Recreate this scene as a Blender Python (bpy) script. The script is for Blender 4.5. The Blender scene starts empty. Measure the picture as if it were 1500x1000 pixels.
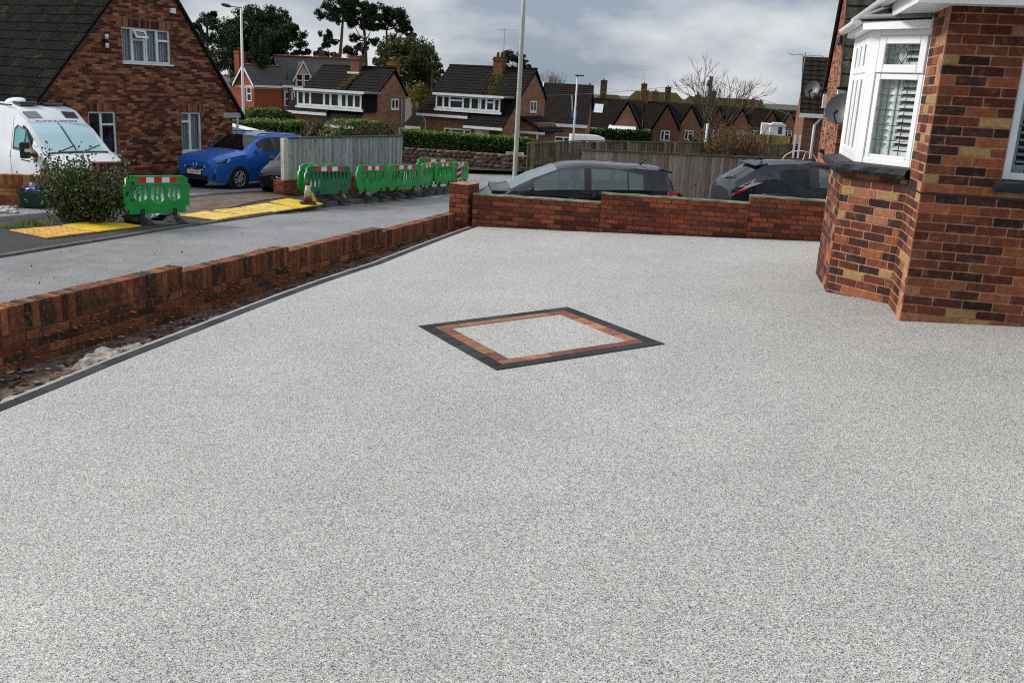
import bpy, bmesh, math, random
from mathutils import Vector, Matrix, noise as mnoise
SC = bpy.context.scene
COL = SC.collection
V = Vector
RND = random.Random(11)

# ------------------------------------------------------------------ camera, sky, sun, exposure
F_PX, PITCH, ROLL, CAM_H = 1369.14, 0.2667, 0.0534, 1.7009
_fw0 = V((0, math.cos(PITCH), -math.sin(PITCH))); _up0 = V((0, math.sin(PITCH), math.cos(PITCH))); _rt0 = V((1, 0, 0))
FW = _fw0; RT = math.cos(ROLL) * _rt0 + math.sin(ROLL) * _up0; UP = -math.sin(ROLL) * _rt0 + math.cos(ROLL) * _up0
EYE = V((0, 0, CAM_H))
cam = bpy.data.cameras.new("camera"); camo = bpy.data.objects.new("camera", cam); COL.objects.link(camo)
cam.sensor_width = 36; cam.sensor_fit = 'HORIZONTAL'; cam.lens = F_PX / 1500 * 36
cam.clip_start = 0.1; cam.clip_end = 6000
camo.matrix_world = Matrix(((RT.x, UP.x, -FW.x, EYE.x), (RT.y, UP.y, -FW.y, EYE.y), (RT.z, UP.z, -FW.z, EYE.z), (0, 0, 0, 1)))
SC.camera = camo
SC.view_settings.view_transform = 'Standard'; SC.view_settings.look = 'None'
SC.view_settings.gamma = 1; SC.view_settings.use_curve_mapping = False
SC.view_settings.exposure = 0.35
SC.render.engine = 'CYCLES'
SC.cycles.use_denoising = False; SC.cycles.filter_width = 1.1; SC.cycles.sample_clamp_indirect = 4
SC.cycles.max_bounces = 6; SC.cycles.transparent_max_bounces = 12

SUN_DIR = V((-0.86, 0.16, 0.62)).normalized()      # towards the sun
sun = bpy.data.lights.new("sun", 'SUN'); suno = bpy.data.objects.new("sun", sun); COL.objects.link(suno)
sun.energy = 3.2; sun.angle = math.radians(14); sun.color = (1.0, 0.96, 0.9)
suno.rotation_euler = SUN_DIR.to_track_quat('Z', 'Y').to_euler()

world = bpy.data.worlds.new("World"); SC.world = world; world.use_nodes = True
wn = world.node_tree; wn.nodes.clear()
def wnode(t, **k):
    n = wn.nodes.new(t)
    for a, b in k.items(): setattr(n, a, b)
    return n
w_out = wnode('ShaderNodeOutputWorld'); w_bg = wnode('ShaderNodeBackground'); wn.links.new(w_bg.outputs[0], w_out.inputs[0])
w_bg.inputs[1].default_value = 0.088
sky = wnode('ShaderNodeTexSky', sky_type='NISHITA'); sky.sun_disc = False
sky.sun_elevation = math.asin(SUN_DIR.z); sky.sun_rotation = math.atan2(SUN_DIR.x, SUN_DIR.y)
sky.air_density = 1.0; sky.dust_density = 2.0
w_tc = wnode('ShaderNodeTexCoord')
w_map = wnode('ShaderNodeMapping'); w_map.inputs['Scale'].default_value = (1, 1, 2.6); wn.links.new(w_tc.outputs['Generated'], w_map.inputs[0])
w_n1 = wnode('ShaderNodeTexNoise'); w_n1.inputs['Scale'].default_value = 4.4; w_n1.inputs['Detail'].default_value = 7; w_n1.inputs['Roughness'].default_value = 0.52
w_map.inputs['Location'].default_value = (0.35, 0.2, 0.1)
wn.links.new(w_map.outputs[0], w_n1.inputs['Vector'])
w_r1 = wnode('ShaderNodeValToRGB')     # cloud tone: grey-blue undersides to bright tops
cr = w_r1.color_ramp
cr.elements[0].position = 0.40; cr.elements[0].color = (2.9, 3.45, 4.3, 1)
cr.elements[1].position = 0.585; cr.elements[1].color = (6.9, 7.05, 7.25, 1)
e = cr.elements.new(0.49); e.color = (4.9, 5.3, 5.9, 1)
wn.links.new(w_n1.outputs[0], w_r1.inputs[0])
w_sep = wnode('ShaderNodeSeparateXYZ'); wn.links.new(w_tc.outputs['Generated'], w_sep.inputs[0])
w_el = wnode('ShaderNodeMapRange'); w_el.inputs[1].default_value = 0.0; w_el.inputs[2].default_value = 1.0
w_el.inputs[3].default_value = 0.95; w_el.inputs[4].default_value = 1.55; wn.links.new(w_sep.outputs[2], w_el.inputs[0])   # an overcast sky brightens evenly towards the zenith
w_mul = wnode('ShaderNodeVectorMath', operation='SCALE'); wn.links.new(w_r1.outputs[0], w_mul.inputs[0]); wn.links.new(w_el.outputs[0], w_mul.inputs['Scale'])
w_mix = wnode('ShaderNodeMix', data_type='RGBA'); w_mix.inputs[0].default_value = 0.9
wn.links.new(sky.outputs[0], w_mix.inputs[6]); wn.links.new(w_mul.outputs[0], w_mix.inputs[7])
wn.links.new(w_mix.outputs[2], w_bg.inputs[0])

# ------------------------------------------------------------------ survey helpers: a sight line from the standpoint to a point on a known plane
def ray(px, py): return FW + RT * ((px - 750) / F_PX) + UP * ((500 - py) / F_PX)
def at(px, py, d): return EYE + ray(px, py) * d                 # d = distance along the view axis
def at_z(px, py, z):
    r = ray(px, py); return EYE + r * ((z - EYE.z) / r.z)
def at_s(px, py, fz):                                            # on a height field z = fz(x, y)
    r = ray(px, py); lo, hi = 1.0, 3000.0
    for _ in range(70):
        m = (lo + hi) / 2; p = EYE + r * m
        if p.z > fz(p.x, p.y): lo = m
        else: hi = m
    return EYE + r * lo
class Fr:                                                        # a frame: origin, horizontal x, horizontal y (into the thing), z up
    def __init__(s, o, x, y=None):
        s.o = V(o); s.x = V((x[0], x[1], 0)).normalized(); s.z = V((0, 0, 1)); s.y = V((-s.x.y, s.x.x, 0)) if y is None else V(y).normalized()
    def p(s, u, v, w): return s.o + s.x * u + s.y * v + s.z * w
    def uv(s, px, py, v=0.0):                                    # where the sight line meets the plane y = v: (u, w)
        o = s.o + s.y * v; r = ray(px, py); t = (o - EYE).dot(s.y) / r.dot(s.y); q = EYE + r * t - o
        return q.dot(s.x), q.z
    def mat(s, u=0, v=0, w=0):
        o = s.p(u, v, w)
        return Matrix(((s.x.x, s.y.x, 0, o.x), (s.x.y, s.y.y, 0, o.y), (0, 0, 1, o.z), (0, 0, 0, 1)))

# ------------------------------------------------------------------ objects
def tag(o, label=None, cat=None, group=None, kind=None):
    if label: o['label'] = label
    if cat: o['category'] = cat
    if group: o['group'] = group
    if kind: o['kind'] = kind
    return o
def thing(name, label, cat, loc=(0, 0, 0), group=None, rz=0.0):
    o = bpy.data.objects.new(name, None); COL.objects.link(o); o.location = loc; o.rotation_euler = (0, 0, rz)
    o.empty_display_size = 0.1
    return tag(o, label, cat, group)
def inst(name, mesh, parent=None, mw=None, kind=None):
    o = bpy.data.objects.new(name, mesh); COL.objects.link(o)
    if parent is not None: o.parent = parent
    if mw is not None:
        if parent is not None:
            pm = world_of(parent)
            o.matrix_parent_inverse = Matrix()
            o.matrix_basis = pm.inverted() @ mw
        else: o.matrix_basis = mw
    if kind: o['kind'] = kind
    return o
def world_of(o):
    m = Matrix.LocRotScale(o.location, o.rotation_euler, o.scale)
    if o.rotation_mode != 'XYZ': m = o.matrix_basis.copy()
    if o.parent is not None: return world_of(o.parent) @ o.matrix_parent_inverse @ m
    return m
def copy_tree(o, parent=None, deep=True):
    c = o.copy(); COL.objects.link(c)
    if parent is not None: c.parent = parent; c.matrix_parent_inverse = o.matrix_parent_inverse
    if deep:
        for ch in KIDS.get(o.name, []): copy_tree(ch, c)
    return c
KIDS = {}
class MB:
    """collects geometry in world space (or local, when rel is given) and links it as ONE mesh object"""
    def __init__(s): s.v = []; s.f = []; s.m = []; s.s = []
    def quad(s, *p, m=0, sm=False):
        b = len(s.v); s.v += [tuple(q) for q in p]; s.f.append(tuple(range(b, b + len(p)))); s.m.append(m); s.s.append(sm)
    poly = quad
    def hexa(s, p, m=0):                                         # 8 corners: bottom ring 0-3, top ring 4-7
        b = len(s.v); s.v += [tuple(q) for q in p]
        for f in ((3, 2, 1, 0), (4, 5, 6, 7), (0, 1, 5, 4), (1, 2, 6, 5), (2, 3, 7, 6), (3, 0, 4, 7)):
            s.f.append(tuple(b + i for i in f)); s.m.append(m); s.s.append(False)
    def fb(s, fr, u0, u1, v0, v1, w0, w1, m=0):                  # box in a frame
        s.hexa([fr.p(u0, v0, w0), fr.p(u1, v0, w0), fr.p(u1, v1, w0), fr.p(u0, v1, w0),
                fr.p(u0, v0, w1), fr.p(u1, v0, w1), fr.p(u1, v1, w1), fr.p(u0, v1, w1)], m)
    def box(s, x0, x1, y0, y1, z0, z1, m=0):
        s.fb(Fr((0, 0, 0), (1, 0)), x0, x1, y0, y1, z0, z1, m)
    def prism(s, pts, d, m=0, mside=None):                       # polygon pts (3D) swept by vector d
        pts = [V(p) for p in pts]; d = V(d); n = len(pts)
        nrm = V((0, 0, 0))
        for i in range(n): nrm += pts[i].cross(pts[(i + 1) % n])
        if nrm.dot(d) > 0: pts = pts[::-1]
        b = len(s.v); s.v += [tuple(p) for p in pts] + [tuple(p + d) for p in pts]
        s.f.append(tuple(range(b, b + n))); s.m.append(m); s.s.append(False)
        s.f.append(tuple(range(b + 2 * n - 1, b + n - 1, -1))); s.m.append(m); s.s.append(False)
        for i in range(n):
            j = (i + 1) % n
            s.f.append((b + j, b + i, b + n + i, b + n + j)); s.m.append(m if mside is None else mside); s.s.append(False)
    def tube(s, path, rad, n=8, m=0, cap=True):
        path = [V(p) for p in path]; k = len(path)
        if not hasattr(rad, '__len__'): rad = [rad] * k
        b = len(s.v); ref = None
        for i in range(k):
            t = (path[min(i + 1, k - 1)] - path[max(i - 1, 0)])
            t = t.normalized() if t.length > 1e-9 else V((0, 0, 1))
            if ref is None: ref = t.orthogonal().normalized()
            ref = (ref - t * ref.dot(t)); ref = ref.normalized() if ref.length > 1e-6 else t.orthogonal().normalized()
            q = t.cross(ref)
            for j in range(n):
                a = 2 * math.pi * j / n
                s.v.append(tuple(path[i] + (ref * math.cos(a) + q * math.sin(a)) * rad[i]))
        for i in range(k - 1):
            for j in range(n):
                j2 = (j + 1) % n
                s.f.append((b + i * n + j, b + i * n + j2, b + (i + 1) * n + j2, b + (i + 1) * n + j)); s.m.append(m); s.s.append(True)
        if cap:
            s.f.append(tuple(b + j for j in range(n - 1, -1, -1))); s.m.append(m); s.s.append(False)
            s.f.append(tuple(b + (k - 1) * n + j for j in range(n))); s.m.append(m); s.s.append(False)
    def lathe(s, o, prof, n=16, m=0, axis=None, ref=None):       # prof [(r, h)] about axis through o
        ax = V(axis).normalized() if axis is not None else V((0, 0, 1)); e1 = ax.orthogonal().normalized(); e2 = ax.cross(e1); b = len(s.v)
        o = V(o)
        for r, h in prof:
            for j in range(n):
                a = 2 * math.pi * j / n; s.v.append(tuple(o + ax * h + (e1 * math.cos(a) + e2 * math.sin(a)) * r))
        for i in range(len(prof) - 1):
            for j in range(n):
                j2 = (j + 1) % n
                s.f.append((b + i * n + j, b + i * n + j2, b + (i + 1) * n + j2, b + (i + 1) * n + j)); s.m.append(m); s.s.append(True)
        s.f.append(tuple(b + j for j in range(n - 1, -1, -1))); s.m.append(m); s.s.append(False)
        k = len(prof) - 1
        s.f.append(tuple(b + k * n + j for j in range(n))); s.m.append(m); s.s.append(False)
    def grid(s, rows, m=0, sm=True, skip=None):                  # rows of points -> quads
        b = len(s.v); n = len(rows[0])
        for r in rows: s.v += [tuple(p) for p in r]
        for i in range(len(rows) - 1):
            for j in range(n - 1):
                if skip and skip(i, j): continue
                s.f.append((b + i * n + j, b + i * n + j + 1, b + (i + 1) * n + j + 1, b + (i + 1) * n + j)); s.m.append(m); s.s.append(sm)
    def blob(s, c, r, m=0, seed=0, amp=.25, sub=2, sm=True):              # an uneven stone-like lump
        bm = bmesh.new(); bmesh.ops.create_icosphere(bm, subdivisions=sub, radius=1)
        b = len(s.v); c = V(c); r = V(r) if hasattr(r, '__len__') else V((r, r, r))
        for q in bm.verts:
            k = 1 + amp * mnoise.noise(q.co * 1.7 + V((seed * 3.1, seed * 1.7, 0)))
            s.v.append(tuple(c + V((q.co.x * r.x, q.co.y * r.y, q.co.z * r.z)) * k))
        for f in bm.faces: s.f.append(tuple(b + x.index for x in f.verts)); s.m.append(m); s.s.append(sm)
        bm.free()
    def mesh(s, name, mats, inv=None):
        me = bpy.data.meshes.new(name)
        vs = s.v if inv is None else [tuple(inv @ V(p)) for p in s.v]
        me.from_pydata(vs, [], s.f)
        mats = mats if isinstance(mats, (list, tuple)) else [mats]
        for q in mats: me.materials.append(q)
        if len(mats) > 1: me.polygons.foreach_set('material_index', s.m)
        me.polygons.foreach_set('use_smooth', s.s)
        uvl = me.uv_layers.new(name='UVMap'); uvs = []
        for f in me.polygons:                                    # metre-scaled: u horizontal in the face, v up the face
            n = f.normal; t = V((-n.y, n.x, 0))
            t = t.normalized() if t.length > 1e-3 else V((1, 0, 0))
            w = n.cross(t)
            for li in f.loop_indices:
                c = V(s.v[me.loops[li].vertex_index]); uvs += [c.dot(t), c.dot(w)]
        uvl.data.foreach_set('uv', uvs)
        me.update()
        return me
    def build(s, name, mats, parent=None, kind=None, bevel=0, weld=False):
        if parent is not None:
            pm = world_of(parent); inv = pm.inverted()
        else: inv = None
        me = s.mesh(name, mats, inv)
        if bevel or weld:
            bm = bmesh.new(); bm.from_mesh(me)
            if weld: bmesh.ops.remove_doubles(bm, verts=bm.verts, dist=1e-5)
            if bevel: bmesh.ops.bevel(bm, geom=[e_ for e_ in bm.edges if e_.is_manifold and e_.calc_face_angle(0) > .5], offset=bevel, segments=1, affect='EDGES', clamp_overlap=True)
            bm.to_mesh(me); bm.free()
        o = bpy.data.objects.new(name, me); COL.objects.link(o)
        if parent is not None: o.parent = parent; KIDS.setdefault(parent.name, []).append(o)
        if kind: o['kind'] = kind
        return o
    def single(s, name, mats, label, cat, group=None, base=None, **k):   # a thing that is one mesh, origin at its base
        base = V(base) if base is not None else V((sum(q[0] for q in s.v) / len(s.v), sum(q[1] for q in s.v) / len(s.v), min(q[2] for q in s.v)))
        v0 = s.v; s.v = [(q[0] - base.x, q[1] - base.y, q[2] - base.z) for q in v0]
        o = s.build(name, mats, None, **k); o.location = base; s.v = v0
        return tag(o, label, cat, group)
def text_mesh(body, size, mat, depth=.004, res=3):
    cu = bpy.data.curves.new('lettering', 'FONT'); cu.body = body; cu.size = size; cu.extrude = depth; cu.resolution_u = res
    cu.align_x = 'CENTER'; cu.align_y = 'CENTER'
    ob = bpy.data.objects.new('lettering', cu); COL.objects.link(ob)
    dg = bpy.context.evaluated_depsgraph_get(); dg.update()
    me = bpy.data.meshes.new_from_object(ob.evaluated_get(dg)); bpy.data.objects.remove(ob); bpy.data.curves.remove(cu)
    me.materials.clear(); me.materials.append(mat)
    return me
def lettering(body, size, mat, parent, o, xd, zd=(0, 0, 1), name='lettering', depth=.002, sx=1.0):
    me = text_mesh(body, size, mat, depth)
    x = V(xd).normalized(); z = V(zd).normalized(); n = x.cross(z).normalized(); z = n.cross(x)
    n = -n if False else n
    mw = Matrix(((x.x * sx, z.x, n.x, o[0]), (x.y * sx, z.y, n.y, o[1]), (x.z * sx, z.z, n.z, o[2]), (0, 0, 0, 1)))
    ob = inst(name, me, parent, mw); KIDS.setdefault(parent.name, []).append(ob)
    return ob
def shape2d(outer, holes, depth, mats, name, bevel=0):
    """flat outline with holes, given thickness; local x = right, y = up, z = thickness"""
    cu = bpy.data.curves.new(name, 'CURVE'); cu.dimensions = '2D'; cu.fill_mode = 'BOTH'; cu.extrude = depth / 2; cu.bevel_depth = bevel; cu.bevel_resolution = 1
    for loop in [outer] + holes:
        sp = cu.splines.new('POLY'); sp.points.add(len(loop) - 1)
        for q, pt in zip(sp.points, loop): q.co = (pt[0], pt[1], 0, 1)
        sp.use_cyclic_u = True
    ob = bpy.data.objects.new(name, cu); COL.objects.link(ob)
    dg = bpy.context.evaluated_depsgraph_get(); dg.update()
    me = bpy.data.meshes.new_from_object(ob.evaluated_get(dg)); bpy.data.objects.remove(ob); bpy.data.curves.remove(cu)
    me.materials.clear()
    for q in mats: me.materials.append(q)
    return me

# ------------------------------------------------------------------ materials
class NT:
    def __init__(s, name):
        s.m = bpy.data.materials.new(name); s.m.use_nodes = True; s.t = s.m.node_tree; s.t.nodes.clear()
        s.out = s.n('ShaderNodeOutputMaterial'); s.b = s.n('ShaderNodeBsdfPrincipled'); s.l(s.b.outputs[0], s.out.inputs[0])
    def n(s, t, **k):
        q = s.t.nodes.new(t)
        for a, b in k.items(): setattr(q, a, b)
        return q
    def l(s, a, b): s.t.links.new(a, b)
    def noise(s, scale, detail=4, rough=.55, vec=None, out=0, stretch=None):
        q = s.n('ShaderNodeTexNoise'); q.inputs['Scale'].default_value = scale; q.inputs['Detail'].default_value = detail; q.inputs['Roughness'].default_value = rough
        v = vec if vec is not None else s.pos()
        if stretch:
            mp = s.n('ShaderNodeMapping'); mp.inputs['Scale'].default_value = stretch; s.l(v, mp.inputs[0]); v = mp.outputs[0]
        s.l(v, q.inputs['Vector']); return q.outputs[out]
    def pos(s): return s.n('ShaderNodeNewGeometry').outputs['Position']
    def obj(s): return s.n('ShaderNodeTexCoord').outputs['Object']
    def uv(s): return s.n('ShaderNodeTexCoord').outputs['UV']
    def vor(s, scale, vec=None, feature='F1'):
        q = s.n('ShaderNodeTexVoronoi', feature=feature); q.inputs['Scale'].default_value = scale
        s.l(vec if vec is not None else s.pos(), q.inputs['Vector']); return q
    def rnd(s):
        a = s.n('ShaderNodeObjectInfo').outputs['Random']; b = s.n('ShaderNodeNewGeometry').outputs['Random Per Island']
        return s.math('FRACT', s.math('ADD', a, b))
    def math(s, op, a, b=None, c=None, clamp=False):
        q = s.n('ShaderNodeMath', operation=op); q.use_clamp = clamp
        for i, x in enumerate((a, b, c)):
            if x is None: continue
            if isinstance(x, (int, float)): q.inputs[i].default_value = x
            else: s.l(x, q.inputs[i])
        return q.outputs[0]
    def ramp(s, fac, stops, interp='LINEAR'):
        q = s.n('ShaderNodeValToRGB'); r = q.color_ramp; r.interpolation = interp
        while len(r.elements) < len(stops): r.elements.new(.5)
        for e_, (p, c) in zip(r.elements, stops): e_.position = p; e_.color = (c[0], c[1], c[2], 1) if hasattr(c, '__len__') else (c, c, c, 1)
        s.l(fac, q.inputs[0]); return q.outputs[0]
    def mix(s, fac, a, b, blend='MIX'):
        q = s.n('ShaderNodeMix', data_type='RGBA', blend_type=blend)
        if isinstance(fac, (int, float)): q.inputs[0].default_value = fac
        else: s.l(fac, q.inputs[0])
        for i, x in ((6, a), (7, b)):
            if hasattr(x, '__len__'): q.inputs[i].default_value = (x[0], x[1], x[2], 1)
            else: s.l(x, q.inputs[i])
        return q.outputs[2]
    def scale(s, col, fac):                                      # colour times a scalar socket
        q = s.n('ShaderNodeVectorMath', operation='SCALE')
        if hasattr(col, '__len__'): q.inputs[0].default_value = col[:3]
        else: s.l(col, q.inputs[0])
        if isinstance(fac, (int, float)): q.inputs['Scale'].default_value = fac
        else: s.l(fac, q.inputs['Scale'])
        return q.outputs[0]
    def rng(s, v, a, b, c=0.0, d=1.0):
        q = s.n('ShaderNodeMapRange'); s.l(v, q.inputs[0])
        for i, x in enumerate((c, d, a, b)): q.inputs[i + 1].default_value = x
        return q.outputs[0]
    def set(s, color=None, rough=None, spec=None, metal=None, bump=None, dist=.01, strength=.5, coat=None):
        for nm, x in (('Base Color', color), ('Roughness', rough), ('Specular IOR Level', spec), ('Metallic', metal), ('Coat Weight', coat)):
            if x is None: continue
            i = s.b.inputs[nm]
            if isinstance(x, (int, float)): i.default_value = x
            elif hasattr(x, '__len__'): i.default_value = (x[0], x[1], x[2], 1)
            else: s.l(x, i)
        if bump is not None:
            q = s.n('ShaderNodeBump'); q.inputs['Strength'].default_value = strength; q.inputs['Distance'].default_value = dist
            s.l(bump, q.inputs['Height']); s.l(q.outputs[0], s.b.inputs['Normal'])
        return s.m
def plain(name, col, rough=.6, spec=.4, metal=0.0, var=.12, vscale=3.0, dirt=None, coat=None, bump=0, bscale=60):
    t = NT(name); f = t.rng(t.noise(vscale, 5, .6), 1 - var * 2, 1 + var * 2, .25, .75)
    c = t.scale(col, f)
    if dirt:
        d = t.ramp(t.noise(vscale * 2.3, 6, .65), [(.45, 0), (.72, 1)]); c = t.mix(t.math('MULTIPLY', d, dirt[1]), c, dirt[0])
    r = t.rng(t.noise(vscale * 3, 3), max(.02, rough - .08), rough + .08, .3, .7)
    return t.set(c, r, spec, metal, coat=coat, bump=t.noise(bscale, 3) if bump else None, dist=bump or .01)
def pieces(name, pal, rough=.8, mottle=.3, mscale=25, bump=.004, bscale=90, moss=None, spec=.25, vein=None):
    """bricks, blocks, tiles, boards: each piece takes a colour of its own"""
    t = NT(name); n = len(pal); r = t.rnd()
    c = t.ramp(r, [(i / n, p) for i, p in enumerate(pal)], 'CONSTANT')
    r2 = t.math('FRACT', t.math('MULTIPLY', r, 7.31))
    c = t.scale(c, t.rng(r2, .78, 1.22))
    c = t.scale(c, t.rng(t.noise(mscale, 6, .65), 1 - mottle, 1 + mottle, .3, .7))
    if vein: c = t.mix(t.ramp(t.noise(vein[0], 5, .7), [(.52, 0), (.68, vein[2])]), c, vein[1])
    if moss: c = t.mix(t.ramp(t.noise(moss[0], 6, .7), [(moss[2], 0), (moss[2] + .12, 1)]), c, moss[1])
    return t.set(c, rough, spec, bump=t.noise(bscale, 5, .6), dist=bump, strength=.8)
def brickwork(name, pal, mortar, bw=.225, bh=.075, ms=.011, rough=.85, bump=.006):
    """brick texture for walls too far away to tell the bricks apart"""
    t = NT(name); q = t.n('ShaderNodeTexBrick'); t.l(t.uv(), q.inputs['Vector'])
    q.offset = .5; q.inputs['Scale'].default_value = 1; q.inputs['Brick Width'].default_value = bw; q.inputs['Row Height'].default_value = bh
    q.inputs['Mortar Size'].default_value = ms; q.inputs['Mortar Smooth'].default_value = .1; q.inputs['Bias'].default_value = 0
    q.inputs['Color1'].default_value = (0, 0, 0, 1); q.inputs['Color2'].default_value = (1, 1, 1, 1); q.inputs['Mortar'].default_value = (.5, .5, .5, 1)
    n = len(pal); c = t.ramp(q.outputs['Color'], [(i / n * .9 + .05 if i else 0, p) for i, p in enumerate(pal)])
    c = t.scale(c, t.rng(t.noise(3, 6, .7), .7, 1.3, .3, .7))
    c = t.mix(q.outputs['Fac'], c, mortar)
    return t.set(c, rough, .25, bump=t.math('SUBTRACT', 1.0, q.outputs['Fac']), dist=bump, strength=.7)
def rooftile(name, col, col2, pitch=.165, moss=None, lichen=True):
    t = NT(name); uv = t.uv(); sp = t.n('ShaderNodeSeparateXYZ'); t.l(uv, sp.inputs[0])
    wv = t.math('SINE', t.math('MULTIPLY', sp.outputs[0], 2 * math.pi / pitch))
    c = t.mix(t.noise(4, 6, .7), col, col2)
    c = t.scale(c, t.rng(t.noise(18, 4, .7, stretch=(1, 1, 3)), .55, 1.45, .3, .7))
    if lichen: c = t.mix(t.ramp(t.noise(9, 4, .8), [(.68, 0), (.73, .8)]), c, (.3, .29, .25))
    if moss: c = t.mix(t.ramp(t.noise(moss[0], 5, .75), [(moss[2], 0), (moss[2] + .1, 1)]), c, moss[1])
    return t.set(c, .85, .1, bump=t.math('MULTIPLY', wv, .5), dist=.03, strength=.9)
def foliage(name, c1, c2, rough=.55, spec=.3, trans=.2):
    t = NT(name); r = t.rnd()
    c = t.ramp(r, [(0, c1), (.55, [(a + b) / 2 for a, b in zip(c1, c2)]), (1, c2)])
    c = t.scale(c, t.rng(t.noise(.9, 3), .7, 1.3, .3, .7))
    m = t.set(c, rough, spec)
    tr = t.n('ShaderNodeBsdfTranslucent'); t.l(c, tr.inputs[0]); mx = t.n('ShaderNodeMixShader'); mx.inputs[0].default_value = trans
    t.l(t.b.outputs[0], mx.inputs[1]); t.l(tr.outputs[0], mx.inputs[2]); t.l(mx.outputs[0], t.out.inputs[0])
    return m
def glass(name, tint=(.9, .95, .95), through=.8, dark=(.02, .03, .035), rough=.02):
    """a pane: part see-through, part dark, with a Fresnel reflection"""
    t = NT(name); t.set(dark, rough, .6)
    tr = t.n('ShaderNodeBsdfTransparent'); tr.inputs[0].default_value = (*tint, 1)
    lw = t.n('ShaderNodeLayerWeight'); lw.inputs[0].default_value = .5
    fr = t.math('ADD', t.math('MULTIPLY', t.math('POWER', lw.outputs['Facing'], 5.0), .9), .05)
    fac = t.math('MULTIPLY', t.math('SUBTRACT', 1.0, fr, clamp=True), through)
    mx = t.n('ShaderNodeMixShader'); t.l(fac, mx.inputs[0]); t.l(t.b.outputs[0], mx.inputs[1]); t.l(tr.outputs[0], mx.inputs[2]); t.l(mx.outputs[0], t.out.inputs[0])
    return t.m
def boards(name, pal, green=None, rough=.85):
    t = NT(name); n = len(pal); r = t.rnd(); c = t.ramp(r, [(i / n, p) for i, p in enumerate(pal)], 'CONSTANT')
    c = t.scale(c, t.rng(t.noise(6, 6, .7, stretch=(6, 6, .5)), .55, 1.4, .3, .7))
    c = t.mix(t.ramp(t.noise(5, 3, .6, stretch=(3, 3, 1.2)), [(.64, 0), (.70, .8)]), c, (.03, .026, .022))
    if green: c = t.mix(t.ramp(t.noise(2.2, 5, .7), [(.5, 0), (.68, green[1])]), c, green[0])
    return t.set(c, rough, .2, bump=t.noise(20, 4, .6, stretch=(6, 6, .4)), dist=.004)
# ------------------------------------------------------------------ the palette
HOUSE_PAL = [(.026, .013, .011), (.115, .030, .017), (.20, .062, .028), (.050, .019, .014), (.075, .016, .011), (.24, .085, .040), (.032, .016, .014),
             (.27, .125, .068), (.095, .024, .015), (.17, .050, .025), (.040, .015, .011), (.15, .042, .021), (.065, .018, .013), (.22, .075, .034), (.10, .028, .016), (.30, .20, .085), (.19, .068, .034), (.055, .02, .015), (.13, .036, .019), (.085, .022, .014)]
HOUSE_PAL = [tuple(v * k for v, k in zip(c, (.86, .80, .80))) for c in HOUSE_PAL]
M_brick = pieces('house brick', HOUSE_PAL, .85, .32, 30, .004, 120, vein=(14, (.38, .24, .12), .18))
M_brickdark = pieces('dark house brick', [(.035, .014, .011), (.10, .03, .018), (.17, .058, .03), (.05, .017, .013), (.075, .018, .012), (.21, .085, .045), (.028, .014, .013), (.13, .04, .022)], .85, .3, 14, .004, 80)
M_mortar = plain('mortar', (.30, .155, .092), .9, .2, var=.25, vscale=14, bump=.003)
M_mortardark = plain('old mortar', (.20, .125, .085), .9, .2, var=.3, vscale=8, bump=.003)
M_wallbrick = pieces('red wall brick', [(.24, .056, .027), (.19, .043, .022), (.28, .075, .036), (.13, .036, .021), (.215, .058, .030), (.09, .028, .019), (.25, .06, .027)], .85, .35, 22, .005, 100, moss=(3.2, (.05, .045, .02), .64))
M_wallmortar = plain('dark joint mortar', (.065, .05, .034), .95, .15, var=.35, vscale=9, bump=.004)
M_soldier = pieces('coping brick', [(.155, .047, .018), (.20, .066, .025), (.10, .031, .015), (.24, .088, .038), (.06, .022, .014), (.18, .055, .022), (.125, .038, .017), (.04, .02, .014)], .88, .35, 16, .005, 90, moss=(4, (.03, .024, .016), .56), vein=(30, (.38, .33, .25), .35))
M_cap = plain('mossy mortar cap', (.16, .15, .11), .95, .15, var=.3, vscale=6, dirt=((.10, .13, .025), .8), bump=.01)
M_edge = pieces('charcoal block', [(.020, .021, .026), (.027, .028, .034), (.015, .016, .02), (.034, .035, .04)], .75, .3, 30, .003, 140)
M_brindle = pieces('brindle block', [(.22, .095, .058), (.16, .06, .042), (.26, .13, .075), (.13, .05, .038), (.24, .105, .06), (.19, .078, .052)], .8, .35, 16, .003, 140)
M_haunch = plain('grey concrete', (.28, .27, .25), .9, .2, var=.2, vscale=9, bump=.004)
M_white = plain('white upvc', (.78, .79, .80), .32, .5, var=.03, vscale=1.5)
M_whitepaint = plain('white paint', (.72, .73, .73), .5, .4, var=.07, vscale=2, dirt=((.4, .4, .37), .35))
M_greywhite = plain('grey white upvc', (.58, .61, .65), .35, .5, var=.05, vscale=2)
M_blackstone = pieces('black riven sill stone', [(.013, .014, .017), (.018, .019, .023)], .6, .45, 9, .02, 12)
M_black = plain('black plastic', (.012, .012, .013), .5, .4, var=.1)
M_lead = plain('lead came', (.025, .026, .028), .5, .5, var=.05)
M_leadgrey = plain('lead flashing', (.17, .18, .19), .6, .4, var=.2, vscale=5)
M_pane = glass('clear pane', (.95, .98, .98), .95)
M_darkpane = glass('dark pane', (.6, .66, .68), .45, (.012, .016, .02))
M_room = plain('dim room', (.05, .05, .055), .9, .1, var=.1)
M_louvre = plain('white shutter louvre', (.86, .87, .86), .45, .4, var=.03)
M_curtain = NT('net curtain'); _c = M_curtain; _s = _c.n('ShaderNodeSeparateXYZ'); _c.l(_c.uv(), _s.inputs[0])
_w = _c.math('SINE', _c.math('ADD', _c.math('MULTIPLY', _s.outputs[0], 62), _c.math('MULTIPLY', _c.noise(3, 2), 5)))
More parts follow.
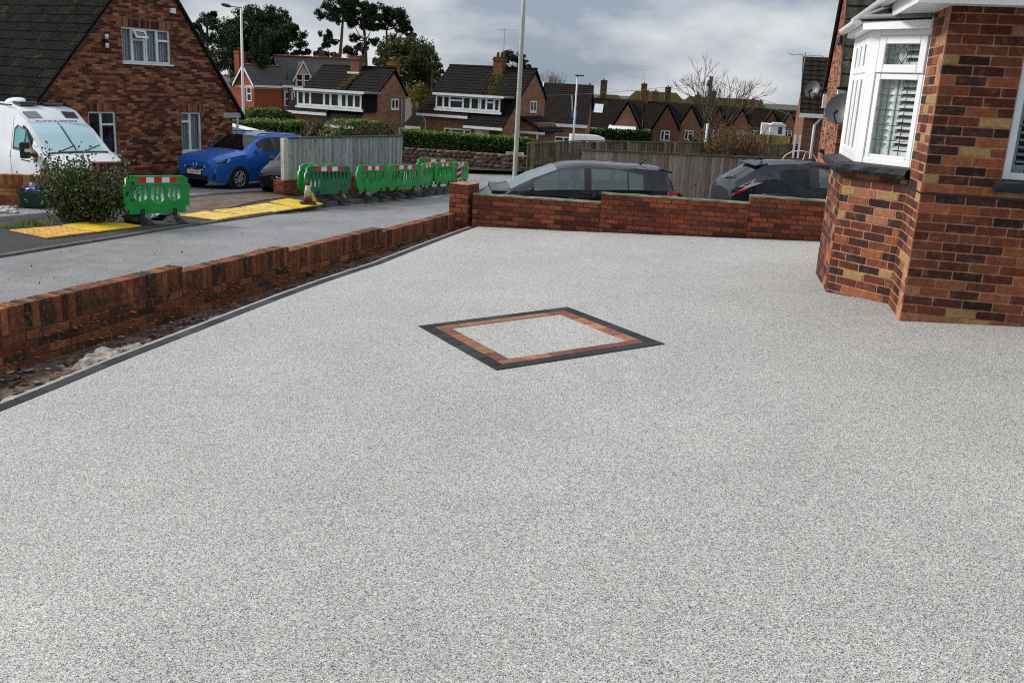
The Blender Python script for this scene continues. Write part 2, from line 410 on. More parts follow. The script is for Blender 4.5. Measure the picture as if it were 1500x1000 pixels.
M_curtain = _c.set(_c.mix(_c.rng(_w, 0, 1, -1, 1), (.20, .24, .28), (.50, .55, .58)), .9, .1, bump=_w, dist=.03)
M_tile = rooftile('concrete roof tile', (.012, .011, .010), (.022, .019, .017), moss=(2.2, (.055, .055, .012), .62))
M_tilepiece = pieces('dark roof tile', [(.0055, .005, .0047), (.008, .007, .0064), (.0042, .0039, .0037), (.0105, .009, .0078)], .9, .4, 12, .004, 60, moss=(1.5, (.045, .042, .012), .60), vein=(13, (.22, .21, .17), .10), spec=.04)

# ------------------------------------------------------------------ levels of the place (metres, 0 = the foot of the house corner)
def lerp_tab(tab, x):
    if x <= tab[0][0]: return tab[0][1]
    for (a, p), (b, q) in zip(tab, tab[1:]):
        if x <= b:
            t = (x - a) / (b - a); return p + (q - p) * t
    return tab[-1][1]
ROADTAB = [(-80, -.9), (8, -1.17), (18, -1.35), (27, -1.75), (38, -2.3), (52, -2.85), (66, -3.2), (90, -4.3), (125, -5.6), (200, -8), (400, -12), (900, -15), (4000, -16)]
def zr(x, y): return lerp_tab(ROADTAB, y)
def zd(x, y):                                                    # the driveway: falls to the left, and away beyond the diamond
    z = .058 * (x - 3.17) - .004 * (y - 7.5) + .004
    t = max(0, y - 8.0)
    return z - (.046 + max(-2, min(5.5, x + .73)) * .0073) * (t * t / (t + 2))

# ------------------------------------------------------------------ ground, road, drive
M_ground = plain('rough ground', (.075, .07, .055), .95, .15, var=.35, vscale=.6, dirt=((.05, .065, .02), .8), bump=.02, bscale=20)
_t = NT('asphalt')
_v = _t.vor(85); _c = _t.ramp(_t.math('FRACT', _t.math('MULTIPLY', _v.outputs['Color'], 1.0)), [(0, .08), (.45, .175), (.8, .25), (1, .38)])
_c = _t.scale(_c, _t.rng(_t.noise(.7, 6, .7), .72, 1.28, .3, .7))
_c = _t.mix(_t.ramp(_t.noise(.5, 4, .6, stretch=(1.6, .35, 1)), [(.55, 0), (.62, .35)]), _c, (.06, .058, .055))
_c = _t.mix(.25, _c, (.165, .165, .17))
M_asphalt = _t.set(_c, _t.rng(_t.noise(2.5, 4), .42, .7, .35, .65), .5, bump=_v.outputs['Distance'], dist=.004)
_t = NT('pavement asphalt')
_v = _t.vor(110); _c = _t.ramp(_v.outputs['Color'], [(0, .018), (.6, .045), (1, .11)])
_c = _t.scale(_c, _t.rng(_t.noise(1.3, 6, .7), .7, 1.3, .3, .7))
M_pave = _t.set(_t.mix(.3, _c, (.045, .038, .04)), .9, .15, bump=_v.outputs['Distance'], dist=.004)
_t = NT('resin bound gravel')
_v = _t.vor(285); _v2 = _t.vor(160)
_f = _t.math('FRACT', _t.math('MULTIPLY', _t.n('ShaderNodeSeparateColor').outputs[0], 1))
_sc = _t.n('ShaderNodeSeparateColor'); _t.l(_v.outputs['Color'], _sc.inputs[0])
_c = _t.ramp(_sc.outputs[0], [(0, (.04, .042, .048)), (.17, (.085, .087, .093)), (.25, (.325, .318, .303)), (.55, (.465, .457, .436)), (.80, (.61, .602, .575)), (.93, (.48, .43, .34)), (.97, (.64, .635, .62))])
_sc2 = _t.n('ShaderNodeSeparateColor'); _t.l(_v2.outputs['Color'], _sc2.inputs[0])
_c = _t.scale(_c, _t.rng(_sc2.outputs[1], .74, 1.2))
_c = _t.scale(_c, _t.rng(_t.noise(90, 2, .6), .84, 1.14, .35, .65))
_c = _t.scale(_c, _t.rng(_t.noise(1.1, 6, .7), .92, 1.08, .3, .7))
_c = _t.scale(_c, _t.rng(_t.noise(.4, 3, .6, stretch=(1, .5, 1)), .94, 1.06, .35, .65))
M_resin = _t.set(_c, _t.rng(_t.noise(.9, 3), .45, .62), .4, bump=_v.outputs['Distance'], dist=.0035, strength=.9)
M_kerb = plain('kerb concrete', (.10, .095, .088), .85, .25, var=.25, vscale=5, bump=.004)
M_mark = plain('worn white road paint', (.55, .55, .53), .7, .3, var=.2, vscale=5, dirt=((.16, .16, .165), .8))
M_gravel = NT('loose grey gravel'); _t = M_gravel; _v = _t.vor(45); _s = _t.n('ShaderNodeSeparateColor'); _t.l(_v.outputs['Color'], _s.inputs[0])
M_gravel = _t.set(_t.ramp(_s.outputs[0], [(0, (.05, .05, .055)), (.5, (.16, .16, .17)), (1, (.36, .36, .37))]), .9, .2, bump=_v.outputs['Distance'], dist=.01)
M_setts = NT('old block paving'); _t = M_setts; _q = _t.n('ShaderNodeTexBrick'); _t.l(_t.uv(), _q.inputs['Vector'])
for _k, _x in (('Scale', 1), ('Brick Width', .2), ('Row Height', .1), ('Mortar Size', .008), ('Bias', 0)): _q.inputs[_k].default_value = _x
_q.inputs['Color1'].default_value = (.11, .062, .048, 1); _q.inputs['Color2'].default_value = (.17, .13, .11, 1); _q.inputs['Mortar'].default_value = (.05, .05, .035, 1)
_c = _t.scale(_q.outputs['Color'], _t.rng(_t.noise(2, 6, .7), .6, 1.4, .3, .7))
M_setts = _t.set(_t.mix(_t.ramp(_t.noise(1.5, 5, .7), [(.5, 0), (.65, .6)]), _c, (.09, .085, .05)), .9, .2, bump=_t.math('SUBTRACT', 1.0, _q.outputs['Fac']), dist=.006)

def sheet(name, poly, fz, dz, mat, step=1.0, kind='structure', xfun=None):
    """a strip surface: poly = list of (y, xl, xr) rows, resampled, lying dz over fz"""
    mb = MB(); rows = []
    ys = []
    for (y0, a0, b0), (y1, a1, b1) in zip(poly, poly[1:]):
        n = max(1, int(abs(y1 - y0) / step))
        for i in range(n): ys.append((y0 + (y1 - y0) * i / n, a0 + (a1 - a0) * i / n, b0 + (b1 - b0) * i / n))
    ys.append(poly[-1])
    for y, a, b in ys:
        n = 16
        rows.append([(a + (b - a) * j / n, y, fz(a + (b - a) * j / n, y) + dz) for j in range(n + 1)])
    mb.grid(rows)
    o = mb.build(name, mat); o['kind'] = kind
    return o
def fan(name, pts, fz, dz, mat, n=14, kind='structure', thick=0):
    """quad patch through 4 plan points (a,b,c,d), draped over fz"""
    a, b, c, d = [V((p[0], p[1], 0)) for p in pts]; rows = []
    for i in range(n + 1):
        s = i / n; l = a.lerp(d, s); r = b.lerp(c, s)
        rows.append([(p.x, p.y, fz(p.x, p.y) + dz) for p in (l.lerp(r, j / n) for j in range(n + 1))])
    mb = MB(); mb.grid(rows); o = mb.build(name, mat); o['kind'] = kind; return o
gy = [-80, -20, 0, 4, 8, 12, 18, 22, 27, 32, 38, 45, 52, 58, 66, 78, 90, 105, 125, 160, 200, 300, 400, 900, 4000]
mb = MB()
xs = [-3000, -600, -200, -80, -40, -20, -10, -5, 0, 5, 10, 20, 40, 80, 200, 600, 3000]
mb.grid([[(x, y, zr(x, y) - .12) for x in xs] for y in gy], sm=False)
mb.build('ground', M_ground, kind='structure')

# plan lines
WDIR = V((.3402, .9403, 0))                                      # the low garden wall runs along this
WEND = V((-1.08, 14.84, 0))
def wall_x(y): return WEND.x + (y - WEND.y) * WDIR.x / WDIR.y
KERB_PX = [(-130, 397), (0, 378), (200, 345), (330, 325), (430, 310), (500, 301), (560, 296), (655, 284), (690, 279)]
KERB = [at_s(px, py, zr) for px, py in KERB_PX]
KERB[0] = KERB[1] + (KERB[1] - KERB[2]).normalized() * 14
KERB[-1] = KERB[-2] + (KERB[-2] - KERB[-3]).normalized() * 2.0
def kerb_x(y):
    return lerp_tab([(p.y, p.x) for p in KERB], y)
rows = [(KERB[0].y, KERB[0].x - 3, -4), (5, KERB[1].x - 3, wall_x(5) - .1), (14.7, kerb_x(14.7) - .3, wall_x(14.7) - .2), (15.3, kerb_x(15.3) - .3, 6), (24, kerb_x(24) - .3, 12), (29, kerb_x(KERB[-1].y) - 3, 30), (34, -14, 40), (47, -40, 60)]
sheet('road', rows, zr, 0.0, M_asphalt, 1.0)

# ------------------------------------------------------------------ the resin driveway with its charcoal edging
EDGE_PX = [(0, 603), (90, 566.5), (180, 528.5), (300, 481.5), (400, 442), (480, 412.5), (560, 386), (610, 366), (660, 346.5), (700, 332)]
EDGE = [at_s(px, py, zd) for px, py in EDGE_PX]
d0 = (EDGE[0] - EDGE[2]).normalized()
EDGE = [EDGE[0] + d0 * 7] + EDGE
FARD = V((math.cos(-.1448), math.sin(-.1448), 0)); FARN = V((-FARD.y, FARD.x, 0))
FW0 = V((-.67, 14.962, 0))                                       # the far wall's face starts here
def edge_x(y): return lerp_tab([(p.y, p.x) for p in EDGE], y)
rows = []
yy = EDGE[0].y
mb = MB(); R_ = []
while yy < 16:
    xl = edge_x(yy); xr = 9.0; n = 40; row = []
    for j in range(n + 1):
        x = xl + (xr - xl) * j / n
        lim = FW0.y + (x - FW0.x) * FARD.y / FARD.x - .10
        y = min(yy, lim); row.append((x, y, zd(x, y)))
    R_.append(row); yy += .25
mb.grid(R_)
drive = mb.build('driveway', M_resin, kind='structure')
bm_ = bmesh.new(); bmesh.ops.create_cube(bm_, size=1); bmesh.ops.scale(bm_, vec=(.197, .098, .06), verts=bm_.verts)
bmesh.ops.bevel(bm_, geom=bm_.edges[:], offset=.004, segments=1, affect='EDGES')
def mesh_of(bm, name, mat):
    me = bpy.data.meshes.new(name); bm.to_mesh(me); bm.free(); me.materials.append(mat); return me
ME_edge = mesh_of(bm_, 'edging_block', M_edge)
ME_brindle = ME_edge.copy(); ME_brindle.materials.clear(); ME_brindle.materials.append(M_brindle)
def place_block(me, name, parent, c, ex, up=V((0, 0, 1)), sx=1.0, sy=1.0, sink=.03):
    ex = ex.normalized(); ey = up.cross(ex).normalized(); ez = ex.cross(ey)
    c = c - ez * sink
    mw = Matrix(((ex.x * sx, ey.x * sy, ez.x, c.x), (ex.y * sx, ey.y * sy, ez.y, c.y), (ex.z * sx, ey.z * sy, ez.z, c.z), (0, 0, 0, 1)))
    return inst(name, me, parent, mw)
# left edging run
bed = MB(); out_pts = []
pl = [EDGE[i].lerp(EDGE[i + 1], t / 8) for i in range(len(EDGE) - 1) for t in range(8)] + [EDGE[-1]]
run = [0]
for a, b in zip(pl, pl[1:]): run.append(run[-1] + (b - a).length)
def on_run(s):
    for i in range(len(run) - 1):
        if s <= run[i + 1]: return pl[i].lerp(pl[i + 1], (s - run[i]) / max(1e-9, run[i + 1] - run[i])), (pl[i + 1] - pl[i]).normalized()
    return pl[-1], (pl[-1] - pl[-2]).normalized()
s = .1
while s < run[-1] - .05:
    c, d = on_run(s); nrm = V((-d.y, d.x, 0)).normalized(); q = c + nrm * .05; q.z = zd(q.x, q.y) + .006
    d2 = d.copy(); d2.z = 0
    place_block(ME_edge, 'edging_block', drive, q, d, sx=.97); s += .2
for i in range(len(pl) - 1):                                     # concrete haunch outside the blocks, a real step up out of the trench
    a, b = pl[i], pl[i + 1]; d = (b - a).normalized(); nr = V((-d.y, d.x, 0)).normalized()
    z0 = zd(a.x, a.y) - .004; z1 = zd(b.x, b.y) - .004
    p = [a + nr * .10, b + nr * .10, b + nr * .15, a + nr * .15]
    bot = [V((q.x, q.y, z0 - .35)) for q in p]; top = [V((p[0].x, p[0].y, z0)), V((p[1].x, p[1].y, z1)), V((p[2].x, p[2].y, z1 - .004)), V((p[3].x, p[3].y, z0 - .004))]
    bed.hexa(bot + top)
bed.build('concrete_haunch', M_haunch, drive)
u = .0
while u < 5.6:                                                   # far edging along the wall
    p = FW0 + FARD * (u + .12) - FARN * .052; p.z = zd(p.x, p.y) + .004
    place_block(ME_edge, 'edging_block', drive, p, V((FARD.x, FARD.y, -.02))); u += .2
# the diamond
DQ = [at_s(*q, zd) for q in ((614, 477.3), (831, 450.3), (975, 503.7), (726, 543.3))]      # left, far, right, near
DC = sum(DQ, V()) / 4
ex = ((DQ[1] - DQ[0]) + (DQ[2] - DQ[3])).normalized(); ey = ((DQ[0] - DQ[3]) + (DQ[1] - DQ[2])).normalized()
ez = ex.cross(ey).normalized(); LX = ((DQ[1] - DQ[0]).length + (DQ[2] - DQ[3]).length) / 2; LY = ((DQ[0] - DQ[3]).length + (DQ[1] - DQ[2]).length) / 2
ey = (ey + ex * -.0).normalized()
def dpt(a, b): return DC + ex * a + ey * b
def ring(me, name, hx, hy, nx, ny, w):
    for sgn in (1, -1):
        l = 2 * hx / nx
        for i in range(nx): place_block(me, name, drive, dpt(-hx + l * (i + .5), sgn * (hy - w / 2)), ex, ez, l / .2 * .995, w / .1 * .99, .0235)
        l = 2 * (hy - w) / ny
        for i in range(ny): place_block(me, name, drive, dpt(sgn * (hx - w / 2), -hy + w + l * (i + .5)), ey, ez, l / .2 * .995, w / .1 * .99, .0235)
ring(ME_edge, 'charcoal_block', LX / 2, LY / 2, 7, 6, .102)
ring(ME_brindle, 'brindle_block', LX / 2 - .102, LY / 2 - .102, 6, 5, .102)
mb = MB()                                                        # dark joint sand under the blocks
for (a0, a1, b0, b1) in ((-LX / 2, LX / 2, LY / 2 - .2, LY / 2), (-LX / 2, LX / 2, -LY / 2, -LY / 2 + .2), (-LX / 2, -LX / 2 + .2, -LY / 2 + .2, LY / 2 - .2), (LX / 2 - .2, LX / 2, -LY / 2 + .2, LY / 2 - .2)):
    lo = [dpt(a0, b0) - ez * .03, dpt(a1, b0) - ez * .03, dpt(a1, b1) - ez * .03, dpt(a0, b1) - ez * .03]
    mb.hexa(lo + [q + ez * .033 for q in lo])
mb.build('joint_bed', plain('joint sand', (.02, .018, .016), .95, .1), drive)

# ------------------------------------------------------------------ brick laying
def brick_mesh(name, mat, l=.215, d=.1025, h=.065, bev=.004):
    bm = bmesh.new(); bmesh.ops.create_cube(bm, size=1); bmesh.ops.scale(bm, vec=(l, d, h), verts=bm.verts)
    bmesh.ops.bevel(bm, geom=bm.edges[:], offset=bev, segments=1, affect='EDGES')
    return mesh_of(bm, name, mat)
class Layer:
    def __init__(s, parent, mesh, mat, limit=300, hh=.075, joint=.010, name='brick'):
        s.p = parent; s.me = mesh; s.mat = mat; s.limit = limit; s.n = 0; s.rest = MB(); s.hh = hh; s.j = joint; s.name = name; s.cands = []
    def put(s, fr, u0, u1, w0, pri=0.0, proud=0.0, h=.065, l=.215):
        s.cands.append((pri, fr, u0, u1, w0, proud, h, l))
    def flush(s):
        s.cands.sort(key=lambda c: c[0]); R = random.Random(3)
        for i, (pri, fr, u0, u1, w0, proud, h, l) in enumerate(s.cands):
            a = u0 + s.j / 2; b = u1 - s.j / 2; pr = proud + R.uniform(-.0015, .0015)
            if i < s.limit:
                mw = fr.mat((a + b) / 2, .05125 - pr, w0 + h / 2 + s.j / 2) @ Matrix.Rotation(R.uniform(-.004, .004), 4, 'Y') @ Matrix.Diagonal(((b - a) / l, 1, 1, 1))
                inst(s.name, s.me, s.p, mw)
            else:
                s.rest.fb(fr, a, b, -pr, .06, w0 + s.j / 2, w0 + s.j / 2 + h)
        if s.rest.v: s.rest.build('brickwork', s.mat, s.p, kind='stuff')
def courses(lay, fr, L, k0, k1, w_base=0.0, holes=(), first=lambda k: .225 if k % 2 == 0 else .1125, prio=lambda u, k: 0.0, lim=None):
    for k in range(k0, k1):
        w = w_base + k * lay.hh; u = 0.0; nxt = first(k)
        lo, hi = (0.0, L) if lim is None else lim(k)
        while u < L - 1e-6:
            e_ = min(L, u + nxt); nxt = .225
            segs = [(max(u, lo), min(e_, hi))]
            for (h0, h1, z0, z1) in holes:
                if w + .07 > z0 and w + .005 < z1:
                    ns = []
                    for a, b in segs:
                        if b <= h0 or a >= h1: ns.append((a, b))
                        else:
                            if a < h0: ns.append((a, h0))
                            if b > h1: ns.append((h1, b))
                    segs = ns
            for a, b in segs:
                if b - a > .03: lay.put(fr, a, b, w, prio((a + b) / 2, k))
            u = e_
# ------------------------------------------------------------------ the house on the right, with its bay
DM = V((math.cos(-.221), math.sin(-.221), 0)); FA = V((-DM.y, DM.x, 0))
PA = V((3.168, 7.492, 0)); PB = PA + FA * .655; PC = V((2.945, 8.705, 0)); PD = PC + FA * 1.27; PE = PD + (FA + DM).normalized() * .70
house = thing('brick_house', 'brown brick house with a white leaded bay window beside the resin driveway', 'house', PA)
F_main = Fr(PA, DM); F_ret = Fr(PB, -FA); CDIR = (PC - PB).normalized(); L_c = (PC - PB).length
F_cant = Fr(PC, -CDIR); F_bay = Fr(PD, -FA); F_cant2 = Fr(PE, (PD - PE)); L_f = 1.27
SILL0, SILL1, HEAD, SOFF = 1.10, 1.195, 2.335, 2.45
WIN = (.565, 1.75, 1.195, 2.19)
ME_brick = brick_mesh('brick', M_brick)
lay = Layer(house, ME_brick, M_brick, 300)
courses(lay, F_main, 2.4, -2, 33, holes=[(WIN[0], WIN[1], 1.10, WIN[3])], prio=lambda u, k: (0 if u < 1.02 and k >= 0 else 50) + u * .1)
courses(lay, F_ret, .655, -2, 33, first=lambda k: .225 if k % 2 else .1025 + .0625, prio=lambda u, k: 5 if k >= 0 else 60)
courses(lay, F_cant, L_c, -4, 15, first=lambda k: (.16, .09)[k % 2], prio=lambda u, k: 3 if k > -2 else 60)
courses(lay, F_bay, L_f, -5, 15, prio=lambda u, k: 8 if k > -2 else 60)
courses(lay, F_cant2, .7, -5, 15, prio=lambda u, k: 70)
# the house front beyond the bay and the corner above the bay
PF = PB + FA * 2.9
F_front2 = Fr(PF, -FA)
courses(lay, F_front2, .9, -6, 33, prio=lambda u, k: 80)
lay.flush()
mb = MB()                                                        # the mortar and the wall behind the bricks
def backing(fr, L, w0, w1, t=.2, holes=()):
    us = sorted({0.0, L} | {h for q in holes for h in q[:2] if 0 < h < L}); ws = sorted({w0, w1} | {h for q in holes for h in q[2:] if w0 < h < w1})
    for a, b in zip(us, us[1:]):
        for c, d in zip(ws, ws[1:]):
            if any(a >= q[0] - 1e-6 and b <= q[1] + 1e-6 and c >= q[2] - 1e-6 and d <= q[3] + 1e-6 for q in holes): continue
            mb.fb(fr, a, b, .004, t, c, d)
backing(F_main, 2.4, -.3, 2.46, holes=[(WIN[0], WIN[1], 1.10, WIN[3])])
mb.fb(F_ret, 0, .651, .004, .2, -.3, 2.46); mb.fb(F_cant, 0.004, L_c, .004, .16, -.4, 1.125); mb.fb(F_bay, 0, L_f - .004, .0045, .16, -.45, 1.125); mb.fb(F_cant2, 0.0, .696, .004, .16, -.45, 1.125)
mb.fb(F_front2, 0, .9, .004, .2, -.6, 2.46)
mb.build('wall', M_mortar, house)
mb = MB(); mb.fb(F_main, -.005, 2.4, -.004, .03, 1.041, 1.0555); mb.fb(F_ret, 0, .66, -.004, .03, 1.0412, 1.0553); mb.fb(F_cant, -.003, L_c, -.004, .03, 1.041, 1.055); mb.fb(F_bay, 0, L_f + .003, -.0045, .03, 1.0412, 1.0552)
mb.build('damp_course', M_black, house)
# riven black stone sills
def slab(fr, u0, u1, v0, v1, w0, w1, mb, seed, over0=0, over1=0):
    n = 14; R = random.Random(seed); rows = []
    prof = lambda t, i: [(v0 + .02 + R.uniform(-.006, .006), w0), (v0 + R.uniform(-.008, .008), w0 + (w1 - w0) * .4), (v0 + .006 + R.uniform(-.009, .009), w1 - .012), (v0 + .05, w1), (v1, w1 + .015), (v1, w0)]
    for i in range(n + 1):
        t = i / n
        rows.append([fr.p(u0 + (u1 - u0) * t + (over0 * (1 - t) + over1 * t) * (-v / .1 if v < 0 else 0), v, w) for v, w in prof(t, i)])
    mb.grid(rows, sm=False)
    mb.quad(*rows[0]); mb.quad(*rows[-1][::-1])
k45 = math.tan(math.radians(22.5)) * .1
mb = MB(); slab(F_cant, 0, L_c + .02, -.085, .2, SILL0, SILL1 - .01, mb, 1, -k45, 0); slab(F_bay, 0, L_f, -.085, .2, SILL0 + .001, SILL1 - .009, mb, 2, -k45, k45); slab(F_cant2, 0, .7, -.085, .2, SILL0, SILL1 - .01, mb, 4, 0, k45)
mb.build('bay_sill', M_blackstone, house)
mb = MB(); slab(F_main, WIN[0] - .055, WIN[1] + .05, -.075, .12, SILL0, SILL1 - .01, mb, 3); mb.build('window_sill', M_blackstone, house)
# white frames: function makes a framed light with its pane
def light(fr, u0, u1, w0, w1, v, parent, fw=.055, gname='pane', gm=None, d=.05, fm=None, name='frame'):
    m = MB()
    m.fb(fr, u0, u0 + fw, v, v + d, w0, w1); m.fb(fr, u1 - fw, u1, v, v + d, w0, w1)
    m.fb(fr, u0 + fw, u1 - fw, v, v + d, w0, w0 + fw); m.fb(fr, u0 + fw, u1 - fw, v, v + d, w1 - fw, w1)
    f = m.build(name, fm or M_white, parent, bevel=.006)
    g = MB(); g.fb(fr, u0 + fw - .004, u1 - fw + .004, v + d * .45, v + d * .45 + .006, w0 + fw - .004, w1 - fw + .004)
    g.build(gname, gm or M_pane, f)
    return f
INS = .09
_k = INS / math.cos(math.radians(22.5))
PCw = PC + (F_cant.y + F_bay.y).normalized() * _k; PDw = PD + (F_bay.y + F_cant2.y).normalized() * _k; PBw = PB + F_cant.y * INS + CDIR * .03; PEw = PE + F_cant2.y * INS
G_cant, G_bay, G_cant2 = F_cant, F_bay, F_cant2; LB_c, LB_f = L_c, L_f
F_cant = Fr(PCw, -CDIR); L_c = (PBw - PCw).length; F_bay = Fr(PDw, -FA); L_f = (PDw - PCw).length; F_cant2 = Fr(PEw, (PDw - PEw))
cu0, cu1 = .09, L_c - .005
bay = MB()
bay.fb(F_cant, .0, cu0, -.012, .07, SILL1 - .005, HEAD); bay.fb(F_cant, L_c - .035, L_c + .01, -.008, .07, SILL1 - .005, HEAD)
bay.fb(F_cant, cu0, L_c - .035, -.008, .06, SILL1 - .005, SILL1 + .05); bay.fb(F_cant, cu0, L_c - .035, -.008, .06, HEAD - .05, HEAD)
bay.fb(F_bay, L_f - .11, L_f, -.012, .07, SILL1 - .004, HEAD - .001); bay.fb(F_bay, 0, .11, -.012, .07, SILL1 - .004, HEAD - .001)
bay.fb(F_bay, .11, L_f - .11, -.008, .06, SILL1 - .004, SILL1 + .05); bay.fb(F_bay, .11, L_f - .11, -.008, .06, HEAD - .05, HEAD - .001)
for q in (.36 * L_f, .63 * L_f): bay.fb(F_bay, q - .03, q + .03, -.008, .06, SILL1 + .05, HEAD - .05)
bay.fb(F_cant2, 0, .65, -.01, .07, SILL1 - .005, SILL1 + .06); bay.fb(F_cant2, 0, .65, -.01, .07, HEAD - .06, HEAD); bay.fb(F_cant2, 0, .08, -.01, .07, SILL1, HEAD); bay.fb(F_cant2, .62, .7, -.01, .07, SILL1, HEAD)
bayf = bay.build('bay_frame', M_white, house, bevel=.005)
TR = 1.975
l_top = light(F_cant, cu0 + .005, L_c - .04, TR, HEAD - .05, -.02, bayf, .07, name='window_frame')
l_bot = light(F_cant, cu0 + .005, L_c - .04, SILL1 + .03, TR - .004, -.006, bayf, .052, name='window_frame')
def leads(fr, u0, u1, w0, w1, v, nu, nw, parent, diamond=False):
    m = MB(); t = .006
    for i in range(1, nu):
        u = u0 + (u1 - u0) * i / nu
        if diamond and i == nu // 2:
            cw = (w0 + w1) / 2; m.fb(fr, u - t / 2, u + t / 2, v, v + .004, w0, cw - .075); m.fb(fr, u - t / 2, u + t / 2, v, v + .004, cw + .075, w1)
        else: m.fb(fr, u - t / 2, u + t / 2, v, v + .004, w0, w1)
    for i in range(1, nw):
        w = w0 + (w1 - w0) * i / nw
        if diamond:
            uc = (u0 + u1) / 2; m.fb(fr, u0, uc - .055, v, v + .0045, w - t / 2, w + t / 2); m.fb(fr, uc + .055, u1, v, v + .0045, w - t / 2, w + t / 2)
        else: m.fb(fr, u0, u1, v, v + .0045, w - t / 2, w + t / 2)
    if diamond:
        uc, wc = (u0 + u1) / 2, (w0 + w1) / 2; c = [(uc, wc + .08), (uc + .055, wc), (uc, wc - .08), (uc - .055, wc)]
        for a, b in zip(c, c[1:] + c[:1]): m.tube([fr.p(a[0], v + .002, a[1]), fr.p(b[0], v + .002, b[1])], .0035, 4)
    return m.build('lead_strip', M_lead, parent)
leads(F_cant, cu0 + .075, L_c - .11, TR + .07, HEAD - .12, -.004, 4, 2, l_top, True)
leads(F_cant, cu0 + .057, L_c - .092, SILL1 + .082, TR - .056, .008, 4, 5, l_bot)
for i, (a, b) in enumerate(((.115, .36 * L_f - .034), (.36 * L_f + .034, .63 * L_f - .034), (.63 * L_f + .034, L_f - .115))):
    t_ = light(F_bay, a, b, TR, HEAD - .055, -.02, bayf, .06, name='window_frame'); b_ = light(F_bay, a, b, SILL1 + .05, TR - .004, -.015, bayf, .055, name='window_frame')
    leads(F_bay, a + .06, b - .06, SILL1 + .105, TR - .06, .002, 3, 4, b_)
l2 = light(F_cant2, .08, .62, SILL1 + .06, HEAD - .06, 0, bayf, .05, name='window_frame')
mb = MB()                                                        # plantation shutters inside the bay
def shutters(mb, fr, u0, u1, w0, w1, v, frame=.05, tilt=.5, pitch=.060):
    mb.fb(fr, u0, u0 + frame, v, v + .028, w0, w1); mb.fb(fr, u1 - frame, u1, v, v + .028, w0, w1)
    mb.fb(fr, u0 + frame, u1 - frame, v, v + .028, w0, w0 + .09); mb.fb(fr, u0 + frame, u1 - frame, v, v + .028, w1 - .09, w1)
    w = w0 + .12
    while w < w1 - .1:
        c, s_ = math.cos(tilt) * .03, math.sin(tilt) * .03
        a = [fr.p(u0 + frame, v + .014 - c, w - s_ - .004), fr.p(u1 - frame, v + .014 - c, w - s_ - .004), fr.p(u1 - frame, v + .014 + c, w + s_ - .004), fr.p(u0 + frame, v + .014 + c, w + s_ - .004)]
        mb.hexa(a + [q + V((0, 0, .009)) for q in a]); w += pitch
shutters(mb, F_cant, .10, .30, SILL1 + .03, HEAD - .03, .075, tilt=1.2); shutters(mb, F_cant, .27, L_c - .04, SILL1 + .03, HEAD - .03, .075, tilt=.5)
shutters(mb, F_bay, .12, .40, SILL1 + .03, HEAD - .03, .075); shutters(mb, F_bay, .42, .68, SILL1 + .03, HEAD - .03, .075); shutters(mb, F_bay, .70, L_f - .12, SILL1 + .03, HEAD - .03, .075)
mb.build('shutter', M_louvre, bayf)
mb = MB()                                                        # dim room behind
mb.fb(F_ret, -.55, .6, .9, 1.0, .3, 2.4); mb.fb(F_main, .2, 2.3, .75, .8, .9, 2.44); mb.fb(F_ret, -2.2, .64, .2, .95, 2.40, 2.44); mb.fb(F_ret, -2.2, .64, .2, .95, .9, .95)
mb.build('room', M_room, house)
# window in the main wall
wf = MB(); a, b, c, d = WIN[0], WIN[1], SILL1, WIN[3]
wf.fb(F_main, a + .002, a + .06, .02, .09, c, d); wf.fb(F_main, b - .06, b - .002, .02, .09, c, d); wf.fb(F_main, a + .06, b - .06, .02, .09, c, c + .055); wf.fb(F_main, a + .06, b - .06, .02, .09, d - .055, d); wf.fb(F_main, 1.12, 1.18, .02, .09, c + .055, d - .055)
wfo = wf.build('window', M_greywhite, house, bevel=.005)
for q0, q1 in ((a + .056, 1.124), (1.176, b - .056)):
    g = MB(); g.fb(F_main, q0, q1, .05, .056, c + .05, d - .05); g.build('pane', M_pane, wfo)
    leads(F_main, q0 + .004, q1 - .004, c + .055, d - .055, .044, 5, 5, wfo)
mb = MB(); shutters(mb, F_main, a + .06, 1.14, c + .02, d - .02, .14, pitch=.055, tilt=.2); shutters(mb, F_main, 1.16, b - .06, c + .02, d - .02, .14, pitch=.055, tilt=.2); mb.build('shutter', plain('grey shutter', (.42, .47, .52), .5, .4, var=.05), wfo)
# soffit, fascias, gutters
OV, OVL = .30, .27
mb = MB()
n_b = 9
for i in range(n_b):                                             # grooved soffit boards along the left eave
    v0 = -OVL + OVL * i / n_b
    mb.fb(F_ret, -2.6, .655 + OV, v0 + .0015, v0 + OVL / n_b - .0015, SOFF - (0 if i % 1 == 0 else .002), SOFF + .012)
for i in range(6):
    v0 = -OV + OV * i / 6; mb.fb(F_main, .002, 2.6, v0 + .0015, v0 + OV / 6 - .0015, SOFF, SOFF + .012)
mb.build('soffit', M_white, house)
mb = MB()
mb.fb(F_main, -OVL - .018, 2.6, -OV - .018, -OV, SOFF - .014, SOFF + .15)
mb.fb(F_ret, -2.6, .655 + OV, -OVL - .018, -OVL, SOFF - .013, SOFF + .15)
mb.build('fascia', M_white, house)
def gutter(path, r, mat, parent, out, name='gutter'):
    m = MB(); rows = []
    for p in path:
        rows.append([p + out * (r - math.cos(t) * r) * 1.0 - V((0, 0, 1)) * math.sin(t) * r for t in [math.pi * j / 8 for j in range(9)]])
    m.grid(rows)
    rows2 = [[q + (p + out * r - q) * .08 for q in row] for p, row in zip(path, rows)]
    m.grid([r_[::-1] for r_ in rows2])
    for row in (rows[0], rows[-1]): m.quad(*row)
    return m.build(name, mat, parent)
gz_ = SOFF + .13
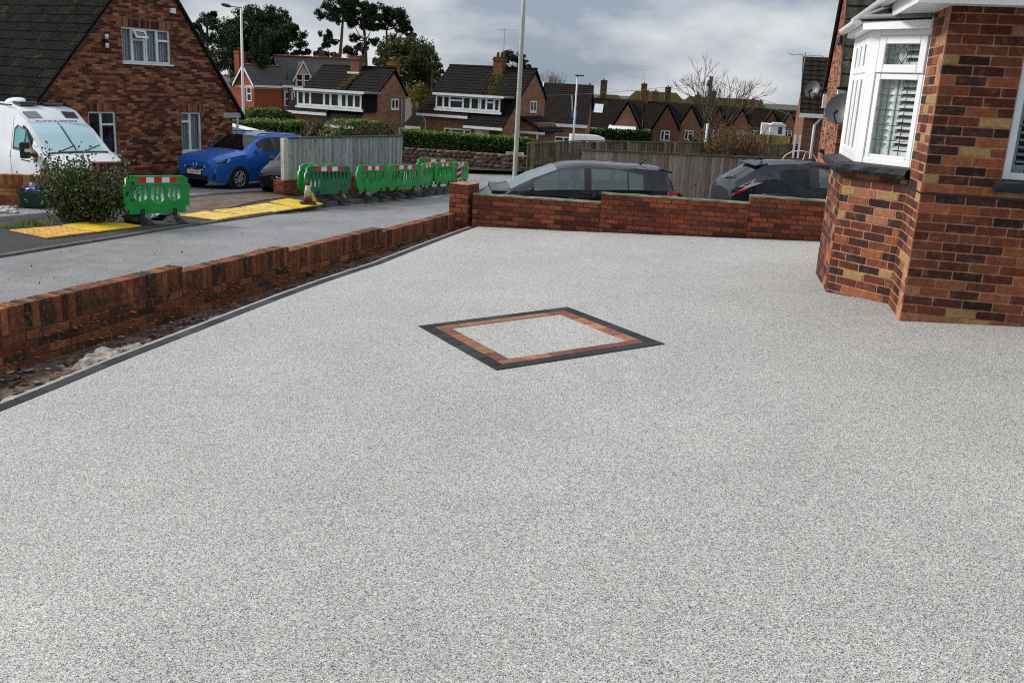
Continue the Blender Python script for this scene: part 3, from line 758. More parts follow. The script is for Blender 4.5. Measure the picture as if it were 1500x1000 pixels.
gutter([F_ret.p(-2.6, -OVL - .02, gz_), F_ret.p(.655 + OV - .05, -OVL - .02, gz_)], .058, M_greywhite, house, -DM)
gutter([F_main.p(-OVL, -OV - .02, gz_), F_main.p(2.6, -OV - .02, gz_)], .058, M_white, house, -FA)
# bay roof: white fascia, lead-edged slab of tiles, small gutter
BO = .10
def offs(fr_pts, o):                                             # offset polyline C-D etc. outwards
    return fr_pts
c1 = PB - CDIR * 0 + F_cant.y * -BO; kx = math.tan(math.radians(22.5)) * BO
pB = F_cant.p(L_c + .02, -BO, 0); pC = F_bay.p(L_f + kx, -BO, 0); pD = F_bay.p(-kx, -BO, 0); pE = F_cant2.p(0, -BO, 0)
poly = [pB, pC, pD, pE, pE + DM * .3, pB + DM * .3]
mb = MB(); mb.prism([V((q.x, q.y, HEAD - .002)) for q in poly], (0, 0, .085)); mb.build('bay_fascia', M_white, house)
mb = MB(); inn = PB + FA * .3 - DM * .02; inn2 = PB + FA * 1.9 - DM * .02
rp = [V((q.x, q.y, HEAD + .09)) for q in (pB - DM * .0, pC - DM * .02, pD - DM * .02, pE)]
top = [V((q.x, q.y, HEAD + .30)) for q in (PB, inn, inn2, PE + DM * .0)]
for i in range(3):
    mb.quad(rp[i], rp[i + 1], top[i + 1], top[i]); mb.quad(rp[i + 1] , rp[i], rp[i] - V((0, 0, .025)), rp[i + 1] - V((0, 0, .025)))
mb.build('bay_roof', M_tile, house)
mb = MB(); mb.tube([rp[0] + V((0, 0, .01)), rp[1] + V((0, 0, .01))], .022, 6); mb.tube([rp[1] + V((0, 0, .01)), top[1]], .02, 6); mb.build('lead_roll', M_leadgrey, house)
gutter([V((pC.x, pC.y, HEAD + .075)), V((pD.x, pD.y, HEAD + .075))], .045, M_white, house, -DM)
# main roof above the eaves (out of the frame, but it shades the wall)
mb = MB(); e0 = F_main.p(-OVL - .03, -OV - .03, SOFF + .17)
q1 = F_main.p(2.6, -OV - .03, SOFF + .17); q2 = F_main.p(2.6, 2.5, SOFF + 2.6); q3 = F_main.p(2.2, 2.5, SOFF + 2.6)
q4 = F_ret.p(-2.6, -OVL - .03, SOFF + .17); q5 = F_ret.p(-2.6, 2.2, SOFF + 2.6)
mb.quad(e0, q1, q2, q3); mb.quad(q4, e0, q3, q5)
mb.build('roof', M_tile, house)

# ------------------------------------------------------------------ low garden wall on the left of the drive
gw = thing('garden_wall', 'low stepped red brick garden wall with soldier brick coping on the left of the driveway', 'wall', (-2.5, 10.6, -.9))
F_gw = Fr(V((wall_x(4.6), 4.6, 0)), WDIR)
SECT = [(4.6, 8.88, -.155), (8.88, 10.6, -.21), (10.6, 12.70, -.265), (12.70, 15.0, -.32)]
ME_sold = brick_mesh('coping_brick', M_soldier, .0655, .16, .222, .006)
ME_gwb = brick_mesh('brick', M_soldier)
def yu(y): return (y - 4.6) / WDIR.y
R = random.Random(5); mbm = MB(); layg = Layer(gw, ME_gwb, M_soldier, 170)
for y0, y1, zt in SECT:
    u = yu(y0) + .002; ue = yu(y1)
    while u < ue - .03:
        mw = F_gw.mat(u + .0375, .08 + R.uniform(-.003, .003), zt - .111 + R.uniform(-.003, .002)) @ Matrix.Rotation(R.uniform(-.02, .02), 4, 'X') @ Matrix.Rotation(R.uniform(-.012, .012), 4, 'Y')
        inst('coping_brick', ME_sold, gw, mw); u += .075
    mbm.fb(F_gw, yu(y0) + .001, yu(y1) - .001, .004, .156, zt - .225, zt - .006)
    for k in range(12):
        w = zt - .228 - .075 * (k + 1); uu = yu(y0) - (.1125 if k % 2 else 0)
        while uu < ue:
            a, b = max(uu, yu(y0)), min(uu + .225, ue)
            if b - a > .04: layg.put(F_gw, a, b, w, k + (0 if 6.2 < 4.6 + a * WDIR.y < 14 else 20), R.uniform(-.006, .004))
            uu += .225
    mbm.fb(F_gw, yu(y0) + .001, yu(y1) - .001, .006, .15, -1.5, zt - .225)
layg.flush()
mbm.build('mortar', plain('earthy mortar', (.13, .06, .035), .95, .15, var=.35, vscale=14, bump=.01), gw)
mb = MB()                                                        # mortar squeezed out of the bed joints
for y0, y1, zt in SECT:
    for k in range(4):
        u = yu(max(y0, 5.5))
        while u < yu(y1):
            if R.random() < .35:
                mb.blob(F_gw.p(u, -.003, zt - .228 - .075 * k + R.uniform(-.006, .006)), (R.uniform(.02, .05), R.uniform(.006, .014), R.uniform(.005, .012)), seed=R.random() * 99, sub=1, amp=.6)
            u += R.uniform(.05, .12)
mb.build('mortar_squeeze', plain('orange mortar', (.30, .135, .07), .95, .15, var=.3, vscale=20), gw, kind='stuff')

PERP = V((WDIR.y, -WDIR.x, 0))
# trench between wall and edging
def ztr(y): return lerp_tab([(4, -.70), (7, -.66), (9, -.66), (12, -.60), (15, -.58)], y)
mb = MB(); rows = []
y = 3.6
while y < 14.9:
    row = []; xa = wall_x(y) + .02; xb = edge_x(y) - .15
    for j in range(15):
        t = j / 14; x = xa + (xb - xa) * t
        z = ztr(y) + (zd(xb, y) - .07 - ztr(y)) * t ** 1.6
        nz = mnoise.fractal(V((x * 3, y * 3, 0)), 1.0, 2.0, 5) * .05 * min(1, 4 * t * (1.02 - t) + .12)
        row.append((x, y, z + nz))
    rows.append(row); y += .09
mb.grid(rows)
M_soil = plain('earth and rubble', (.07, .038, .026), .95, .15, var=.45, vscale=5, dirt=((.24, .21, .185), .9), bump=.02, bscale=50)
tr_ = mb.build('soil', M_soil, kind='structure')
R = random.Random(8); M_rub = pieces('rubble', [(.30, .28, .25), (.19, .075, .045), (.11, .10, .09), (.24, .18, .15), (.035, .032, .034), (.19, .09, .06)], .95, .35, 25, .004, 60)
M_rubd = pieces('dark rubble', [(.05, .035, .03), (.08, .05, .04), (.03, .025, .028), (.10, .06, .05)], .95, .3, 25, .004, 60)
for i_, (px, py, rx, ry, rz_) in enumerate(((40, 583, .55, .22, .05), (165, 512, .42, .18, .05), (100, 553, .3, .15, .04))):
    p = at_z(px, py, -.50); m_ = MB(); rows_ = []
    for a in range(29):
        row_ = []
        for b in range(17):
            u_, v_ = -1 + a / 14, -1 + b / 8; h_ = max(0, 1 - u_ * u_ - v_ * v_) ** .7; q = p + WDIR * (u_ * rx) + PERP * (v_ * ry)
            row_.append((q.x, q.y, p.z - .10 + (rz_ + .05) * h_ + .055 * mnoise.fractal(V((q.x * 8, q.y * 8, i_)), 1.0, 2.0, 4)))
        rows_.append(row_)
    m_.grid(rows_); tag(m_.build('dust_heap', plain('pale cement dust', (.27, .24, .215), .95, .1, var=.45, vscale=14, bump=.01), kind='stuff'), 'pale grey heap of cement dust and grit in the trench beside the garden wall', 'rubble')
for mat, nm, n, ylo, yhi, rr in ((M_rub, 'rubble', 650, 4, 9.6, (.008, .042)), (M_rubd, 'rubble', 1300, 8.0, 14.6, (.008, .024))):
    mb = MB()
    for i in range(n):
        y = ylo + (yhi - ylo) * R.random(); t = R.random() ** .8; xa = wall_x(y) + .02; xb = edge_x(y) - .16; x = xa + (xb - xa) * t
        z = ztr(y) + (zd(xb, y) - .07 - ztr(y)) * t ** 1.6
        r = R.uniform(*rr) * (1.5 if R.random() < .06 else 1) * .7
        mb.blob((x, y, z + r * .3), (r * R.uniform(.8, 1.4), r * R.uniform(.8, 1.4), r * R.uniform(.5, .8)), seed=i, sub=1, amp=1.1, sm=False)
    tag(mb.build(nm, mat, kind='stuff'), 'loose stones and broken brick lying in the trench along the low garden wall', 'rubble')

# ------------------------------------------------------------------ far wall and corner pillar
fwl = thing('boundary_wall', 'red brick boundary wall stepping up to the right at the far end of the driveway', 'wall', (2, 14.5, -.9))
F_fw = Fr(FW0, FARD)
ME_wb = brick_mesh('brick', M_wallbrick, bev=.006)
layf = Layer(fwl, ME_wb, M_wallbrick, 298, joint=.012)
FSECT = [(-.08, 1.96, 0.0), (1.96, 4.22, .15), (4.22, 5.75, .265)]
mbm = MB(); cap = MB(); R = random.Random(4)
for u0, u1, zt in FSECT:
    k = 0
    while zt - .012 - .075 * k > -.62:
        w = zt - .012 - .075 * (k + 1); uu = -.08 - (.1125 if round((w + 2) / .075) % 2 else 0) - .02
        while uu < u1:
            a, b = max(uu, u0), min(uu + .225, u1)
            if b - a > .04: layf.put(F_fw, a, b, w, k + (10 if a > 5.3 else 0), R.uniform(-.003, .003))
            uu += .225
        k += 1
    mbm.fb(F_fw, u0 + .001, u1 - .001, .007, .21, -1.6, zt - .012)
    n = int((u1 - u0) / .12)
    rows = [[F_fw.p(u0 + (u1 - u0) * i / n, v, zt + h + R.uniform(-.005, .007)) for v, h in ((-.004, -.014), (0, .006), (.05, .016), (.11, .018), (.2, .006), (.214, -.014))] for i in range(n + 1)]
    cap.grid(rows, sm=False); cap.quad(*rows[0])
layf.flush(); mbm.build('mortar', M_wallmortar, fwl); cap.build('mortar_cap', M_cap, fwl)
PK = V((-.82, 14.98, 0)); PX = V((WDIR.y, -WDIR.x, 0))
pil = thing('brick_pillar', 'square red brick pillar at the corner where the two garden walls meet', 'pillar', PK)
F_p1 = Fr(PK - PX * .335, PX); F_p2 = Fr(PK, WDIR)
layp = Layer(pil, ME_wb, M_wallbrick, 200, joint=.011)
for k in range(13):
    w = .135 - .075 * (k + 1)
    for fr, L, f in ((F_p1, .335, .225 if k % 2 else .11), (F_p2, .45, .11 if k % 2 else .225)):
        u = 0
        while u < L - .02:
            layp.put(fr, u, min(L, u + f), w, k); u += f; f = .225
layp.flush()
mb = MB(); mb.hexa([q + V((0, 0, z)) for z in (-1.5, .13) for q in (PK - PX * .33 + WDIR * .004, PK - PX * .004 + WDIR * .004, PK - PX * .004 + WDIR * .445, PK - PX * .33 + WDIR * .445)]); mb.build('mortar', M_wallmortar, pil)
mb = MB(); mb.hexa([q + V((0, 0, z)) for z in (.1325, .142) for q in (PK - PX * .34 - WDIR * .003, PK + PX * .003 - WDIR * .003, PK + PX * .003 + WDIR * .455, PK - PX * .34 + WDIR * .455)]); mb.build('pillar_cap', plain('worn brick cap', (.30, .14, .09), .9, .2, var=.3, vscale=12, bump=.005), pil)
# bits of broken brick at the foot of the far wall
R = random.Random(2)
for (px, py, r, lb, col) in ((952, 341, .05, 'broken orange brick lump at the foot of the far wall, largest of the crumbs', (.38, .16, .07)), (985, 343, .035, 'pale stone crumb between the orange brick lump and the small red one', (.42, .36, .28)), (1011, 344.5, .04, 'small red brick crumb under the far wall, right of the pale stone', (.30, .10, .05)), (853, 336.5, .035, 'red brick crumb under the far wall, nearest the corner pillar', (.30, .10, .055))):
    p = at_s(px, py, zd); mb = MB(); mb.blob(p + V((0, 0, r * .5)), (r * 1.4, r, r * .8), seed=px, amp=.7); mb.single('brick_fragment', plain('brick crumb', col, .9, .2, var=.3, vscale=30), lb, 'brick piece', 'crumbs of brick along the far wall')
# ------------------------------------------------------------------ kerb, far pavement and its yellow trench plates
def zp(x, y): return zr(x, y) + .10
mb = MB()
kb = thing('kerb', 'long dark concrete kerb along the far side of the road, dropped at the driveways', 'kerb', KERB[2])
R = random.Random(6)
for a, b in zip(KERB, KERB[1:]):
    L = (b - a).length; n = max(1, round(L / .914))
    for i in range(n):
        p, q = a.lerp(b, i / n), a.lerp(b, (i + 1) / n); d = (q - p).normalized(); nn = V((-d.y, d.x, 0)).normalized(); p = p + d * .004; q = q - d * .004
        hp, hq = [.035 if c.y < 22 else min(.125, .035 + (c.y - 22) * .055) for c in (p, q)]
        m = MB(); lo = [V((c.x, c.y, zr(c.x, c.y) - .1)) for c in (p, q, q + nn * .13, p + nn * .13)]
        hi = [V((c.x, c.y, zr(c.x, c.y) + h)) for c, h in ((p + nn * .02, hp), (q + nn * .02, hq), (q + nn * .13, hq + .002), (p + nn * .13, hp + .002))]
        m.hexa(lo + hi); m.build('kerb_stone', M_kerb, kb)
def hk(y): return .033 if y < 22 else min(.122, .033 + (y - 22) * .055)
def zp(x, y): return zr(x, y) + hk(y) + .02 * min(2.0, max(0, kerb_x(y) - x))
rows = []; mb = MB(); y = KERB[0].y
while y < KERB[-1].y:
    xk = kerb_x(y) - .13; rows.append([(xk - 3.2 * j / 10, y, zp(xk - 3.2 * j / 10, y) - .001) for j in range(11)][::-1]); y += .4
mb.grid(rows); mb.build('pavement', M_pave, kind='structure')
mb = MB(); rows = []                                             # the forecourts behind the pavement
for i in range(40):
    y = 8 + i * .7; xk = kerb_x(min(y, KERB[-1].y)) - 3.0
    rows.append([(xk - 16 * j / 14, y, zp(xk - 0 * j, min(y, 30)) - .012 - (.25 * j / 14 if y > 20 else 0)) for j in range(15)][::-1])
mb.grid(rows); mb.build('forecourt', M_gravel, kind='structure')
def plate(quad, mat, label):
    P = [at_s(px, py, zp) for px, py in quad]; m = MB()
    lo = [q + V((0, 0, .004)) for q in P]; m.hexa(lo + [q + V((0, 0, .03)) for q in lo])
    c = sum(P, V()) / 4
    t = m.single('trench_plate', mat, label, 'trench cover', 'yellow trench covers along the pavement', base=c, bevel=.006)
    e1 = (P[1] - P[0]); e2 = (P[3] - P[0]); k = MB()
    for i in range(6):                                           # anti-slip dimples in rows
        for j in range(9):
            q = P[0].lerp(P[1], (i + .5) / 6).lerp(P[3].lerp(P[2], (i + .5) / 6), (j + .5) / 9) + V((0, 0, .034))
            a = e1.normalized() * .05; b_ = e2.normalized() * .02
            k.quad(q - a - b_, q + a - b_, q + a + b_, q - a + b_); k.quad(*[z + V((0, 0, .004)) for z in (q - a * .7 - b_ * .5, q + a * .7 - b_ * .5, q + a * .7 + b_ * .5, q - a * .7 + b_ * .5)])
    k.build('grip_dimples', mat, t, kind='stuff')
M_yb = plain('bright yellow plate', (.62, .42, .012), .6, .35, var=.15, vscale=4, dirt=((.25, .17, .05), .5))
M_yo = plain('faded orange yellow plate', (.56, .30, .05), .75, .3, var=.25, vscale=5, dirt=((.33, .24, .13), .7))
M_ym = plain('worn yellow plate', (.64, .45, .10), .7, .3, var=.2, vscale=5, dirt=((.38, .27, .10), .6))
z2 = lambda L: [(240 + .2 * x, 170 + .2 * y) for x, y in L]
z1 = lambda L: [(.2 * x, 190 + .2 * y) for x, y in L]
plate(z1([(70, 745), (350, 802), (705, 757), (435, 716)]), M_yo, 'faded orange yellow trench cover nearest the camera, left of the single green barrier')
plate(z1([(455, 711), (715, 757), (1035, 713), (735, 668)]), M_yb, 'bright clean yellow trench cover between the shrub and the single green barrier')
plate(z2([(118, 735), (390, 769), (592, 736), (305, 706)]), M_ym, 'first worn yellow trench cover right of the single green barrier')
plate(z2([(355, 701), (605, 734), (795, 706), (548, 679)]), M_ym, 'second worn yellow trench cover right of the single barrier, third from the cone')
plate(z2([(562, 676), (808, 708), (985, 682), (750, 645)]), M_ym, 'worn yellow trench cover next to the one under the cone')
plate(z2([(772, 636), (1000, 681), (1170, 650), (905, 610)]), M_yb, 'yellow trench cover with the traffic cone standing on it')

# block-paved opening between the shrub and the pale fence
P4 = [at_s(*q, zp) for q in ((265, 316), (420, 289), (400, 280), (232, 300))]
fan('paved_drive', [(p.x, p.y) for p in P4], zp, .012, M_setts)
P4 = [at_s(*q, zp) for q in ((262, 300), (400, 281), (385, 270), (240, 283))]

# ------------------------------------------------------------------ green plastic barriers
M_green = plain('green barrier plastic', (.010, .30, .055), .42, .4, var=.12, vscale=2, dirt=((.03, .13, .06), .5))
M_greend = plain('dark green barrier plastic', (.008, .15, .06), .45, .4, var=.15, vscale=2, dirt=((.02, .07, .045), .6))
M_red = plain('red reflective sheet', (.50, .018, .02), .4, .5, var=.06); M_wsheet = plain('white reflective sheet', (.72, .73, .74), .4, .5, var=.05)
M_rubber = plain('black rubber', (.018, .018, .02), .75, .25, var=.3, vscale=8, dirt=((.12, .11, .10), .6))
OUT = [(.04, .80), (.13, .845), (1.12, .845), (1.21, .80), (1.21, .69), (1.25, .67), (1.25, .25), (1.17, .22), (1.17, .11), (.09, .11), (.09, .20), (0, .22), (0, .65), (.04, .68)]
def oval(c, hw, z0, z1):
    L = []
    for i in range(9): a = math.pi * i / 8; L.append((c - hw * math.cos(a), z0 + hw * .9 - hw * .9 * math.sin(a)))
    for i in range(9): a = math.pi * i / 8; L.append((c + hw * math.cos(a), z1 - hw * .3 + hw * .3 * math.sin(a)))
    return L
ME_bA = shape2d(OUT, [oval(.30, .135, .345, .675), oval(.625, .135, .30, .675), oval(.95, .135, .345, .675)], .05, [M_green], 'panel', .008)
slots = []
for i in range(10):
    c = .145 + i * .107; slots.append([(c - .03, .30), (c + .03, .30), (c + .03, .69), (c - .03, .69)])
ME_bB = shape2d(OUT, slots, .05, [M_greend], 'panel', .008)
def stripes(m, t, parent):
    for i in range(5):
        m_ = MB(); m_.box(.25 + .15 * i, .395 + .15 * i + .005, -.036, .036, .715, .825)
        me = m_.mesh('stripe', M_red if i % 2 == 0 else M_wsheet); yield me
def barrier(label, pl, pr, style='A', sc=1.0, ground=zp, flip=False, back=0.0):
    A = at_s(*pl, ground); B = at_s(*pr, ground); d = B - A
    rz = math.atan2(d.y, d.x); n = V((-math.sin(rz), math.cos(rz), 0)); base = (A + B) / 2 + n * back; base.z = (A.z + B.z) / 2
    L = math.hypot(d.x, d.y)
    t = thing('safety_barrier', label, 'barrier', base, 'green plastic barriers on the pavement', rz)
    t.rotation_euler = (0, -math.atan2(d.z, L), rz)
    k = min(2.2, max(.6, L / 1.25)) if sc is None else sc
    t.scale = (k, 1, 1)
    def ad(name, me, mat=None):
        o = bpy.data.objects.new(name, me); COL.objects.link(o); o.parent = t
        if mat is not None: o.matrix_basis = mat
        return o
    T = Matrix.Translation((-.625, 0, .09))
    ad('panel', ME_bA if style == 'A' else ME_bB, T @ Matrix.Rotation(math.pi / 2, 4, 'X'))
    for me in BAR_STR: ad('stripe', me, T)
    if style == 'A':
        for me in BAR_BARS: ad('bar', me, T)
    ad('foot', BAR_FOOT, Matrix.Translation((-.30, 0, 0))); ad('foot', BAR_FOOT, Matrix.Translation((.33, 0, 0)))
    return t
BAR_STR = list(stripes(None, None, None))
BAR_BARS = []
for c in (.30, .625, .95):
    zc = .60 if c != .625 else .47
    for s in (-1, 1): m_ = MB(); m_.box(c + s * .045 - .016, c + s * .045 + .016, -.018, .018, .30, .68); BAR_BARS.append(m_.mesh('bar', M_green))
    m_ = MB(); m_.box(c - .045, c + .045, -.016, .016, zc - .014, zc + .014); BAR_BARS.append(m_.mesh('bar', M_green))
m_ = MB()                                                        # a swept rubber foot with its upright clamp
prof = [(-.34, .0, .02), (-.26, .0, .06), (-.12, .0, .10), (-.04, .02, .13), (.04, .02, .13), (.12, .0, .10), (.28, .0, .05), (.38, .0, .02)]
rows = [[(-.085, y, z0), (-.06, y, z1), (.06, y, z1), (.085, y, z0)] for y, z0, z1 in prof]
m_.grid(rows, sm=False); m_.quad(*rows[0][::-1]); m_.quad(*rows[-1]); m_.box(-.035, .035, -.045, .045, .10, .29)
BAR_FOOT = m_.mesh('foot', M_rubber)
barrier('single bright green barrier standing between the shrub and the blue car', (182, 329), (276, 324), sc=None)
barrier('dark green barrier with narrow slots, in front of another beside the pale fence', (446, 297), (512, 293.5), 'B', None)
barrier('bright green barrier leaning close behind the dark green slotted one', (441, 294), (500, 290.5), 'A', None, back=.1)
barrier('first green barrier right of the gap, before the pale fence', (521, 292), (566, 289), sc=None)
barrier('second green barrier right of the gap, white board showing through it', (565, 289), (615, 285), sc=None)
barrier('narrow turned green barrier between two wider ones near the fence end', (615, 285), (634, 278), sc=None)
barrier('green barrier beyond the turned one, just left of the arrow board', (635, 279), (662, 277), sc=None)
barrier('last green barrier at the far end, right behind the brick pillar', (660, 277), (684, 274), sc=None)
barrier('long green barrier at the back of the row, its plain side to us', (609, 268), (668, 270), sc=None)
# sandbags and loose bits at the barrier feet
M_sand = plain('dirty white sandbag', (.50, .50, .50), .85, .2, var=.25, vscale=14); M_sando = plain('orange brown sandbag', (.30, .14, .05), .9, .2, var=.4, vscale=20)
M_sandd = plain('dark sandbag', (.05, .052, .045), .85, .2, var=.3, vscale=10)
def lump(px, py, r, mat, label, name='sandbag', cat='sandbag', seed=1):
    p = at_s(px, py, zp); m = MB(); m.blob(p + V((0, 0, r[2] * .8)), r, seed=seed, amp=.5, sub=3); return m.single(name, mat, label, cat, 'sandbags weighing down the barriers')
lump(541, 288, (.24, .16, .14), M_sand, 'dirty white sandbag under the first barrier right of the gap', seed=2)
lump(599, 285, (.20, .14, .11), M_sando, 'orange brown sandbag at the feet of the second barrier', seed=3)
lump(196, 326, (.20, .22, .14), M_sandd, 'dark green grey sandbag over the left foot of the single barrier', seed=4)
lump(240, 322, (.26, .18, .10), plain('black sack', (.015, .016, .018), .5, .4, var=.2), 'black sandbag lying between the feet of the single barrier', seed=5)
lump(622, 283, (.22, .16, .08), M_sandd, 'dark flat sandbag right of the orange brown one', seed=6)
p = at_s(672, 276, zp); t = thing('arrow_board', 'red and white diagonal striped board leaning by the last barrier', 'sign', p)
m = MB(); f = Fr(p, (1, -.15)); m.fb(f, -.10, .10, -.09, -.07, .15, .85); m.build('board', M_red, t)
for k in range(3):
    m = MB(); w = .22 + .22 * k; m.quad(f.p(-.099, -.093, w), f.p(.099, -.093, w + .12), f.p(.099, -.093, w + .22), f.p(-.099, -.093, w + .10)); m.build('white_stripe', M_wsheet, t)
m = MB(); m.fb(f, -.06, .06, -.2, .05, 0, .15); m.build('base', M_rubber, t)
p = at_s(604, 283, zp); m = MB(); f = Fr(p + V((-.1, .55, 0)), (1, .3)); m.fb(f, -.16, .16, 0, .02, .25, .72); m.fb(f, -.12, -.09, .02, .05, 0, .3); m.fb(f, .09, .12, .02, .05, 0, .3); m.single('sign_board', M_wsheet, 'small white board behind the second barrier of the row', 'sign')

# traffic cone
p = at_s(451, 298.5, lambda x, y: zp(x, y) + .03); t = thing('traffic_cone', 'dirty traffic cone standing on the yellow trench cover by the brick plinth', 'cone', p)
M_cone = plain('faded cone orange', (.17, .055, .03), .6, .3, var=.3, vscale=9, dirt=((.12, .06, .04), .7)); M_sleeve = plain('grimy white sleeve', (.50, .47, .38), .6, .3, var=.25, vscale=12, dirt=((.2, .15, .1), .6))
m = MB(); m.lathe(p, [(.125, .05), (.10, .16), (.098, .20)], 18); m.lathe(p, [(.055, .46), (.032, .60), (.028, .61)], 18); m.build('body', M_cone, t)
m = MB(); m.lathe(p, [(.099, .20), (.056, .46)], 18); m.build('sleeve', M_sleeve, t)
m = MB(); f = Fr(p, (1, .3)); m.fb(f, -.2, .2, -.2, .2, 0, .05); m.build('base', M_rubber, t, bevel=.02)
M_yfoot = plain('yellow plastic', (.60, .40, .012), .45, .4, var=.1)
for px, py, lb in ((451, 0, ''),) * 0 + ((457, 297.5, 'yellow plastic foot behind the traffic cone, at the left end of the slotted barrier'), (501, 293.5, 'yellow plastic foot under the right end of the dark green slotted barrier')):
    p = at_s(px, py, zp); f = Fr(p, (1, .2)); m = MB()
    pr = [(-.12, 0), (.13, 0), (.10, .10), (.05, .20), (.03, .26), (-.04, .26), (-.07, .16)]
    m.prism([f.p(u, -.09, w) for u, w in pr], f.y * .16); m.single('barrier_foot', M_yfoot, lb, 'barrier foot', 'yellow feet on the pavement', bevel=.012)

# ------------------------------------------------------------------ wall, pillar, shrub and recycling box in front of the motorhome
p0 = at(-60, 300, 20.0); p1 = at(98, 300, 20.6)
WZ = lambda px, py, d: at(px, py, d).z
wl = thing('garden_wall', 'orange red brick wall with soldier coping in front of the white motorhome', 'wall', (p0 + p1) / 2)
F_lw = Fr(V((p0.x, p0.y, 0)), p1 - p0); Lw = math.hypot(*(p1 - p0).xy); zt = WZ(40, 255.8, 20.3)
M_orb = pieces('orange wall brick', [(.26, .085, .03), (.34, .14, .045), (.20, .055, .024), (.38, .20, .06), (.15, .045, .022), (.30, .11, .04)], .85, .35, 20, .005, 80)
ME_or = brick_mesh('brick', M_orb); ME_ors = brick_mesh('coping_brick', M_orb, .066, .2, .215)
lay = Layer(wl, ME_or, M_orb, 250); m = MB(); u = 0
while u < Lw - .07: inst('coping_brick', ME_ors, wl, F_lw.mat(u + .0375, .1, zt - .108)); u += .075
courses(lay, F_lw, Lw, -19, 0, w_base=zt - .22, prio=lambda u, k: -k); lay.flush()
m.fb(F_lw, 0, Lw, .006, .2, zt - 1.8, zt - .006); m.build('mortar', M_mortardark, wl)
q0 = at(139, 300, 20.9); q1 = at(190, 300, 21.3); zt2 = WZ(165, 237.5, 21)
pl_ = thing('brick_pillar', 'broad dark red brick pier half hidden by the shrub, left of the single green barrier', 'pillar', (q0 + q1) / 2)
F_lp = Fr(V((q0.x, q0.y, 0)), q1 - q0); Lp = math.hypot(*(q1 - q0).xy)
ME_dk = brick_mesh('brick', M_brickdark); lay = Layer(pl_, ME_dk, M_brickdark, 150)
courses(lay, F_lp, Lp, -18, -3, w_base=zt2 - .0, prio=lambda u, k: -k); lay.flush()
ME_dks = brick_mesh('coping_brick', M_brickdark, .066, .2, .215); u = 0
while u < Lp - .06: inst('coping_brick', ME_dks, pl_, F_lp.mat(u + .0375, .1, zt2 - .11)); u += .075
m = MB(); m.fb(F_lp, .002, Lp - .002, .006, .35, zt2 - 1.7, zt2 - .006); m.build('mortar', M_mortardark, pl_)

M_leaf1 = foliage('shrub leaf', (.018, .034, .010), (.085, .115, .035)); M_leafhl = foliage('pale shrub leaf', (.10, .12, .05), (.24, .25, .13))
M_stem = plain('woody stem', (.06, .042, .026), .9, .1, var=.3, vscale=20)
def leaf(mb, p, size, R, m=0, up=.3, asp=1.9, fold=True):
    a = V((R.gauss(0, 1), R.gauss(0, 1), R.gauss(up, 1))).normalized(); b = a.cross(V((R.gauss(0, 1), R.gauss(0, 1), R.gauss(0, 1)))).normalized()
    l = size * R.uniform(.6, 1.3) / 2; w = l / asp
    mb.quad(p - a * l, p + b * w, p + a * l, p - b * w, m=m)
R = random.Random(21)
bc = at(126, 290, 19.7); gx = at_s(112, 326, zp)
sh = thing('shrub', 'tall untidy evergreen shrub in front of the brick pier and motorhome', 'shrub', gx)
mb = MB(); st = MB()
for i in range(44):                                             # stems and arching shoots
    a = R.uniform(-1, 1); p = gx + V((a * .36, R.uniform(0, .5), 0)); path = [p]; dirn = V((a * .35 + R.gauss(0, .18), R.gauss(0, .2), 1)).normalized(); h = R.uniform(.7, 1.45) * (1.12 if R.random() < .3 else .9)
    for k in range(6):
        path.append(path[-1] + dirn * h / 6); dirn = (dirn + V((a * .1 + R.gauss(0, .1), R.gauss(0, .08), -.07 * k * .5))).normalized()
    st.tube(path, [.012 - .0016 * k for k in range(7)], 4)
    for k in range(1, 7):
        for q in range(30 if k < 6 else 14): leaf(mb, path[k] + V((R.gauss(0, .10), R.gauss(0, .10), R.gauss(0, .09))), .075, R, m=1 if R.random() < .14 else 0)
for i in range(3000):                                           # the body of the shrub
    u = R.gauss(0, .29); w = R.random() ** 1.2 * 1.0; 
    if abs(u) > (.85 - .38 * w) or mnoise.noise(V((u * 3.6, w * 3.6, 4.0))) < -.05: continue
    leaf(mb, gx + V((u + .04, R.uniform(-.25, .5), w * (1.0 - .1 * abs(u)) + .02)), .07, R, m=1 if R.random() < .10 else 0)
mb.build('foliage', [M_leaf1, M_leafhl], sh); st.build('stem', M_stem, sh)
# green recycling box with a blue bag and its lid thrown back
p = at_s(45, 305, zp); bx = thing('recycling_box', 'dark green recycling box holding a blue bag by the orange brick wall', 'recycling box', p)
f = Fr(p + V((0, .25, 0)), (1, .12)); M_dg = plain('dark green plastic', (.008, .035, .022), .5, .4, var=.2)
m = MB(); lo = [f.p(u, v, .0) for u, v in ((-.24, -.17), (.24, -.17), (.24, .17), (-.24, .17))]; hi = [f.p(u, v, .34) for u, v in ((-.29, -.22), (.29, -.22), (.29, .22), (-.29, .22))]; hi2 = [f.p(u, v, .34) for u, v in ((-.27, -.2), (.27, -.2), (.27, .2), (-.27, .2))]; li = [q + V((0, 0, .02)) for q in lo]
b_ = 0
for i in range(4):
    j = (i + 1) % 4; m.quad(lo[i], lo[j], hi[j], hi[i]); m.quad(hi[i], hi[j], hi2[j], hi2[i]); m.quad(hi2[i], hi2[j], li[j], li[i])
m.quad(*lo[::-1]); m.quad(*li); m.build('bin', M_dg, bx)
m = MB(); m.fb(f, -.31, .31, -.235, -.21, .30, .345); m.fb(f, -.31, .31, .21, .235, .30, .345); m.fb(f, -.31, -.285, -.21, .21, .30, .345); m.fb(f, .285, .31, -.21, .21, .30, .345); m.build('rim', M_dg, bx)
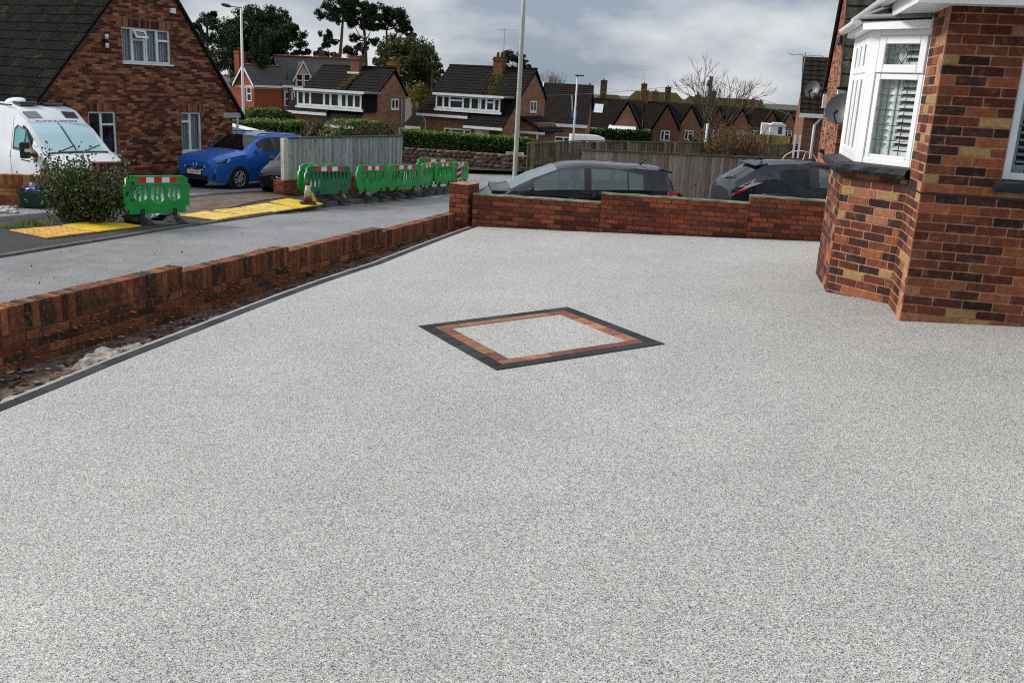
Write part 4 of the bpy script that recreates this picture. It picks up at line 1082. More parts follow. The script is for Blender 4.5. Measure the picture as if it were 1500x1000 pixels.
m = MB(); m.hexa([f.p(.0, .16, .36), f.p(.33, .16, .36), f.p(.30, .30, .74), f.p(.04, .30, .80), f.p(.0, .18, .36), f.p(.33, .18, .36), f.p(.30, .32, .74), f.p(.04, .32, .80)]); m.build('lid', M_black, bx)
m = MB(); m.fb(f, -.16, -.10, -.2225, -.2205, .17, .19); m.fb(f, -.13, -.08, -.2165, -.2145, .13, .145); m.build('label_print', plain('faded print', (.3, .34, .32), .7), bx)
m = MB(); m.blob(f.p(.02, 0, .36), (.24, .17, .13), seed=9, amp=.8, sub=3); m.single('blue_bag', plain('blue polythene', (.012, .03, .14), .4, .5, var=.3, vscale=9), 'crumpled dark blue bag inside the green recycling box', 'bag')
# weeds at the foot
M_grass = foliage('weed blade', (.05, .085, .016), (.15, .20, .05))
def tuft(cx, n, sx, sy, h, name, label, cat, seed, fz=zp, mat=None, kind=None):
    R = random.Random(seed); m = MB()
    for i in range(n):
        x = cx.x + R.gauss(0, sx); y = cx.y + R.gauss(0, sy); z = fz(x, y); hh = h * R.uniform(.4, 1.2); a = R.uniform(0, 6.28); l = V((math.cos(a), math.sin(a), 0)) * hh * R.uniform(.2, .9); w = V((-math.sin(a), math.cos(a), 0)) * .008
        m.quad(V((x, y, z)) - w, V((x, y, z)) + w, V((x, y, z + hh)) + l); 
    o = m.single(name, mat or M_grass, label, cat)
    if kind: o['kind'] = kind
    return o
tuft(at_s(48, 329, zp), 260, .16, .13, .12, 'weed', 'bright green weed growing in the pavement left of the bright yellow plate', 'weed', 1, kind='stuff')
tuft(at_s(28, 334, zp), 400, .22, .10, .05, 'weed', 'low patch of moss and grass left of the faded yellow plate', 'weed', 2, kind='stuff')
tuft(at_s(8, 299, zp), 200, .3, .1, .13, 'weed', 'grass growing at the foot of the orange brick wall, left of the green box', 'weed', 3, kind='stuff')
R = random.Random(31); m = MB()
for i in range(160):
    p = at_s(R.uniform(-30, 24), R.uniform(303, 312), zp); r = R.uniform(.015, .06); m.blob(p + V((0, 0, r * .3)), (r * 1.5, r, r * .5), seed=i, sub=1, amp=.6)
tag(m.build('rubble', plain('pale rubble', (.42, .40, .37), .9, .2, var=.3, vscale=9), kind='stuff'), 'pale broken rubble beside the green recycling box', 'rubble')

# ------------------------------------------------------------------ the pale fence on its brick plinth
M_pale = boards('weathered pale board', [(.34, .37, .36), (.28, .31, .30), (.38, .41, .40), (.24, .265, .25), (.31, .335, .325)], ((.16, .19, .16), .4))
M_palepost = plain('pale concrete post', (.46, .46, .42), .85, .2, var=.12)
fa0 = at(421, 200, 25.5); fa1 = at(590, 197, 29.3); ZF = -.02
F_pf = Fr(V((fa0.x, fa0.y, 0)), fa1 - fa0); L_pf = math.hypot(*(fa1 - fa0).xy)
pf = thing('board_fence', 'pale weathered vertical board fence standing on a brick plinth behind the barriers', 'fence', (fa0 + fa1) / 2)
R = random.Random(3); u = 0.0; n = 0
ME_pb = None
while u < L_pf - .05:
    m = MB(); w = .098; h = R.uniform(-.012, .006); lean = R.uniform(-.004, .004); v = .012 if n % 2 else 0.0
    zb_ = lerp_tab([(0, -1.12), (L_pf, -1.45)], u)
    m.hexa([F_pf.p(u, v, zb_), F_pf.p(u + w, v, zb_), F_pf.p(u + w, v + .018, zb_), F_pf.p(u, v + .018, zb_), F_pf.p(u + lean, v, ZF + h), F_pf.p(u + w + lean, v, ZF + h), F_pf.p(u + w + lean, v + .018, ZF + h), F_pf.p(u + lean, v + .018, ZF + h)])
    m.build('board', M_pale, pf); u += .086; n += 1
m = MB(); m.fb(F_pf, -.02, L_pf, -.03, .06, ZF + .012, ZF + .05); m.build('capping_rail', plain('mossy rail', (.10, .095, .07), .9, .2, var=.3, vscale=5), pf)
m = MB(); m.fb(F_pf, -.16, -.005, -.03, .10, -1.13, ZF + .02); m.build('post', M_palepost, pf)
m = MB(); m.fb(F_pf, 0, L_pf, .035, .08, -.35, -.26); m.fb(F_pf, 0, L_pf, .035, .08, -1.0, -.91); m.build('rail', M_pale, pf)
pw = thing('brick_plinth', 'dark red brick plinth wall under the pale board fence', 'wall', fa0)
lay = Layer(pw, ME_wb, M_wallbrick, 160, joint=.012)
F_pp = Fr(F_pf.p(-.22, -.06, 0), F_pf.x); FE = Fr(F_pf.p(-.22, .34, 0), -F_pf.y)
courses(lay, F_pp, L_pf + .2, -12, 0, w_base=-1.13, prio=lambda u, k: -k + u * 2); courses(lay, FE, .4, -9, 0, w_base=-1.1302, prio=lambda u, k: 0); lay.flush()
m = MB(); m.fb(F_pp, .004, L_pf + .2, .008, .3, -2.6, -1.136); m.build('mortar', M_wallmortar, pw)
# brown fences on the right
M_brown = boards('weathered brown board', [(.125, .098, .068), (.165, .132, .095), (.10, .075, .05), (.19, .158, .12), (.14, .115, .085)], ((.10, .11, .04), .35))
M_greyb = boards('grey fence board', [(.235, .205, .175), (.29, .255, .22), (.19, .16, .135), (.33, .295, .26), (.255, .225, .195)], ((.13, .12, .10), .3))
M_rail = plain('mossy brown rail', (.10, .085, .055), .9, .2, var=.3, vscale=4, dirt=((.10, .11, .03), .8))
M_post = plain('tan fence post', (.19, .145, .085), .9, .2, var=.3, vscale=4, dirt=((.30, .18, .05), .6))
def fence(label, a, b, zt, h, mat, bw=.12, posts=(), rails=(), cap=.04, capmat=None, seed=0, overlap=.012, post_mat=None):
    f = Fr(V((a.x, a.y, 0)), b - a); L = math.hypot(*(b - a).xy); R = random.Random(seed)
    t = thing('board_fence', label, 'fence', (a.x, a.y, zt - h)); u = 0; n = 0
    while u < L - .03:
        w = min(bw, L - u + overlap); m = MB(); hh = R.uniform(-.012, .008); v0, v1 = .0, .022; tw = R.uniform(-.003, .004)
        m.hexa([f.p(u, v0 - .006, zt - h), f.p(u + w, v1 - .008, zt - h), f.p(u + w, v1, zt - h), f.p(u, v0 + .006, zt - h), f.p(u + tw, v0 - .006, zt + hh), f.p(u + w + tw, v1 - .008, zt + hh), f.p(u + w + tw, v1, zt + hh), f.p(u + tw, v0 + .006, zt + hh)])
        m.build('board', mat, t); u += bw - overlap
    if cap: m = MB(); m.fb(f, -.01, L, -.03, .045, zt + .011, zt + .011 + cap); m.build('capping_rail', capmat or M_rail, t)
    for q in posts: m = MB(); m.fb(f, q, q + .11, -.10, -.012, zt - h, zt + .005); m.build('post', post_mat or M_post, t, bevel=.008)
    for w0, w1 in rails: m = MB(); m.fb(f, .12, L, -.055, -.014, zt + w0, zt + w1); m.build('rail', M_rail, t)
    return f, L
g0 = at(773, 208, 28.3); g1 = at(853, 205, 31.4); ZB = .0
fence('brown board fence seen end on beside the lamp post, in shade', g0, g1, ZB, 2.1, M_brown, .11, posts=(.12, 1.75), rails=((-.62, -.42),), seed=1)
g2 = at(1212, 213, 38)
m_u = [1.2 * i + .3 for i in range(9)]
fence('tall brown board fence with tan posts at the back, behind the grey one', V((g1.x, g1.y, 0)), g2, ZB, 2.2, M_brown, .15, posts=(.55, 1.9, 3.6, 4.05, 5.55, 6.0, 8.0), rails=((-.62, -.42),), seed=2)
h0 = at(853, 222, 25.2); h1 = at(1225, 240, 26.4); ZG = at(1000, 228.2, 25.6).z
fence('grey vertical board fence directly behind the two dark parked cars', h0, h1, ZG, 1.9, M_greyb, .135, cap=.05, seed=3)
# ------------------------------------------------------------------ vehicles
def paint(name, col, flake=.0, rough=.22):
    t = NT(name); c = t.scale(col, t.rng(t.noise(1.2, 3), .9, 1.1, .3, .7))
    c = t.mix(t.ramp(t.noise(5, 6, .7), [(.5, 0), (.8, .05)]), c, (.2, .19, .17))     # road film
    return t.set(c, t.rng(t.noise(3, 4), rough + .1, rough + .3, .3, .7), .08, flake, coat=.5)
M_tyre = plain('tyre', (.014, .014, .015), .85, .2, var=.2); M_rim = plain('alloy rim', (.45, .46, .48), .3, .5, .7, var=.1)
M_cglass = glass('car glass', (.8, .92, .92), .58, (.20, .26, .265)); M_cdark = glass('tinted car glass', (.30, .33, .36), .45, (.008, .009, .011))  # clear car glass: its reflection put into the pale teal base colour
M_trim = plain('car black trim', (.012, .012, .014), .4, .5, var=.1); M_lamp = plain('headlamp lens', (.55, .58, .6), .08, .8, .3, var=.1); M_tail = plain('red tail lamp', (.50, .010, .012), .12, .7, var=.1)
M_seat = plain('car seat cloth', (.035, .036, .04), .9, .2, var=.15); M_plate = plain('white number plate', (.75, .75, .74), .4, .4, var=.03); M_platey = plain('yellow number plate', (.7, .5, .03), .4, .4, var=.03); M_ink = plain('black lettering', (.008, .008, .009), .5, .3, var=.05)
M_chrome = plain('chrome', (.6, .6, .62), .12, .5, 1.0, var=.05)
class Car:
    """a body lofted through stations (x back from the nose): x, half width, sill z, crease z, belt z, glass-top half width and z, roof-edge half width and z, centre z"""
    def __init__(s, name, label, cat, o, fwd, st, wheels, wr=.32, group=None):
        s.st = st; s.fr = Fr(V(o), V((-fwd[0], -fwd[1], 0))); s.t = thing(name, label, cat, V(o), group)
        s.wheels = wheels; s.wr = wr
    def sec(s, q):
        x, w, z0, zs, zb, wt, zt, wr, zr_, zc = q
        h = [(.90 * w, z0), (.985 * w, z0 + .30 * (zs - z0)), (w, zs), (.965 * w, zb), (wt, zt), (wr, zr_), (wr * .55, zr_ + (zc - zr_) * .75)]
        pts = [(-y, z) for y, z in h] + [(0, zc)] + [(y, z) for y, z in h[::-1]]
        return [s.fr.p(x, y, z) for y, z in pts]
    def at(s, x):                                               # interpolated station
        for a, b in zip(s.st, s.st[1:]):
            if a[0] <= x <= b[0]:
                t = (x - a[0]) / (b[0] - a[0]); return tuple(p + (q - p) * t for p, q in zip(a, b))
        return s.st[0] if x < s.st[0][0] else s.st[-1]
    def body(s, mat, side=(), screen=(), rear=(), black=(), glassm=None, screenm=None, rearglass=None, roof=None):
        st = s.st; rows = [s.sec(q) for q in st]; n = len(rows[0])
        cols_side = (3, n - 5); cols_top = tuple(range(5, n - 6)) ; pill = (4, n - 6)
        m = MB(); g = {}
        b = 0
        def cell(i, j): return [rows[i][j], rows[i][j + 1], rows[i + 1][j + 1], rows[i + 1][j]]
        keep = MB(); keep.v = [tuple(p) for r_ in rows for p in r_]
        for i in range(len(rows) - 1):
            for j in range(n - 1):
                f = (i * n + j, (i + 1) * n + j, (i + 1) * n + j + 1, i * n + j + 1)
                key = None
                if j in cols_side and i in side: key = ('s', 0 if j == 3 else 1, i)
                elif j in cols_side and i in black: keep.f.append(f); keep.m.append(1); keep.s.append(True); continue
                elif j in cols_top and i in screen: key = ('w',)
                elif j in cols_top and i in rear: key = ('r',)
                if key: g.setdefault(key, []).append(cell(i, j))
                else: keep.f.append(f); keep.m.append(2 if (roof and j in cols_top and i in roof[0]) else 0); keep.s.append(True)
        keep.f.append(tuple(range(n))); keep.m.append(0); keep.s.append(False)
        k = (len(rows) - 1) * n; keep.f.append(tuple(range(k + n - 1, k - 1, -1))); keep.m.append(0); keep.s.append(False)
        mats = [mat, M_trim] + ([roof[1]] if roof else [])
        o = keep.build('body', mats, s.t); o.data.set_sharp_from_angle(angle=math.radians(32)); s.bodyo = o
        for key, cells in g.items():
            m = MB()
            for c in cells: m.quad(c[0], c[3], c[2], c[1], sm=True)
            nm = {'s': 'side_window', 'w': 'windscreen', 'r': 'rear_window'}[key[0]]
            gd = None if isinstance(glassm, dict) else glassm
            gm = {'s': glassm, 'w': screenm or gd, 'r': rearglass or gd}[key[0]]
            if key[0] == 's' and isinstance(gm, dict): gm = gm.get(key[2], gm['d'])
            oo = m.build(nm, gm or M_cglass, s.t, weld=True)
        return o
    def surf(s, x, seg, t, side=1, out=.0):                     # a point on the side skin
        q = s.at(x); p = s.sec(q); n = len(p)
        a, b = (p[n - 1 - seg], p[n - 2 - seg]) if side > 0 else (p[seg], p[seg + 1])
        r = a.lerp(b, t); return r + s.fr.y * (out * side)
    def line(s, x, side, segs=((1, 0), (1, 1), (2, 1)), r=.006, mat=None):
        m = MB(); m.tube([s.surf(x, a, t, side, .001) for a, t in segs], r, 4); m.build('door_seam', mat or M_trim, s.t)
    def wheel(s, mat_arch=None, spokes=5, rim=None):
        for x in s.wheels:
            q = s.at(x); w = q[1]
            for sd in (-1, 1):
                c = s.fr.p(x, sd * (w - .082), s.wr); ax = s.fr.y * sd; m = MB()
                m.lathe(c, [(s.wr * .62, -.09), (s.wr * .93, -.10), (s.wr, -.06), (s.wr, .06), (s.wr * .93, .10), (s.wr * .66, .098), (s.wr * .64, .06)], 28, axis=ax)
                wo = m.build('wheel', M_tyre, s.t)
                m = MB(); m.lathe(c, [(s.wr * .66, .05), (s.wr * .655, .098), (s.wr * .60, .10), (s.wr * .58, .07)], 24, axis=ax)
                e1 = ax.orthogonal().normalized(); e2 = ax.cross(e1)
                for k in range(spokes):
                    a = 2 * math.pi * k / spokes + .3; d = e1 * math.cos(a) + e2 * math.sin(a); pd = ax.cross(d)
                    for s2 in (-1, 1):
                        pa = c + ax * .085 + pd * s2 * .012; pb = c + ax * .092 + d * s.wr * .62 + pd * s2 * .045
                        m.tube([pa, pb], [.022, .015], 5)
                m.lathe(c, [(.06, .05), (.06, .1), (.03, .105)], 12, axis=ax); m.build('rim', rim or M_rim, wo)
                m = MB(); m.lathe(s.fr.p(x, sd * (w - .04), s.wr), [(s.wr + .055, -.18), (s.wr + .055, .030), (s.wr + .02, .043)], 28, axis=ax); m.build('wheel_arch', mat_arch or M_trim, s.t)
    def bx(s, name, x0, x1, y0, y1, z0, z1, mat, bevel=.012, parent=None):
        m = MB(); m.fb(s.fr, x0, x1, y0, y1, z0, z1); return m.build(name, mat, parent or s.t, bevel=bevel)
    def patch(s, name, pts, mat, thick=.012, parent=None):      # a thin part over given local points
        m = MB(); P = [s.fr.p(*p) for p in pts]; nrm = (P[1] - P[0]).cross(P[2] - P[0]).normalized(); m.prism([p - nrm * thick for p in P], nrm * thick * 2); return m.build(name, mat, parent or s.t, bevel=.004)
    def mirror(s, x, z, w, mat, col=None):
        for sd in (-1, 1):
            m = MB(); m.blob(s.fr.p(x, sd * (w + .13), z), (.07, .07, .065), amp=0, sub=3)
            P = s.fr.p(x, sd * (w + .12), z); m = MB()
            m.hexa([s.fr.p(x - .06, sd * (w + .03), z - .06), s.fr.p(x + .05, sd * (w + .03), z - .06), s.fr.p(x + .07, sd * (w + .22), z - .05), s.fr.p(x - .02, sd * (w + .21), z - .05),
                    s.fr.p(x - .05, sd * (w + .03), z + .05), s.fr.p(x + .05, sd * (w + .03), z + .06), s.fr.p(x + .07, sd * (w + .20), z + .08), s.fr.p(x - .01, sd * (w + .20), z + .06)])
            o = m.build('door_mirror', mat, s.t, bevel=.02)
            m = MB(); m.fb(s.fr, x - .02, x + .03, sd * (w - .06) - (.1 if sd < 0 else 0), sd * (w - .06) + (.1 if sd > 0 else 0), z - .055, z - .02); m.build('mirror_stalk', M_trim, o)
    def seats(s, rows_, w, zf, zt, wheelx=None):
        m = MB(); m.fb(s.fr, rows_[0] - .7, rows_[-1] + .9, -w, w, zf - .05, zf); m.build('cabin_floor', M_trim, s.t)
        for x in rows_:
            for y in (-.36, .36):
                mm = MB(); mm.hexa([s.fr.p(x - .25, y - .24, zf), s.fr.p(x + .25, y - .24, zf), s.fr.p(x + .25, y + .24, zf), s.fr.p(x - .25, y + .24, zf), s.fr.p(x - .28, y - .24, zf + .2), s.fr.p(x + .2, y - .24, zf + .14), s.fr.p(x + .2, y + .24, zf + .14), s.fr.p(x - .28, y + .24, zf + .2)])
                mm.hexa([s.fr.p(x + .16, y - .23, zf + .12), s.fr.p(x + .28, y - .23, zf + .12), s.fr.p(x + .28, y + .23, zf + .12), s.fr.p(x + .16, y + .23, zf + .12), s.fr.p(x + .30, y - .20, zt - .16), s.fr.p(x + .40, y - .20, zt - .16), s.fr.p(x + .40, y + .20, zt - .16), s.fr.p(x + .30, y + .20, zt - .16)])
                mm.fb(s.fr, x + .34, x + .42, y - .11, y + .11, zt - .15, zt + .04); mm.build('seat', M_seat, s.t, bevel=.025)
        if wheelx:
            m = MB(); c = s.fr.p(wheelx, .36, zf + .42); ax = (s.fr.x * 1 + V((0, 0, .45))).normalized(); e1 = s.fr.y; e2 = ax.cross(e1)
            m.tube([c + (e1 * math.cos(a) + e2 * math.sin(a)) * .18 for a in [2 * math.pi * k / 24 for k in range(25)]], .014, 6, cap=False); m.tube([c + e1 * .17, c - e1 * .17], .02, 5); m.build('steering_wheel', M_trim, s.t)
            m = MB(); m.fb(s.fr, wheelx - .75, wheelx - .12, -w, w, zf + .1, zf + .40); m.build('dashboard', M_trim, s.t)
    def plate(s, x, y, z, front, body, yellow=False, yaw=0):
        n = -s.fr.x if front else s.fr.x; xd = -s.fr.y if front else s.fr.y
        xd = (s.fr.y * -1) if front else s.fr.y
        c = s.fr.p(x, y, z); m = MB(); f = Fr(c, xd); m.fb(f, -.26, .26, -.012, .012, -.056, .056); o = m.build('number_plate', M_platey if yellow else M_plate, s.t)
        k = 1 if (f.y.dot(n) < 0) else -1
        lettering(body, .088, M_ink, o, c + n * .0135, n.cross(V((0, 0, 1))) * -1, name='lettering', depth=.001, sx=.9)
DRK = paint('dark navy paint', (.007, .0075, .014), .0, .2); BLU = paint('metallic blue paint', (.018, .12, .46), .25, .2); BLK = paint('black paint', (.006, .006, .007), .0, .15); WHT = paint('white van paint', (.70, .72, .74), 0, .3)
GREYN = paint('dark grey navy paint', (.012, .014, .021), .0, .25)

def lampfan(c, pts, sd, mat=None, name='headlamp', out=.012):
    A = [c.surf(x, a, t, sd, out) - c.fr.x * .012 for x, a, t in pts]; cen = sum(A, V()) / len(A) + c.fr.y * sd * .02 - c.fr.x * .02; m = MB()
    for p, q in zip(A, A[1:] + A[:1]): m.quad(cen, p, q); m.quad(cen, q, p)
    o = m.build(name, mat or M_lamp, c.t); m = MB(); B = [p.lerp(cen, .35) + c.fr.y * sd * .012 - c.fr.x * .012 for p in A]; cb = cen + c.fr.y * sd * .012 - c.fr.x * .012
    for p, q in zip(B[:3], B[1:4]): m.quad(cb, p, q); m.quad(cb, q, p)
    m.build('lamp_bezel', M_trim, o); return o
# dark hatchback behind the far wall
def fore(x, y): return -1.16
ang = math.radians(85); rd = V((math.sin(ang), math.cos(ang), 0))
rear = at(992, 300, 16.9); o = V((rear.x, rear.y, -.98)) - rd * 4.2
GST = [(0, .66, .30, .52, .60, .58, .63, .45, .65, .66), (.12, .80, .22, .58, .68, .66, .72, .50, .75, .76), (.55, .87, .20, .64, .78, .72, .84, .55, .87, .895), (1.02, .885, .20, .68, .88, .75, .93, .60, .96, .985),
       (1.12, .885, .20, .69, .90, .77, .955, .64, .985, 1.01), (1.5, .888, .20, .70, .925, .735, 1.13, .635, 1.18, 1.21), (1.9, .89, .20, .72, .945, .685, 1.305, .60, 1.365, 1.40), (2.10, .89, .20, .725, .955, .67, 1.355, .58, 1.42, 1.455), (2.36, .89, .20, .73, .965, .66, 1.38, .57, 1.45, 1.485),
       (2.48, .89, .20, .73, .97, .66, 1.385, .57, 1.455, 1.49), (2.9, .89, .20, .735, .985, .655, 1.375, .565, 1.45, 1.488), (3.10, .89, .20, .74, .992, .652, 1.36, .56, 1.44, 1.48), (3.13, .89, .20, .74, .995, .652, 1.355, .56, 1.438, 1.478), (3.38, .888, .21, .745, 1.005, .655, 1.31, .558, 1.435, 1.478),
       (3.47, .887, .22, .75, 1.01, .66, 1.29, .556, 1.43, 1.473), (3.76, .87, .25, .76, 1.02, .66, 1.26, .55, 1.415, 1.455), (3.83, .865, .26, .765, 1.02, .68, 1.22, .56, 1.36, 1.39), (4.02, .845, .28, .76, .99, .74, 1.02, .62, 1.05, 1.07), (4.12, .82, .30, .72, .88, .76, .90, .62, .915, .93), (4.2, .74, .36, .62, .74, .70, .75, .6, .76, .77)]
GST = [q[:7] + (q[7],) + tuple(v - (.025 if v > 1.2 else 0) for v in q[8:]) for q in GST]
GST = [q[:3] + (q[3] + (.05 if q[0] > .9 else .02), q[4] + (.065 if q[0] > 1.05 else .02)) + q[5:] for q in GST]
GST = [((.42 + q[0] * .60 if q[0] < 1.05 else q[0]),) + q[1:] for q in GST]
g = Car('parked_car', 'dark navy hatchback parked facing left behind the far boundary wall', 'car', o, -rd, GST, (.98, 3.44), .315, 'cars parked around the junction')
g.body(DRK, side=(5, 6, 7, 9, 10, 12), screen=(4, 5), rear=(16,), black=(8, 11), rearglass=M_cglass)
g.wheel(); g.mirror(1.42, .98, .80, DRK); g.seats((1.95, 2.85), .72, .55, 1.12, 1.55)
for sd in (-1, 1):
    g.line(2.42, sd); g.line(1.25, sd); g.line(3.30, sd, ((1, 1), (2, .3), (2, 1)))
    m = MB(); m.tube([g.surf(x, 3, .02, sd, .004) for x in (1.5, 2.0, 2.6, 3.2, 3.42)], .009, 5); m.build('waist_trim', M_trim, g.t)
    m = MB(); m.tube([g.surf(x, 2, .45, sd, .02) for x in (2.10, 2.18, 2.27)], .016, 6); m.build('door_handle', M_trim, g.t)
    m = MB(); m.tube([g.surf(x, 2, .55, sd, .02) for x in (3.0, 3.08, 3.17)], .016, 6); m.build('door_handle', M_trim, g.t)
    m = MB(); A = [g.surf(3.80, 2, .25, sd, .03), g.surf(4.13, 2, .0, sd, .0) + g.fr.x * .02, g.surf(4.09, 3, .4, sd, .0) + g.fr.x * .03, g.surf(3.94, 3, .22, sd, .03), g.surf(3.78, 2, .98, sd, .03)]
    cc = sum(A, V()) / 5; m.prism(A, g.fr.y * (-.05 * sd)); tl = m.build('tail_lamp', M_tail, g.t)
    m = MB(); m.prism([q.lerp(cc, .55) + g.fr.y * sd * .006 for q in A], g.fr.y * (-.02 * sd)); m.build('lamp_lens', M_lamp, tl)
m = MB(); m.prism([g.fr.p(3.70, y, z) for y, z in ((-.54, 1.43), (.54, 1.43), (.54, 1.40), (-.54, 1.40))], g.fr.x * .22 + V((0, 0, -.05))); m.build('roof_spoiler', DRK, g.t, bevel=.01)
m = MB(); m.tube([g.fr.p(3.45, 0, 1.45), g.fr.p(3.50, 0, 1.50), g.fr.p(3.62, 0, 1.55)], [.02, .012, .005], 6); m.build('aerial', M_trim, g.t)
m = MB(); m.fb(g.fr, 4.16, 4.21, -.24, .24, .62, .73); m.build('number_plate', M_platey, g.t)
for sd in (-1, 1): lampfan(g, [(.44, 2, .5), (.50, 2, .25), (.68, 2, .5), (.74, 2, .95), (.50, 2, .98)], sd)

# dark crossover, tail towards the hatchback
ang = math.radians(86); fd = V((math.sin(ang), math.cos(ang), 0)); rr_ = at(1054, 285, 20.0); o = V((rr_.x, rr_.y, -1.08)) + fd * 4.13
JST = [(0, .62, .34, .58, .72, .58, .76, .45, .78, .80), (.15, .78, .26, .66, .84, .68, .89, .5, .92, .94), (.6, .87, .24, .72, .95, .72, 1.0, .56, 1.03, 1.05), (1.05, .88, .24, .76, 1.03, .76, 1.07, .62, 1.09, 1.11), (1.15, .88, .24, .76, 1.04, .77, 1.09, .64, 1.12, 1.14),
       (1.6, .88, .24, .78, 1.06, .73, 1.31, .62, 1.36, 1.39), (1.95, .88, .24, .79, 1.07, .69, 1.43, .59, 1.49, 1.53), (2.3, .88, .24, .80, 1.08, .67, 1.45, .57, 1.52, 1.565), (2.40, .88, .24, .80, 1.085, .67, 1.45, .57, 1.52, 1.567), (2.5, .88, .24, .80, 1.09, .67, 1.44, .57, 1.52, 1.565), (3.0, .885, .25, .82, 1.12, .665, 1.40, .565, 1.505, 1.55),
       (3.14, .89, .27, .84, 1.20, .67, 1.34, .56, 1.49, 1.535), (3.24, .89, .28, .85, 1.22, .67, 1.33, .56, 1.48, 1.525), (3.42, .88, .30, .86, 1.19, .67, 1.31, .555, 1.455, 1.495), (3.52, .87, .32, .86, 1.16, .69, 1.26, .57, 1.40, 1.43), (4.02, .82, .34, .82, 1.02, .72, 1.06, .6, 1.09, 1.11), (4.10, .77, .36, .74, .92, .70, .94, .6, .95, .96), (4.13, .70, .42, .66, .80, .66, .81, .58, .82, .83)]
j = Car('parked_car', 'dark grey crossover with sloping tail and white trimmed rear lamp beside the house bay', 'car', o, fd, JST, (.84, 3.37), .34, 'cars parked around the junction')
j.body(GREYN, side=(4, 5, 6, 9, 10), screen=(4, 5), rear=(14,), black=(7, 8, 11), glassm={'d': M_cglass, 9: M_cdark, 10: M_cdark}, rearglass=M_cdark)
j.wheel(); j.mirror(1.5, 1.1, .80, GREYN); j.seats((2.0, 2.9), .70, .62, 1.2, 1.6)
for sd in (-1, 1):
    j.line(2.45, sd); j.line(1.2, sd); j.line(3.36, sd, ((1, 1), (2, .3), (2, 1), (3, 1)))
    m = MB(); m.tube([j.surf(x, 2, .12, sd, .03) for x in (2.55, 2.9, 3.2, 3.5)], [.02, .05, .06, .03], 6); m.build('haunch', GREYN, j.t)
    m = MB(); m.tube([j.surf(x, 2, .35, sd, .025) for x in (2.15, 2.24, 2.34)], .018, 6); m.build('door_handle', M_trim, j.t)
    A = [j.surf(3.50, 2, .90, sd, .014), j.surf(4.03, 2, .45, sd, .014), j.surf(4.09, 2, .35, sd, .0) + j.fr.x * .02, j.surf(3.98, 2, .98, sd, .004), j.surf(3.80, 3, .35, sd, .012), j.surf(3.62, 3, .72, sd, .012), j.surf(3.72, 3, .1, sd, .012)]
    cen = sum(A, V()) / 7; m = MB()
    for a, b in zip(A, A[1:] + A[:1]): m.quad(cen + j.fr.y * sd * .02, a, b); m.quad(cen + j.fr.y * sd * .02, b, a)
    tl = m.build('tail_lamp', plain('pale lamp cover', (.78, .66, .68), .3, .4, var=.05), j.t); B = [j.surf(3.84, 2, .50, sd, .030), j.surf(4.06, 2, .34, sd, .02), j.surf(4.05, 2, .58, sd, .026), j.surf(3.86, 2, .66, sd, .030)]
    m = MB(); m.prism(B, j.fr.y * -.03 * sd); m.build('red_lens', M_tail, tl)
    m = MB(); q0, q1, q2, q3 = [j.surf(x, 2, t_, sd, .004) for x, t_ in ((3.5, .1), (3.72, .1), (3.72, .5), (3.5, .5))]
    for a, b in ((q0, q1), (q1, q2), (q2, q3), (q3, q0)): m.tube([a, b], .004, 4)
    if sd > 0: m.build('fuel_flap_seam', M_trim, j.t)
m = MB(); m.prism([j.fr.p(3.34, y, z) for y, z in ((-.55, 1.505), (.55, 1.505), (.55, 1.47), (-.55, 1.47))], j.fr.x * .25 + V((0, 0, -.045))); m.build('roof_spoiler', GREYN, j.t, bevel=.01)
m = MB(); m.tube([j.fr.p(3.3, 0, 1.54), j.fr.p(3.4, 0, 1.6)], [.03, .012], 6); m.build('aerial', M_trim, j.t)
m = MB(); m.tube([j.fr.p(4.02, -.1, 1.12), j.fr.p(3.93, .3, 1.20)], .012, 5); m.build('rear_wiper', M_trim, j.t)
m = MB(); m.fb(j.fr, 3.96, 4.0, -.25, .25, .70, .81); m.build('number_plate', M_platey, j.t)
for sd in (-1, 1): lampfan(j, [(.02, 2, .5), (.15, 2, .25), (.55, 2, .5), (.6, 2, .95), (.15, 2, .98)], sd)

# blue SUV nosing out of the paved drive
hd = V((-.465, -.885, 0)).normalized(); SUVC = at_s(303, 281, lambda x, y: zr(x, y) + .02); SUVC.z = -1.78
nose = at(291, 262, 27.2)
BST = [(0, .62, .30, .62, .74, .56, .80, .42, .83, .85), (.10, .80, .24, .70, .86, .66, .92, .46, .95, .965), (.35, .89, .22, .74, .94, .70, .99, .5, 1.02, 1.04), (.8, .905, .22, .78, 1.0, .74, 1.04, .56, 1.07, 1.09), (1.15, .91, .22, .80, 1.03, .77, 1.07, .62, 1.10, 1.12), (1.25, .91, .22, .80, 1.04, .78, 1.09, .64, 1.12, 1.145),
       (1.7, .91, .22, .82, 1.06, .74, 1.33, .64, 1.38, 1.41), (2.0, .91, .22, .82, 1.07, .70, 1.46, .62, 1.51, 1.54), (2.4, .91, .22, .83, 1.08, .69, 1.50, .60, 1.56, 1.59), (2.5, .91, .22, .83, 1.085, .69, 1.50, .60, 1.565, 1.597), (3.2, .91, .22, .84, 1.10, .68, 1.48, .59, 1.56, 1.595), (3.3, .91, .22, .84, 1.10, .68, 1.475, .59, 1.555, 1.59), (3.75, .905, .23, .85, 1.12, .68, 1.42, .58, 1.53, 1.57), (3.95, .89, .26, .85, 1.13, .68, 1.38, .57, 1.50, 1.545), (4.25, .86, .28, .84, 1.08, .72, 1.14, .6, 1.18, 1.20), (4.44, .78, .34, .7, .84, .7, .86, .6, .87, .88)]
